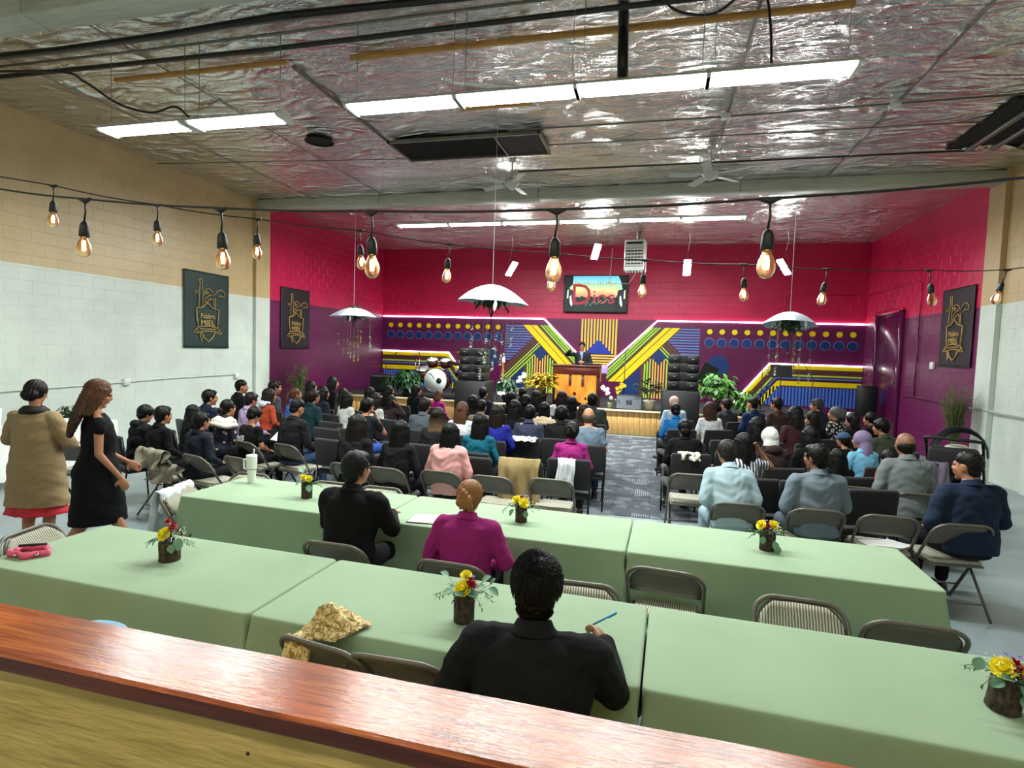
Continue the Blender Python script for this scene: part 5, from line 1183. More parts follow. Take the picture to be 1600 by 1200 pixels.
MB().rbox((0, .05, .6), (.42, .5, .22), .06, 3, Matrix.Rotation(R(-20), 3, 'X')).build('seat', m_sf, st); MB().rbox((0, -.44, .84), (.46, .2, .32), .05, 3).build('parent_bag', m_sf, st)
MB().rbox((0, 0, .25), (.4, .5, .16), .03, 2).build('basket', m_sf, st)
for s in (-1, 1):
    for y in (.36, -.36): MB().tube([(s*.28, y+.11*math.cos(a*PI/10), .12+.11*math.sin(a*PI/10)) for a in range(20)], .016, 6, True).build('wheel', m_bleg, st)
tag(MB().ball((0, 0, 0), (.13, .05, .04), 12, 8).build('fleece_blanket', mat('cream_wool', (226, 222, 204)), None, (3.55, 7.9, 1.06)), 'white fleece blanket stuffed under the stroller push bar', 'blanket')

# display table at the left wall
t = thing('display_table', 'long table with white cloth along the left wall behind the standing women', 'table', (-8.6, 5.7, 0), R(0))
MB().rbox((0, 0, .72), (.74, 2.6, .04), .01, 1).build('tabletop', m_ttop, t)
for s in (-1, 1):
    for q in (-1, 1): MB().cyl((s*.3, q*1.15, .7), (s*.3, q*1.15, 0), .015).build('leg', m_tleg, t)
V = []; F = []
lp = [(.385, -1.32), (.385, 1.32)]
mb = MB(); mb.box((0, 0, .75), (.78, 2.66, .012)); nn = 60
for i in range(nn+1):
    y = -1.33+2.66*i/nn; V += [(.39, y, .752), (.40+.01*math.sin(i*.9), y, .5), (.41+.018*math.sin(i*.9), y, .12)]
F = [(i*3+k, i*3+k+1, (i+1)*3+k+1, (i+1)*3+k) for i in range(nn) for k in range(2)]; mb.add(V, F, True)
tag(mb.build('white_tablecloth', m_white, None, (-8.6, 5.7, .005)), 'white cloth hanging over the long display table', 'tablecloth')
t = thing('flower_basket', 'dark basket of red flowers and greenery on the display table', 'basket', (-8.45, 6.45, .76)); MB().lathe([(.1, 0), (.13, .1), (.12, .1)], n=16).build('basket', m_bark, t); foliage('g', 90, .15, .08, .04, m_leafd, t, .13, seed=4); foliage('g', 40, .13, .05, .04, mat('dark_red_bloom', (110, 24, 28), .6), t, .14, 'blooms', 6)
t = thing('potted_plant', 'low green plant at the left edge of the display table', 'plant', (-8.5, 5.2, .76)); pot(t, .1, .1, m_dpot); foliage('g', 120, .17, .1, .05, m_leafd, t, .14, seed=9)
tag(MB().lathe([(.03, 0), (.035, .15), (.045, .3), (.04, .3)], n=14).build('glass_vase', m_white, None, (-8.5, 5.55, .76)), 'tall pale vase on the display table left of the tan coat', 'vase')
for k, (y, lab) in enumerate(((6.75, 'nearest the basket'), (6.6, 'front'))): tag(MB().rbox((0, 0, .05), (.2, .16, .1), .02, 2).build('white_box', m_white, None, (-8.35+.05*k, y-.35*k, .76), (0, 0, .3*k)), 'small white box on the display table, '+lab, 'box', 'white boxes on the display table')
t = thing('baseball_cap', 'black cap with a white badge on the floor under the lone folding chair', 'cap', (.42, 6.42, .0)); MB().ball((0, 0, .04), (.09, .1, .08), 14, 8).build('crown', m_sf, t); MB().ball((0, -.12, .02), (.075, .07, .008), 12, 6).build('brim', m_sf, t); MB().ball((-.03, -.09, .07), (.02, .01, .018), 8, 6).build('badge', m_white, t)
# ------------------------------------------------------------------ people
def capsule(mb, p, q, r0, r1, n=10):
    p, q = Vector(p), Vector(q); mb.tube([p, p.lerp(q, .33), p.lerp(q, .66), q], [r0, r0*.7+r1*.3, r0*.35+r1*.65, r1], n); mb.ball(p, r0, n, 7); mb.ball(q, r1, n, 7)
def loft(mb, rings, n=20, M=None):
    """rings: (x,y,z,half width,half depth); closed"""
    V = []
    for (x, y, z, a, b_) in rings:
        for k in range(n):
            t = 2*PI*k/n; p = Vector((x+a*abs(math.cos(t))**.9*(1 if math.cos(t) >= 0 else -1), y+b_*math.sin(t), z)); V.append(M @ p if M else p)
    F = [(i*n+k, i*n+(k+1) % n, (i+1)*n+(k+1) % n, (i+1)*n+k) for i in range(len(rings)-1) for k in range(n)]
    F += [tuple(range(n))[::-1], tuple((len(rings)-1)*n+k for k in range(n))]; mb.add(V, F, True)
def blob(name, mb, vox, m, smooth=5, disp=None, factor=.5):
    me = mb.mesh(name); o = bpy.data.objects.new(name, me); COL.objects.link(o)
    r_ = o.modifiers.new('r', 'REMESH'); r_.mode = 'VOXEL'; r_.voxel_size = vox; r_.use_smooth_shade = True
    s_ = o.modifiers.new('s', 'SMOOTH'); s_.iterations = smooth; s_.factor = factor
    dg = bpy.context.evaluated_depsgraph_get(); dg.update(); res = bpy.data.meshes.new_from_object(o.evaluated_get(dg))
    bpy.data.objects.remove(o); bpy.data.meshes.remove(me); res.name = name; res.materials.clear(); res.materials.append(m)
    if disp:
        n = len(res.vertices); co = np.empty(n*3); nm = np.empty(n*3); res.vertices.foreach_get('co', co); res.vertices.foreach_get('normal', nm); co = co.reshape(-1, 3); nm = nm.reshape(-1, 3)
        co += nm*disp(co, nm)[:, None]; res.vertices.foreach_set('co', co.ravel()); res.update()
    res.polygons.foreach_set('use_smooth', [True]*len(res.polygons)); return res
def folds(amp, seed=0):
    def f(co, nm):
        x, y, z = co[:, 0], co[:, 1], co[:, 2]
        a = np.sin(z*34+x*17+seed+2.2*np.sin(x*11+seed)+1.5*np.sin(y*13))*np.sin(x*13-z*9+seed*2+np.sin(z*8))
        b_ = np.sin(z*70-x*30+3*np.sin(x*21+seed))*np.sin(y*25+z*15+x*18)
        return amp*(a+.45*b_)
    return f
def strands(amp, k=46, seed=0, waves=0):
    def f(co, nm):
        x, y, z = co[:, 0], co[:, 1], co[:, 2]; a = np.arctan2(x, -y-.0)
        w_ = np.sin(z*38+a*2)*waves
        return amp*(np.sin(a*k+w_+2*np.sin(z*9+seed)+seed)+.6*np.sin(a*k*2.3+seed*3+w_*1.5+z*12))*np.clip(.35+np.abs(nm[:, 0])+np.abs(nm[:, 1]), 0, 1)
    return f
def head_prims(mb, M, male=True):
    def e(c, r): mb.ball(M @ Vector(c), r, 14, 10, M.to_3x3())
    k = 1.0 if male else .95
    e((0, -.012, .022), (.074*k, .093, .092)); e((0, .018, -.03), (.062*k, .072, .078)); e((0, .012, -.07), (.052*k, .055, .04)); e((0, .062, -.098), (.024, .022, .018))
    e((0, .082, .022), (.045, .014, .012)); e((0, .098, -.022), (.015, .018, .013)); e((0, .09, .0), (.009, .014, .028)); e((0, .085, -.056), (.024, .014, .011)); e((0, .078, -.04), (.03, .014, .012))
    for s in (-1, 1): e((s*.036, .066, -.024), (.022, .02, .02)); e((s*.0745*k, -.008, -.008), (.009, .021, .031)); e((s*.078*k, .0, .008), (.009, .012, .014))
def hand_prims(mb, wr, d, palm, side, curl=.9, r=.0085):
    """wr wrist, d pointing direction, palm normal, side +1 thumb on left of d seen from palm back"""
    d = Vector(d).normalized(); pn = Vector(palm); pn = (pn-d*pn.dot(d)).normalized(); s = d.cross(pn)*side; wr = Vector(wr)
    Rm = Matrix((s, d, pn)).transposed()
    mb.ball(wr+d*.045, (.04, .05, .016), 10, 7, Rm)
    for k, (o, l) in enumerate(((-.03, .066), (-.01, .076), (.011, .072), (.031, .056))):
        b0 = wr+d*(.082-abs(o)*.15)+s*o; a1 = curl*.55; a2 = curl*1.3
        p1 = b0+(d*math.cos(a1)+pn*math.sin(a1))*l*.5; p2 = p1+(d*math.cos(a2)+pn*math.sin(a2))*l*.32; p3 = p2+(d*math.cos(a2*1.35)+pn*math.sin(a2*1.35))*l*.25
        mb.tube([b0-d*.02, b0, p1, p2, p3], [r*1.05, r*1.1, r, r*.92, r*.75], 7); mb.ball(p3, r*.75, 6, 5); mb.ball(p1, r*1.05, 6, 5)
    t0 = wr+d*.022-s*.032; t1 = t0-s*.026+d*.022+pn*.006; t2 = t1-s*.004+d*.026+pn*.012
    mb.tube([t0, t1, t2], [r*1.5, r*1.2, r*.85], 7); mb.ball(t2, r*.85, 6, 5)
ARMS = {  # elbow, wrist, hand dir, palm normal : right (+x) then left (-x)
 'lap': (((.235, .05, .735), (.12, .27, .63), (-.5, .8, -.1), (-.2, -.2, -1)), ((-.235, .05, .735), (-.12, .27, .63), (.5, .8, -.1), (.2, -.2, -1))),
 'table': (((.23, .14, .76), (.12, .38, .79), (-.5, .8, 0), (0, 0, -1)), ((-.23, .14, .76), (-.12, .38, .79), (.5, .8, 0), (0, 0, -1))),
 'write': (((.235, .2, .755), (.2, .45, .80), (-.35, .9, .25), (-.6, 0, -.6)), ((-.27, .05, .74), (-.13, .28, .77), (.6, .8, 0), (0, 0, -1))),
 'chin': (((.22, .22, .76), (.11, .16, .99), (-.4, -.1, 1), (-.3, -1, 0)), ((-.235, .05, .735), (-.12, .27, .63), (.5, .8, -.1), (.2, -.2, -1))),
 'ear': (((.33, .1, .93), (.16, .06, 1.12), (-.6, -.2, .7), (-.6, -1, 0)), ((-.235, .05, .735), (-.12, .27, .63), (.5, .8, -.1), (.2, -.2, -1)))}
SM = (.98, 1.03)
def lean_m(hip, deg): return Matrix.Translation(hip) @ Matrix.Rotation(-R(deg), 4, 'X') @ Matrix.Translation(-Vector(hip))
HIP = Vector((0, 0, .55))
def headM(lean, yaw, pitch, hz=1.17, hy=.03, hip=HIP):
    return lean_m(hip, lean) @ Matrix.Translation((0, hy, hz)) @ Matrix.Rotation(R(lean), 4, 'X') @ Matrix.Rotation(R(yaw), 4, 'Z') @ Matrix.Rotation(-R(pitch), 4, 'X')
BODY = {}
skins = [mat('skin_%d' % i, c, .5, var=.05, bump=.08, bs=80) for i, c in enumerate(((196, 140, 108), (172, 116, 84), (140, 92, 66)))]
def seated_body(pose, lean, yaw, pitch, male, vox=.0125, wide=1):
    key = (pose, lean, yaw, pitch, male, vox, wide)
    if key in BODY: return BODY[key]
    mb = MB(); L_ = lean_m(HIP, lean); k = (1 if male else .9)*wide; H = headM(lean, yaw, pitch)
    loft(mb, [(0, 0, .50, .12, .09), (0, -.005, .56, .155*k, .10), (0, -.01, .66, .13*k, .088), (0, -.005, .78, .135*k, .09), (0, 0, .90, .155*k, .095), (0, -.005, .98, .15*k, .075), (0, -.005, 1.02, .08, .055)], 18, L_)
    capsule(mb, L_ @ Vector((0, -.008, 1.0)), H @ Vector((0, -.02, -.05)), .052*k/wide, .05*k/wide)
    for s in (-1, 1):
        capsule(mb, L_ @ Vector((s*.06, -.01, 1.005)), L_ @ Vector((s*.155*k, -.005, .975)), .036, .046)
        capsule(mb, (s*.085, .03, .535), (s*.11, .42, .515), .072*k, .052); capsule(mb, (s*.11, .42, .515), (s*.115, .44, .10), .048, .034); capsule(mb, (s*.115, .43, .05), (s*.125, .57, .035), .032, .026)
    for (el, wr, hd, pn), s in zip(ARMS[pose], (1, -1)):
        el = Vector((el[0]*wide, el[1], el[2])); wr = Vector((wr[0]*wide, wr[1], wr[2]))
        capsule(mb, L_ @ Vector((s*.165*k, 0, .97)), el, .044*k, .036*k); capsule(mb, el, wr, .034*k, .023*k); hand_prims(mb, wr, hd, pn, s, .9)
    head_prims(mb, H, male); BODY[key] = blob('body', mb, vox, skins[0], 3); return BODY[key]
TOPS = {}
def seated_top(kind, pose, lean, male, vox=.0125, seed=0, wide=1):
    key = (kind, pose, lean, male, vox, seed % 3, wide)
    if key in TOPS: return TOPS[key]
    k = (1 if male else .9)*wide; b_ = {'jacket': .02, 'puffer': .035, 'shirt': .010, 'tee': .010}[kind]; mb = MB(); L_ = lean_m(HIP, lean)
    loft(mb, [(0, 0, .50, .15*k+b_, .115+b_), (0, -.005, .58, .165*k+b_, .112+b_), (0, -.01, .68, .150*k+b_, .098+b_), (0, -.005, .80, .158*k+b_, .10+b_), (0, 0, .90, .172*k+b_, .102+b_), (0, -.005, .97, .162*k+b_, .083+b_), (0, -.005, 1.01, .10*k+b_, .062+b_), (0, -.005, 1.03, .062*k+b_, .052+b_)], 22, L_)
    for (el, wr, hd, pn), s in zip(ARMS[pose], (1, -1)):
        el = Vector((el[0]*wide, el[1], el[2])); wr = Vector((wr[0]*wide, wr[1], wr[2])); sh = L_ @ Vector((s*.165*k, 0, .965))
        capsule(mb, L_ @ Vector((s*.07, -.01, .995)), L_ @ Vector((s*.168*k, -.0, .975)), .03+b_, .05+b_*.7)
        if kind == 'tee': capsule(mb, sh, sh.lerp(el, .6), .054+b_*.4, .054)
        else: capsule(mb, sh, el, .052*k+b_*.7, .043*k+b_*.6); capsule(mb, el, el.lerp(wr, .95), .042*k+b_*.6, .031*k+b_*.45)
    TOPS[key] = blob('top', mb, vox, mat('cloth_base', (40, 40, 44), .8), 5, folds(.0055 if kind != 'puffer' else .007, seed % 3*2.1)); return TOPS[key]
def seated_bottom():
    if 'b' in TOPS: return TOPS['b']
    mb = MB()
    for s in (-1, 1): capsule(mb, (s*.08, .0, .54), (s*.11, .43, .52), .088, .068); capsule(mb, (s*.11, .43, .52), (s*.115, .44, .14), .064, .052)
    loft(mb, [(0, 0, .47, .15, .11), (0, 0, .55, .175, .125), (0, 0, .62, .165, .115)], 18); TOPS['b'] = blob('trousers', mb, .015, mat('cloth_base', (40, 40, 44)), 4, folds(.003, 1)); return TOPS['b']
def shoes_mesh():
    if 's' in TOPS: return TOPS['s']
    mb = MB()
    for s in (-1, 1): mb.ball((s*.115, .43, .055), (.04, .055, .05), 10, 8); mb.ball((s*.122, .53, .04), (.045, .10, .035), 12, 8); mb.rbox((s*.12, .5, .014), (.085, .27, .026), .012, 2)
    TOPS['s'] = blob('shoes', mb, .01, mat('shoe_black', (20, 20, 22), .4), 2); return TOPS['s']
HAIR = {}
def hair_mesh(style, vox=.008):
    key = (style, vox)
    if key in HAIR: return HAIR[key]
    mb = MB(); d = strands(.0022, 40, 1); sm_ = 3
    cap = lambda a=.083, b_=.097, c=.100, y=-.022, z=.030: mb.ball((0, y, z), (a, b_, c), 18, 14)
    nape = lambda w_=.062, lo=-.065: (mb.ball((0, -.055, -.02), (w_+.012, .052, .062), 14, 10), mb.ball((0, -.058, lo), (w_*.8, .034, .035), 12, 8))
    if style in ('short', 'fade', 'bowl'):
        if style == 'fade': cap(.078, .092, .093); mb.ball((0, -.015, .055), (.08, .095, .078), 18, 12); mb.ball((0, -.05, -.03), (.064, .046, .05), 14, 10)
        elif style == 'bowl': cap(.092, .104, .104, -.014, .034); mb.ball((0, .05, .062), (.066, .05, .042), 14, 10); nape(.066, -.05)
        else: cap(.086, .1, .103); mb.ball((0, .03, .078), (.062, .062, .04), 14, 10); nape()
        d = lambda co, nm: .0035*np.sin(co[:, 0]*150+30*np.sin(co[:, 1]*22+co[:, 2]*14))*np.sin(co[:, 1]*70+co[:, 2]*95+co[:, 0]*30)
    elif style == 'balding':
        mb.ball((0, -.036, -.012), (.0795, .078, .066), 18, 12); mb.ball((0, -.05, -.055), (.052, .046, .04), 14, 10)
    elif style in ('long', 'wavy', 'ombre'):
        cap(.089, .104, .106); w_ = .105 if style != 'wavy' else .115
        loft(mb, [(0, -.055, .06, .075, .05), (0, -.068, -.02, .092, .06), (0, -.085, -.10, .095, .052), (0, -.10, -.2, w_, .044), (0, -.108, -.3, w_*.98, .036), (0, -.108, -.38, w_*.8, .026), (0, -.105, -.42, w_*.5, .016)], 20)
        for s in (-1, 1): loft(mb, [(s*.07, .0, .06, .022, .05), (s*.083, -.01, -.02, .02, .055), (s*.086, -.02, -.1, .022, .045), (s*.09, -.045, -.2, .026, .035)], 10)
        d = strands(.0042, 34, 2, 3.5 if style == 'wavy' else .5)
    elif style == 'pony': cap(); nape(); loft(mb, [(0, -.11, .05, .03, .03), (0, -.14, .02, .036, .03), (0, -.15, -.08, .045, .03), (0, -.135, -.2, .04, .024), (0, -.12, -.3, .02, .014)], 14)
    elif style == 'halfup': cap(.088, .103, .105); mb.ball((0, -.115, .03), (.03, .02, .03), 10, 8); loft(mb, [(0, -.06, .03, .088, .055), (0, -.09, -.08, .1, .05), (0, -.105, -.2, .1, .04), (0, -.1, -.3, .07, .026)], 18); d = strands(.0045, 30, 4, 3)
    elif style == 'bun': cap(); nape(.06, -.05); mb.ball((0, -.12, -.03), (.05, .04, .046), 14, 10)
    elif style == 'updo': cap(.09, .106, .1); mb.ball((0, -.105, .0), (.062, .045, .066), 14, 10); nape(.064, -.05); mb.tube([(.03, -.10, -.075), (.045, -.13, -.03), (.03, -.148, .02), (-.005, -.14, .065), (-.03, -.12, .085)], [.012, .022, .026, .022, .012], 10); mb.tube([(-.03, -.11, -.06), (-.045, -.125, -.01), (-.03, -.13, .03)], [.012, .02, .012], 10); d = strands(.0035, 30, 3, 3)
    elif style == 'tuck': cap(.088, .102, .1); mb.ball((0, -.09, -.03), (.075, .05, .062), 14, 10); d = strands(.003, 26, 3, 1)
    elif style == 'bob': cap(.09, .105, .106); loft(mb, [(0, -.05, .04, .09, .06), (0, -.055, -.06, .1, .062), (0, -.06, -.13, .098, .055), (0, -.06, -.15, .08, .04)], 18); d = strands(.0035, 36, 5)
    HAIR[key] = blob('hair', mb, vox, mat('hair_base', (20, 18, 17), .4), sm_, d); return HAIR[key]
hair_cols = {}
def hair_mat(rgb, tip=None):
    k = (rgb, tip)
    if k in hair_cols: return hair_cols[k]
    m, nt, b = base('hair_%d_%d_%d' % rgb); L = nt.links.new
    tc = N(nt, 'ShaderNodeTexCoord'); mp = N(nt, 'ShaderNodeMapping'); mp.inputs['Scale'].default_value = (90, 90, 8); L(tc.outputs['Object'], mp.inputs[0])
    n_ = N(nt, 'ShaderNodeTexNoise'); n_.inputs['Scale'].default_value = 1.5; n_.inputs['Detail'].default_value = 4; n_.inputs['Distortion'].default_value = .6; L(mp.outputs[0], n_.inputs[0])
    mx = N(nt, 'ShaderNodeMix', data_type='RGBA'); mx.inputs[6].default_value = tuple(v*.55 for v in lin(rgb)[:3])+(1,); mx.inputs[7].default_value = tuple(min(1, v*1.35) for v in lin(rgb)[:3])+(1,); L(n_.outputs[0], mx.inputs[0]); out = mx.outputs[2]
    if tip:
        sp = N(nt, 'ShaderNodeSeparateXYZ'); L(tc.outputs['Object'], sp.inputs[0]); mr = N(nt, 'ShaderNodeMapRange'); mr.inputs[1].default_value = .0; mr.inputs[2].default_value = -.28; L(sp.outputs[2], mr.inputs[0])
        m2 = N(nt, 'ShaderNodeMix', data_type='RGBA'); L(mr.outputs[0], m2.inputs[0]); L(out, m2.inputs[6]); m2.inputs[7].default_value = lin(tip); out = m2.outputs[2]
    L(out, b.inputs['Base Color']); b.inputs['Roughness'].default_value = .42; b.inputs['Specular IOR Level'].default_value = .2
    bp = N(nt, 'ShaderNodeBump'); bp.inputs['Strength'].default_value = .6; bp.inputs['Distance'].default_value = .004; L(n_.outputs[0], bp.inputs['Height']); L(bp.outputs[0], b.inputs['Normal'])
    hair_cols[k] = m; return m
BLKH, DKBR, BRNH, LBR, GRYH = (11, 10, 10), (26, 18, 15), (84, 54, 36), (150, 112, 72), (90, 88, 86)
def cloth_mat(rgb, pat=None):
    nm = 'garment_%d_%d_%d_%s' % (rgb+(pat or 'plain',))
    if nm in MATS: return MATS[nm]
    if pat is None: return mat(nm, rgb, .85, var=.06, vs=5, bump=.25, bs=160, spec=.2)
    m, nt, b = base(nm); L = nt.links.new; tc = N(nt, 'ShaderNodeTexCoord'); v1 = N(nt, 'ShaderNodeTexVoronoi' if pat != 'stripe' else 'ShaderNodeTexWave')
    v1.inputs['Scale'].default_value = {'floral': 16, 'dots': 22, 'stripe': 9, 'lace': 40}[pat]; L(tc.outputs['Object'], v1.inputs[0]); cr = N(nt, 'ShaderNodeValToRGB'); cr.color_ramp.interpolation = 'CONSTANT'; e = cr.color_ramp.elements
    e[0].color = lin({'floral': (222, 180, 160), 'dots': (235, 232, 230), 'stripe': (40, 44, 66), 'lace': (120, 120, 124)}[pat]); e[1].position = {'floral': .28, 'dots': .32, 'stripe': .5, 'lace': .3}[pat]; e[1].color = lin(rgb)
    L(v1.outputs[0 if pat != 'stripe' else 1], cr.inputs[0]); L(cr.outputs[0], b.inputs['Base Color']); b.inputs['Roughness'].default_value = .8; MATS[nm] = m; return m
RING = {}
def ring_part(kind, parent, M, m):
    if kind not in RING:
        mb = MB()
        if kind == 'collar': [mb.tube([(r_*math.cos(a), r_*.88*math.sin(a)-.004, z_-.012*math.sin(a)) for a in [2*PI*k/20 for k in range(20)]], .0085, 8, True) for r_, z_ in ((.082, -.014), (.072, -.004), (.064, .006), (.059, .017), (.056, .027))]
        elif kind == 'shirt_collar': mb.tube([(.055*math.cos(a), .05*math.sin(a), .03-.01*math.sin(a)) for a in [2*PI*k/20 for k in range(20)]], .008, 8, True)
        elif kind == 'hood': mb.ball((0, -.085, -.01), (.105, .055, .06), 16, 10); mb.tube([(.085*math.cos(a), .06*math.sin(a)-.02, .02) for a in [2*PI*k/20 for k in range(20)]], .024, 8, True)
        elif kind == 'shawl': 
            for dz, r_, a_, b2 in ((0, .032, .105, .085), (-.035, .038, .165, .11), (-.08, .036, .205, .13)): mb.tube([(a_*math.cos(a), b2*math.sin(a)-.015, dz-.02+.012*math.sin(a*3)) for a in [2*PI*k/24 for k in range(24)]], r_, 8, True)
            mb.ball((0, -.0, -.05), (.2, .11, .05), 16, 8)
        RING[kind] = blob(kind, mb, .008, m, 3, folds(.003, 2))
    o = newobj(kind, RING[kind], parent); o.matrix_local = M; setmat(o, m); return o
VEIL = {}
def cover(kind, parent, H, m):
    if kind not in VEIL:
        mb = MB()
        if kind == 'cap': mb.ball((0, -.014, .055), (.088, .102, .082), 16, 12); mb.ball((0, .1, .05), (.06, .07, .008), 14, 6)
        elif kind == 'knit_cap': mb.ball((0, -.012, .035), (.088, .102, .098), 16, 12)
        else:
            mb.ball((0, -.02, .025), (.096, .108, .112), 18, 14); loft(mb, [(0, -.04, .05, .08, .07), (0, -.06, -.06, .09, .07), (0, -.07, -.14, .1, .066), (0, -.075, -.2, .125, .06), (0, -.08, -.24, .1, .04)], 18)
        VEIL[kind] = blob(kind, mb, .008, m, 3, folds(.003, 3))
    o = newobj('head_covering', VEIL[kind], parent); o.matrix_local = H; setmat(o, m); return o
def person(x, y, label, hz=1.15, rz=0, male=True, style='short', hc=BLKH, top='jacket', tc=(24, 25, 28), pat=None, pose='lap', lean=4, yaw=0, pitch=4, skin=1, extra=(), ccol=None, bottom=(26, 28, 34), tip=None, vox=.0125, shoe=None, group=None, hood=None, wide=1, off=None):
    s = max(.84, min(1.06, (hz-.46)/.71)); off = max(0, hz-1.17*s) if off is None else off
    t = thing('person', label, 'person', (x, y, off), rz); t.scale = (s, s, s)
    if group: t['group'] = group
    q = lambda v, st: int(round(v/st)*st)
    lean, yaw, pitch = q(lean, 6), q(yaw, 15), q(pitch, 12)
    o = newobj('body', seated_body(pose, lean, yaw, pitch, male, vox, wide), t); setmat(o, skins[skin])
    o = newobj({'jacket': 'jacket', 'puffer': 'jacket', 'shirt': 'shirt', 'tee': 'shirt'}[top], seated_top(top, pose, lean, male, vox, len(label), wide), t); setmat(o, cloth_mat(tc, pat))
    o = newobj('trousers', seated_bottom(), t); setmat(o, cloth_mat(bottom)); o = newobj('shoes', shoes_mesh(), t)
    H = headM(lean, yaw, pitch); C_ = lean_m(HIP, lean) @ Matrix.Translation((0, -.006, 1.038))
    if style: o = newobj('hair', hair_mesh(style if style != 'ombre' else 'long', .008 if vox > .01 else .0055), t); o.matrix_local = H; setmat(o, hair_mat(hc, tip))
    if top in ('jacket', 'shirt'): ring_part('collar', t, C_, cloth_mat(tc if pat is None else (40, 40, 44)))
    for e in extra:
        if e in ('cap', 'knit_cap', 'veil'): cover(e, t, H, cloth_mat(ccol or (220, 220, 214), 'lace' if e == 'veil' and ccol else None))
        else: ring_part(e, t, C_, cloth_mat(ccol or tc))
    mb = MB()
    for k in (-1, 1): mb.ball((k*.03, .0765, .006), (.013, .012, .008), 8, 6)
    if 'e' not in RING: RING['e'] = mb.mesh('eyes'); RING['e'].materials.append(mat('eye_white', (40, 30, 26), .2, bump=0))
    o = newobj('eyes', RING['e'], t); o.matrix_local = H
    return t, H, s
BK = (13, 13, 15)
def facing(x, y, f): a = math.atan2(-1.9-x, 15.2-y); return -a*f, -math.degrees(a)*(1-f)
seats = []
def P(i, x, y, z, label, male, style, hc, top, tc, ch='b', f=.75, dyaw=0, **k):
    rz, hy = facing(x, y, f)
    if 'rz' in k: rz = k.pop('rz')
    r_ = person(x, y, label, z, rz, male, style, hc, top, tc, yaw=hy+dyaw, **k)
    if ch == 'b': chair('b', x+.03*math.sin(rz), y-.03*math.cos(rz), rz, 'black padded chair of the '+' '.join(label.split(',')[0].split()[:11]), 'black padded chairs in the audience')
    return r_
M_, F_ = True, False
P(1, -6.33, 5.7, 1.10, 'boy in a black hooded puffer jacket with bowl cut hair, nearest the standing women', M_, 'bowl', BLKH, 'puffer', (28, 29, 33), extra=('hood',), pitch=10)
P(2, -5.85, 5.51, 1.13, 'boy in a black shirt with short hair, second from the standing women', M_, 'short', BLKH, 'shirt', BK, ch=None)
P(3, -6.22, 6.37, 1.06, 'woman in black with long dark hair half hidden between two boys', F_, 'long', BLKH, 'jacket', BK)
P(4, -5.12, 5.34, 1.12, 'young man in a dark navy shirt sitting right of the coat chair', M_, 'short', BLKH, 'shirt', (22, 27, 40), ch=None)
P(5, -6.66, 7.12, 1.18, 'man in a dark navy suit in profile against the white wall', M_, 'short', BLKH, 'jacket', (24, 32, 50))
P(6, -5.67, 6.38, 1.15, 'woman with a low bun, cream shawl and navy floral dress', F_, 'bun', BLKH, 'shirt', (24, 28, 50), pat='floral', extra=('shawl',), ccol=(226, 220, 200))
P(7, -7.31, 8.56, 1.22, 'man in black with high fade haircut near the white pier', M_, 'fade', BLKH, 'jacket', BK)
P(8, -6.1, 7.35, 1.16, 'man in a lilac shirt left of the rust coloured sweater', M_, 'short', DKBR, 'shirt', (176, 150, 190), pitch=16)
pb, Hb, _ = P(9, -5.12, 6.22, 1.10, 'boy in a black T-shirt with white back print reading a paper', M_, 'bowl', BLKH, 'tee', BK, ch=None, pitch=26)
mb = MB(); rg = random.Random(5)
for k in range(46): mb.box((rg.uniform(-.07, .07), -.128, .84+rg.uniform(-.055, .055)), (rg.uniform(.01, .035), .006, rg.uniform(.006, .02)), Matrix.Rotation(rg.uniform(-.8, .8), 3, 'Y'))
mb.build('shirt_print', m_white, pb)
t = thing('paper_sheet', 'white sheet held by the boy in the printed T-shirt', 'paper', (-4.95, 6.6, .78), R(-20)); MB().box((0, 0, 0), (.2, .012, .15), Matrix.Rotation(R(-50), 3, 'X')).build('sheet', m_white, t)
P(10, -6.29, 8.02, 1.17, 'woman in a rust orange sweater with pale collar and hair clip', F_, 'wavy', DKBR, 'shirt', (178, 72, 44), extra=('hood',), ccol=(210, 216, 228))
P(11, -6.79, 8.8, 1.22, 'man in grey in profile just behind the rust sweater woman', M_, 'short', DKBR, 'jacket', (70, 74, 82))
P(12, -6.28, 8.71, 1.15, 'woman in a bright blue shirt with brown ponytail', F_, 'pony', BRNH, 'shirt', (76, 112, 190))
P(13, -5.49, 8.08, 1.18, 'man in a dark teal shirt facing the stage', M_, 'short', DKBR, 'shirt', (22, 50, 56))
P(14, -6.78, 9.91, 1.18, 'woman in black with long dark hair below the green palm', F_, 'long', BLKH, 'jacket', BK)
P(15, -4.61, 6.4, 1.19, 'man in a black jacket and blue jeans looking down, left block', M_, 'fade', BLKH, 'jacket', (22, 22, 26), ch=None, pitch=24, bottom=(58, 78, 112), lean=8)
P(16, -5.77, 8.78, 1.18, 'woman with long black hair right of the teal shirted man', F_, 'long', BLKH, 'jacket', (26, 30, 44))
P(17, -6.72, 10.59, 1.22, 'woman with long black hair sitting tall before the purple wall', F_, 'long', BLKH, 'jacket', BK)
P(18, -5.76, 9.46, 1.12, 'woman in an olive top with long hair, left block back rows', F_, 'wavy', DKBR, 'shirt', (70, 66, 48))
P(181, -5.25, 8.75, 1.12, 'woman in a white cardigan with dark hair, left block', F_, 'long', BLKH, 'shirt', (206, 206, 200))
P(19, -5.23, 9.5, 1.16, 'dark haired woman in black below the left umbrella strings', F_, 'bob', BLKH, 'jacket', BK)
P(20, -4.6, 8.54, 1.15, 'woman in a white and black top with long dark hair, left of centre', F_, 'long', DKBR, 'shirt', (196, 196, 192))
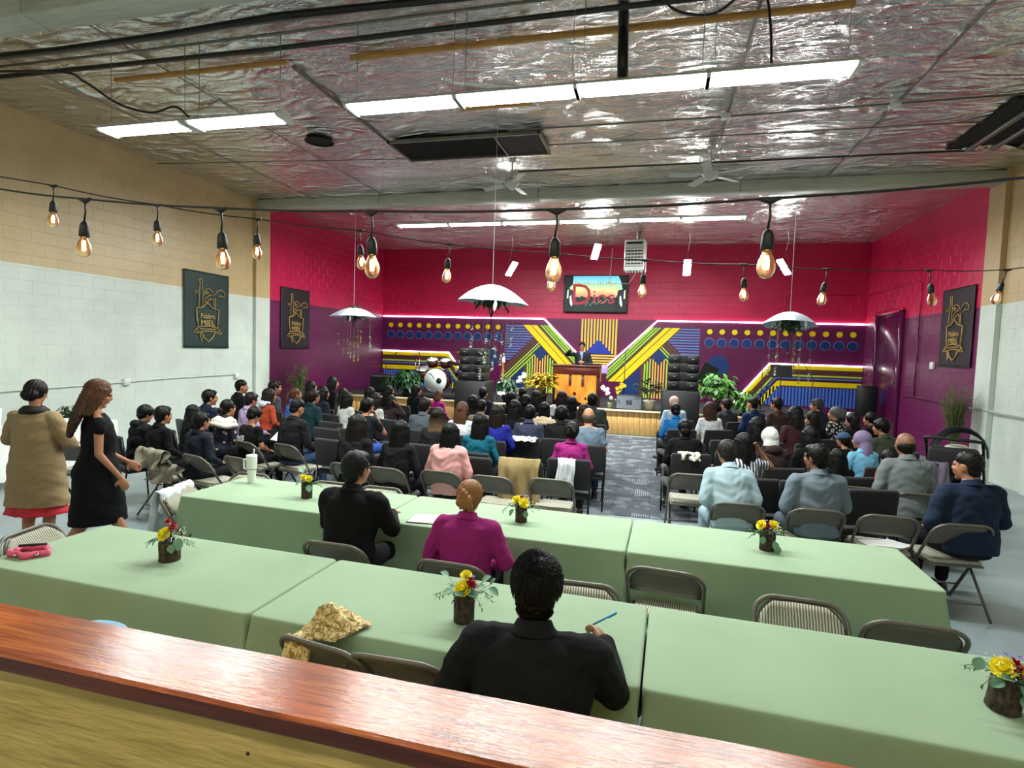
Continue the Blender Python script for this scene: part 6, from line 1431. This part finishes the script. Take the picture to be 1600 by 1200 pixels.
P(21, -4.13, 7.42, 1.17, 'young man in a dark patterned shirt resting chin on hand', M_, 'short', BLKH, 'tee', (30, 32, 38), pose='chin', bottom=(50, 84, 170))
P(22, -3.22, 5.56, 1.17, 'broad woman in a black jacket with long dark hair behind the table', F_, 'long', DKBR, 'jacket', (24, 22, 24), ch=None)
P(24, -5.35, 10.5, 1.14, 'woman with long black hair beside the dark stage plant', F_, 'long', BLKH, 'jacket', BK)
P(241, -4.6, 9.15, 1.08, 'woman in dark brown with hand raised to her cheek', F_, 'wavy', BLKH, 'jacket', (54, 38, 40), pose='ear')
P(25, -4.88, 10.81, 1.16, 'dark haired woman in front of the drum kit plant', F_, 'bob', BLKH, 'jacket', BK)
P(26, -3.37, 7.78, 1.18, 'man in a grey suit with short hair, centre left', M_, 'short', DKBR, 'jacket', (82, 88, 96))
P(27, -4.36, 10.81, 1.08, 'brown haired girl in a magenta jacket near the drum kit', F_, 'bob', BRNH, 'shirt', (160, 30, 110), pitch=20)
P(28, -2.71, 6.69, 1.17, 'woman with very long light brown ombre hair', F_, 'ombre', DKBR, 'jacket', (30, 28, 30), tip=(150, 118, 84))
P(29, -2.7, 7.6, 1.17, 'woman in white with long curly brown hair', F_, 'halfup', BRNH, 'shirt', (226, 228, 230))
P(30, -3.04, 9.11, 1.15, 'dark haired woman in black left of the tan collared man', F_, 'bob', BLKH, 'jacket', BK)
P(31, -2.72, 8.59, 1.13, 'young man with a tan collar and short dark hair', M_, 'fade', BLKH, 'jacket', (120, 108, 86))
P(32, -3.42, 10.86, 1.17, 'man in dark navy directly before the left subwoofer', M_, 'short', BLKH, 'jacket', (24, 26, 44))
P(33, -2.05, 6.43, 1.16, 'woman in a teal top with straight black hair', F_, 'long', BLKH, 'shirt', (18, 96, 116))
P(34, -2.1, 7.34, 1.18, 'woman in royal blue with long dark hair', F_, 'long', DKBR, 'shirt', (34, 40, 140))
P(35, -2.13, 5.62, 1.14, 'woman in a pink puffy jacket with long straight black hair', F_, 'long', BLKH, 'puffer', (226, 164, 164), ch=None)
P(36, -2.69, 5.56, 1.14, 'woman in a black jacket with long sleek black hair beside the pink jacket', F_, 'long', BLKH, 'jacket', (22, 21, 23), ch=None)
P(37, -2.68, 10.34, 1.15, 'dark haired woman left of the croton', F_, 'bob', BLKH, 'jacket', BK)
P(38, -2.71, 11.39, 1.17, 'man in black, front row left of the croton', M_, 'short', BLKH, 'jacket', BK)
P(39, -2.25, 9.72, 1.16, 'woman in black with hair gathered behind, before the croton', F_, 'tuck', BLKH, 'jacket', BK)
P(40, -2.3, 10.86, 1.16, 'tall woman with long black hair below the croton', F_, 'long', BLKH, 'jacket', BK)
P(41, -2.11, 8.36, 1.17, 'woman in black with long black hair behind the slate shirted man', F_, 'long', BLKH, 'jacket', BK)
P(42, -1.75, 7.85, 1.16, 'man in a slate navy shirt with curly dark hair', M_, 'short', BLKH, 'shirt', (56, 62, 82))
P(43, -1.71, 8.77, 1.13, 'woman with black bob hair and a cream collar', F_, 'bob', BLKH, 'jacket', (30, 28, 30), extra=('shawl',), ccol=(216, 192, 160))
P(44, -1.75, 10.66, 1.18, 'dark haired woman in white directly below the lectern', F_, 'long', (28, 14, 16), 'shirt', (214, 214, 216))
P(45, -1.46, 10.08, 1.14, 'dark haired person in black left of the grey green suit', F_, 'bob', BLKH, 'jacket', BK)
P(46, -1.07, 8.75, 1.14, 'woman with very dark brown hair behind the balding man', F_, 'long', (40, 26, 22), 'jacket', (44, 32, 30))
P(47, -1.05, 9.7, 1.24, 'man in a dark grey green suit at the aisle near the stage', M_, 'short', BLKH, 'jacket', (56, 60, 58))
p48, H48, _ = P(48, -1.29, 7.88, 1.17, 'person in a black jacket wearing headphones', M_, 'short', BLKH, 'jacket', (24, 23, 25))
mb = MB(); mb.tube([(.092*math.cos(a), -.01, .03+.1*math.sin(a)) for a in [PI*k/14 for k in range(15)]], .007, 6)
for s in (-1, 1): mb.ball((s*.09, -.005, -.005), (.018, .034, .036), 10, 8)
o = mb.build('headphones', m_spk, p48); o.matrix_local = H48
P(49, -.86, 7.54, 1.19, 'balding man in a blue grey polo and jeans at the aisle', M_, 'balding', (84, 74, 66), 'tee', (112, 130, 148), bottom=(32, 48, 70), lean=8, skin=0)
P(50, -.93, 6.5, 1.13, 'woman in a magenta jacket with an updo in front of the white lace scarf', F_, 'updo', DKBR, 'shirt', (160, 40, 120))
P(51, .37, 11.03, 1.17, 'person in a pale blue shirt and peach head cap, front row by the aisle', M_, None, BLKH, 'shirt', (170, 196, 216), extra=('knit_cap',), ccol=(222, 176, 160))
P(52, .35, 9.73, 1.15, 'woman in bright blue with a dark bun, second row right of the aisle', F_, 'bun', BLKH, 'shirt', (40, 120, 190))
P(53, .39, 7.45, 1.13, 'person in black with short hair before the cream scarf chair', M_, 'tuck', BLKH, 'jacket', BK)
P(54, .92, 9.98, 1.17, 'woman in a white lacy top with long brown hair', F_, 'long', (60, 38, 28), 'shirt', (226, 226, 230), pat='lace')
P(55, 1.35, 11.35, 1.15, 'man in dark grey, front row behind the sprawling plant', M_, 'short', BLKH, 'jacket', (50, 50, 54))
P(56, 1.76, 10.93, 1.2, 'man in a navy shirt with a fade haircut, front row right', M_, 'fade', BLKH, 'shirt', (28, 44, 84))
P(57, 2.22, 11.23, 1.2, 'man in a brown leather jacket, front row right', M_, 'short', DKBR, 'jacket', (66, 46, 44))
P(58, 2.04, 9.03, 1.21, 'woman in maroon with long dark hair, right block', F_, 'long', BLKH, 'shirt', (62, 32, 36))
P(59, 2.44, 9.65, 1.15, 'woman in black with short dark hair right of the maroon woman', F_, 'bob', DKBR, 'jacket', BK)
P(60, 2.95, 11.42, 1.2, 'grey haired man in a navy suit and pale collar, front row far right', M_, 'short', (56, 54, 54), 'jacket', (30, 36, 56), extra=('shirt_collar',), ccol=(210, 200, 205), dyaw=10)
P(61, 1.32, 7.81, 1.17, 'woman with long wavy black hair above the white head covering', F_, 'wavy', BLKH, 'jacket', (28, 26, 28))
P(62, 1.32, 6.95, 1.15, 'person in a brown hoodie with a white head covering', F_, None, BLKH, 'puffer', (56, 40, 40), extra=('veil', 'hood'), ccol=None)
P(63, .93, 6.25, 1.15, 'woman with long black hair and striped top, hand at her head', F_, 'long', BLKH, 'tee', (214, 214, 218), pat='stripe', pose='ear', dyaw=20)
P(64, .72, 5.42, 1.18, 'man in a pale blue blazer leaning forward, right of the aisle', M_, 'short', (36, 32, 30), 'jacket', (168, 190, 200), ch=None, lean=16, pitch=20, vox=.0105, bottom=(150, 170, 184))
P(65, 1.81, 7.19, 1.16, 'woman in a black top with long black hair, right block', F_, 'long', BLKH, 'jacket', BK)
P(66, 1.44, 5.46, 1.18, 'man in a grey suit with black hair, middle of the folding chair row', M_, 'short', BLKH, 'jacket', (112, 124, 136), ch=None, lean=6, vox=.0105, extra=('shirt_collar',), ccol=(60, 60, 110), dyaw=18, bottom=(90, 100, 110), skin=2, wide=1.12)
P(67, 2.99, 10.46, 1.17, 'grey haired woman in a black and white floral blouse', F_, 'updo', GRYH, 'shirt', (18, 18, 20), pat='dots', dyaw=15)
P(68, 2.98, 9.55, 1.16, 'dark haired person in black right of the floral blouse', F_, 'bob', BLKH, 'jacket', BK)
P(69, 3.4, 10.1, 1.14, 'dark haired person in black near the purple door', F_, 'tuck', BLKH, 'jacket', BK)
P(70, 3.09, 8.73, 1.16, 'young man in an olive jacket with thick black hair', M_, 'bowl', BLKH, 'jacket', (68, 74, 58), dyaw=20)
P(71, 2.5, 8.35, 1.0, 'child wearing a denim blue cap', F_, 'short', DKBR, 'tee', (22, 22, 26), extra=('cap',), ccol=(64, 88, 126))
P(72, 2.44, 7.48, 1.12, 'woman in light blue with a lavender lace veil', F_, None, BLKH, 'shirt', (120, 186, 220), extra=('veil',), ccol=(130, 112, 150), dyaw=30)
P(73, 1.98, 6.75, 1.0, 'dark haired child in black right of the empty black chair', F_, 'long', BLKH, 'shirt', BK)
P(74, 2.55, 6.95, 1.0, 'child in a red and white patterned top left of the balding man in grey', F_, 'bob', BLKH, 'shirt', (178, 54, 50), pat='dots')
P(75, 2.48, 6.4, 1.22, 'balding man in a grey suit with a pinkish shirt collar', M_, 'balding', (22, 18, 17), 'jacket', (118, 124, 124), ch=None, f=.3, vox=.0105, extra=('shirt_collar',), ccol=(190, 120, 110), skin=2, dyaw=-12)
P(76, 2.56, 5.36, 1.20, 'man in a dark navy suit seated farthest right', M_, 'fade', (24, 20, 19), 'jacket', (32, 42, 66), ch=None, rz=R(12), dyaw=28, vox=.0105, extra=('shirt_collar',), ccol=(170, 180, 200), bottom=(20, 22, 28), wide=1.15)
P(23, -2.0, 3.42, 1.19, 'man in a black suit sitting at the rear green table', M_, 'short', (20, 20, 22), 'jacket', (14, 14, 16), ch=None, pose='table', rz=R(0), dyaw=-8, vox=.0095, lean=6, skin=1, wide=1.08)
P(78, -1.13, 3.34, 1.11, 'woman in a magenta blazer with a tawny updo at the rear table', F_, 'updo', (150, 104, 62), 'jacket', (148, 34, 108), ch=None, pose='lap', wide=1.2, rz=0, dyaw=-6, vox=.0095, lean=6, skin=0, extra=('shirt_collar',), ccol=(224, 224, 224))
# foreground writer
pw, Hw, sw = person(-.39, 1.93, 'man in a black suit writing at the front table, back to the camera', 1.20, R(3), True, 'short', (12, 11, 11), 'jacket', (20, 23, 25), pose='write', lean=6, yaw=-6, pitch=6, skin=1, vox=.007, bottom=(18, 18, 22), extra=(), wide=1.2, off=-.035)
chair('f', -.39, 1.92, R(3), 'taupe folding chair hidden under the writing man', 'taupe folding chairs')
mb = MB(); rg = random.Random(2); wc = Vector((.012, -.045, .118))
for k in range(2600):
    a = rg.random()*2*PI; e = rg.uniform(-.75, 1.5); d = Vector((math.cos(a)*math.cos(e), math.sin(a)*math.cos(e), math.sin(e)))
    if d.y > .25 and d.z < .35: continue
    c = Vector((d.x*.088, -.022+d.y*.102, .030+d.z*.106))
    if d.z < -.3: c = Vector((d.x*.07, -.05+d.y*.05, -.03+d.z*.06))
    rad = (c-wc); tang = rad-d*rad.dot(d); tang = tang.normalized() if tang.length > 1e-4 else d.orthogonal()
    sw_ = d.cross(tang)*rg.uniform(.15, .8); v = (tang+sw_).normalized(); l = rg.uniform(.02, .036)
    p1 = c+v*l*.5+d*.005; p2 = c+v*l+d*rg.uniform(-.001, .006); mb.tube([c-d*.004, p1, p2], [.0016, .0013, .0003], 3, cap=False)
o = mb.build('hair_strands', hair_mat((20, 18, 17)), pw); o.matrix_local = Hw; tag(o, kind='stuff')
wr = Matrix.Translation(pw.location) @ Matrix.Rotation(R(3), 4, 'Z') @ Matrix.Diagonal((sw, sw, sw, 1)) @ Vector((.215, .55, .85))
t = thing('pen', 'bright blue pen in the writing man\'s right hand', 'pen', wr); t.rotation_euler = (R(-30), R(52), R(-28))
mpen = mat('cyan_plastic', (40, 160, 215), .3, bump=0); MB().cyl((0, 0, -.04), (0, 0, .085), .0045).build('barrel', mpen, t); MB().cyl((0, 0, -.062), (0, 0, -.04), .001, .0042).build('tip', m_spk, t); MB().box((.0055, 0, .06), (.003, .004, .04)).build('clip', mpen, t)

# empty black chairs seen between people
for x, y, lab in ((-1.38, 6.1, 'black padded chair under the khaki coat'), (3.2, 8.0, 'black padded chair under the lilac grey coat'), (-1.95, 6.15, 'empty black padded chair left of the khaki coat chair'), (-4.2, 8.6, 'empty black padded chair, left block centre'), (-3.9, 6.5, 'empty black padded chair behind the chin resting man'), (-4.45, 7.3, 'empty black padded chair right of the man in black jacket'),
                (.95, 7.9, 'empty black padded chair, right block third row'), (.95, 8.8, 'empty black padded chair, right block below white lace top'), (1.5, 8.85, 'empty black padded chair left of the maroon woman'), (1.4, 6.3, 'empty black padded chair below the brown hoodie'), (1.95, 6.15, 'empty black padded chair with a dark coat, right block'), (.4, 8.3, 'empty black padded chair, right of aisle behind the bun woman'), (1.9, 7.9, 'empty black padded chair right of the wavy haired woman'), (-4.75, 7.9, 'empty black padded chair before the teal shirted man')):
    a, _ = facing(x, y, .6); chair('b', x, y, a, lab, 'black padded chairs in the audience')

# ------------------------------------------------------------------ standing figures
def standing(loc, rz, label, s, legs, arms, tors, head, male, skin, hair, hc, vox=.0095):
    t = thing('person', label, 'person', loc, rz); t.scale = (s, s, s); mb = MB(); k = 1 if male else .9
    loft(mb, [(0, 0, .82, .14, .10), (0, 0, .92, .165*k, .11), (0, 0, 1.04, .13*k, .09), (0, 0, 1.2, .145*k, .1), (0, -.01, 1.33, .16*k, .095), (0, -.015, 1.40, .14*k, .07), (0, -.015, 1.44, .07, .055)], 18)
    H = Matrix.Translation((0, .015, 1.60)) @ Matrix.Rotation(R(head[0]), 4, 'Z') @ Matrix.Rotation(-R(head[1]), 4, 'X')
    capsule(mb, (0, -.015, 1.42), H @ Vector((0, -.02, -.05)), .053*k, .05*k)
    for s_, (hp, kn, an, to) in zip((1, -1), legs): capsule(mb, hp, kn, .085*k, .052); capsule(mb, kn, Vector(kn).lerp(Vector(an), .35), .05, .053); capsule(mb, Vector(kn).lerp(Vector(an), .35), an, .053, .033); capsule(mb, an, to, .034, .026)
    for s_, (el, wr_, hd, pn, cu) in zip((1, -1), arms):
        sh = Vector((s_*.175*k, -.01, 1.375)); capsule(mb, (s_*.07, -.015, 1.41), sh, .034, .046); capsule(mb, sh, el, .045*k, .037*k); capsule(mb, el, wr_, .036*k, .024*k); hand_prims(mb, wr_, hd, pn, s_, cu)
    head_prims(mb, H, male); o = newobj('body', blob('body', mb, vox, skins[skin], 3), t)
    o = newobj('hair', hair_mesh(hair, .0065), t); o.matrix_local = H; setmat(o, hc)
    e = newobj('eyes', RING['e'], t); e.matrix_local = H
    return t, H
def garment(name, parent, build, m, vox=.01, amp=.004, seed=1):
    mb = MB(); build(mb); o = newobj(name, blob(name, mb, vox, m, 4, folds(amp, seed)), parent); return o
# woman in the tan coat, back to camera
t, H = standing((-5.5, 3.9, 0), R(14), 'woman in a tan coat over a red skirt standing at far left, back to camera', .955,
    [((.09, 0, .88), (.1, .03, .48), (.1, -.02, .09), (.12, .12, .03)), ((-.09, 0, .88), (-.1, .03, .48), (-.1, -.02, .09), (-.12, .12, .03))],
    [((.29, .02, 1.14), (.17, .24, 1.08), (-.5, .8, 0), (0, 0, -1), .6), ((-.29, .02, 1.14), (-.17, .24, 1.08), (.5, .8, 0), (0, 0, -1), .6)], None, (8, 12), False, 1, 'tuck', hair_mat(DKBR))
m_tan = mat('tan_coat_cloth', (150, 126, 88), .85, var=.08, vs=4, bump=.3, bs=140)
def b1(mb):
    loft(mb, [(0, 0, .52, .285, .19), (0, 0, .7, .265, .18), (0, 0, .95, .24, .17), (0, 0, 1.08, .215, .145), (0, -.005, 1.22, .21, .14), (0, -.01, 1.34, .205, .125), (0, -.012, 1.41, .15, .09), (0, -.012, 1.44, .09, .07)], 26)
    for s in (-1, 1): capsule(mb, (s*.1, -.01, 1.39), (s*.185, -.01, 1.36), .05, .072); capsule(mb, (s*.185, -.01, 1.36), (s*.29, .02, 1.14), .07, .062); capsule(mb, (s*.29, .02, 1.14), (s*.2, .2, 1.08), .062, .05)
garment('coat', t, b1, m_tan, amp=.005)
garment('skirt', t, lambda mb: loft(mb, [(0, 0, .44, .29, .2), (0, 0, .5, .26, .175), (0, 0, .6, .24, .16), (0, 0, .8, .2, .14)], 26), mat('red_skirt_cloth', (196, 22, 44), .7), amp=.008, seed=4)
garment('neck_scarf', t, lambda mb: [mb.tube([(a_*math.cos(a), a_*.85*math.sin(a)-.015, z_) for a in [2*PI*k/20 for k in range(20)]], r_, 8, True) for a_, z_, r_ in ((.075, 1.455, .028), (.1, 1.43, .03))], mat('black_scarf', (24, 22, 24), .8))
mb = MB(); [mb.rbox((s*.11, .05, .03), (.09, .24, .06), .025, 2) for s in (-1, 1)]; mb.build('shoes', m_spk, t)
# walking woman in the black dress, facing right
t, H = standing((-4.72, 3.85, 0), R(-32), 'woman in a black dress with long brown hair walking to the right', .975,
    [((.09, 0, .88), (.1, .11, .5), (.1, .24, .09), (.11, .38, .04)), ((-.09, 0, .88), (-.09, -.06, .48), (-.09, -.28, .16), (-.09, -.2, .05))],
    [((.215, -.02, 1.09), (.19, .14, .86), (.0, .35, -.9), (-1, 0, 0), .7), ((-.2, .02, 1.09), (-.10, .24, .95), (0, .7, -.6), (1, 0, 0), .8)], None, (-4, 16), False, 1, 'wavy', hair_mat((92, 60, 42), (60, 46, 34)))
def b2(mb):
    loft(mb, [(0, .0, .44, .175, .225), (0, .0, .55, .18, .215), (0, 0, .75, .19, .19), (0, -.015, .92, .19, .18), (0, 0, 1.08, .15, .125), (0, .01, 1.2, .175, .135), (0, 0, 1.33, .185, .115), (0, -.01, 1.40, .14, .085), (0, -.012, 1.43, .085, .07)], 26)
    for s in (-1, 1): capsule(mb, (s*.1, -.01, 1.385), (s*.17, -.01, 1.35), .045, .066); capsule(mb, (s*.17, -.01, 1.355), (s*.19, -.012, 1.31), .062, .056)
garment('dress', t, b2, mat('black_dress_cloth', (7, 8, 10), .8, spec=.2, bump=.1), amp=.003)
mb = MB(); mb.rbox((.105, .32, .03), (.08, .25, .05), .02, 2); mb.rbox((-.09, -.22, .06), (.08, .24, .05), .02, 2, Matrix.Rotation(R(-30), 3, 'X')); mb.build('shoes', m_spk, t)
# preacher behind the lectern
t, H = standing((-2.05, 15.75, ZS), PI, 'man in a black suit and glasses speaking behind the lectern, one arm raised', 1.0,
    [((.09, 0, .88), (.1, .02, .5), (.1, 0, .09), (.12, .12, .03)), ((-.09, 0, .88), (-.1, .02, .5), (-.1, 0, .09), (-.12, .12, .03))],
    [((.42, .06, 1.36), (.28, .22, 1.47), (-.4, .7, .3), (-.3, .3, -1), 1.0), ((-.27, .04, 1.12), (-.08, .25, 1.15), (.8, .4, .1), (0, -1, 0), 1.1)], None, (6, 4), True, 1, 'short', hair_mat(BLKH))
def b3(mb):
    loft(mb, [(0, 0, .78, .2, .14), (0, 0, .95, .2, .135), (0, 0, 1.08, .185, .13), (0, 0, 1.22, .195, .135), (0, -.005, 1.34, .2, .12), (0, -.012, 1.41, .14, .085), (0, -.012, 1.44, .08, .065)], 26)
    for el, wr_, s in (((.42, .06, 1.36), (.3, .2, 1.46), 1), ((-.27, .04, 1.12), (-.11, .22, 1.145), -1)): capsule(mb, (s*.1, -.01, 1.39), (s*.185, -.01, 1.37), .045, .064); capsule(mb, (s*.185, -.01, 1.37), el, .062, .052); capsule(mb, el, wr_, .052, .042)
garment('jacket', t, b3, cloth_mat((24, 26, 34)), amp=.003)
MB().prism([(-.05, 1.44), (.05, 1.44), (.035, 1.25), (0, 1.12), (-.035, 1.25)], .012, lambda a, b_, h: (a, .128+h-max(0, b_-1.34)*.55, b_)).build('shirt', mat('blue_shirt', (120, 130, 165), .7), t)
garment('trousers', t, lambda mb: [capsule(mb, (s*.09, 0, .88), (s*.1, .02, .5), .1, .075) or capsule(mb, (s*.1, .02, .5), (s*.1, 0, .1), .072, .06) for s in (-1, 1)], cloth_mat((24, 26, 34)), .014)
mb = MB()
for s in (-1, 1): mb.tube([(s*.033+.024*math.cos(a), .106, .006+.018*math.sin(a)) for a in [2*PI*k/12 for k in range(12)]], .003, 5, True); mb.tube([(s*.056, .104, .008), (s*.078, .0, .008)], .0025, 5)
mb.tube([(-.01, .108, .008), (.01, .108, .008)], .0025, 5); o = mb.build('glasses', m_spk, t); o.matrix_local = H
mb = MB(); [mb.rbox((s*.11, .05, .03), (.1, .28, .06), .025, 2) for s in (-1, 1)]; mb.build('shoes', m_spk, t)
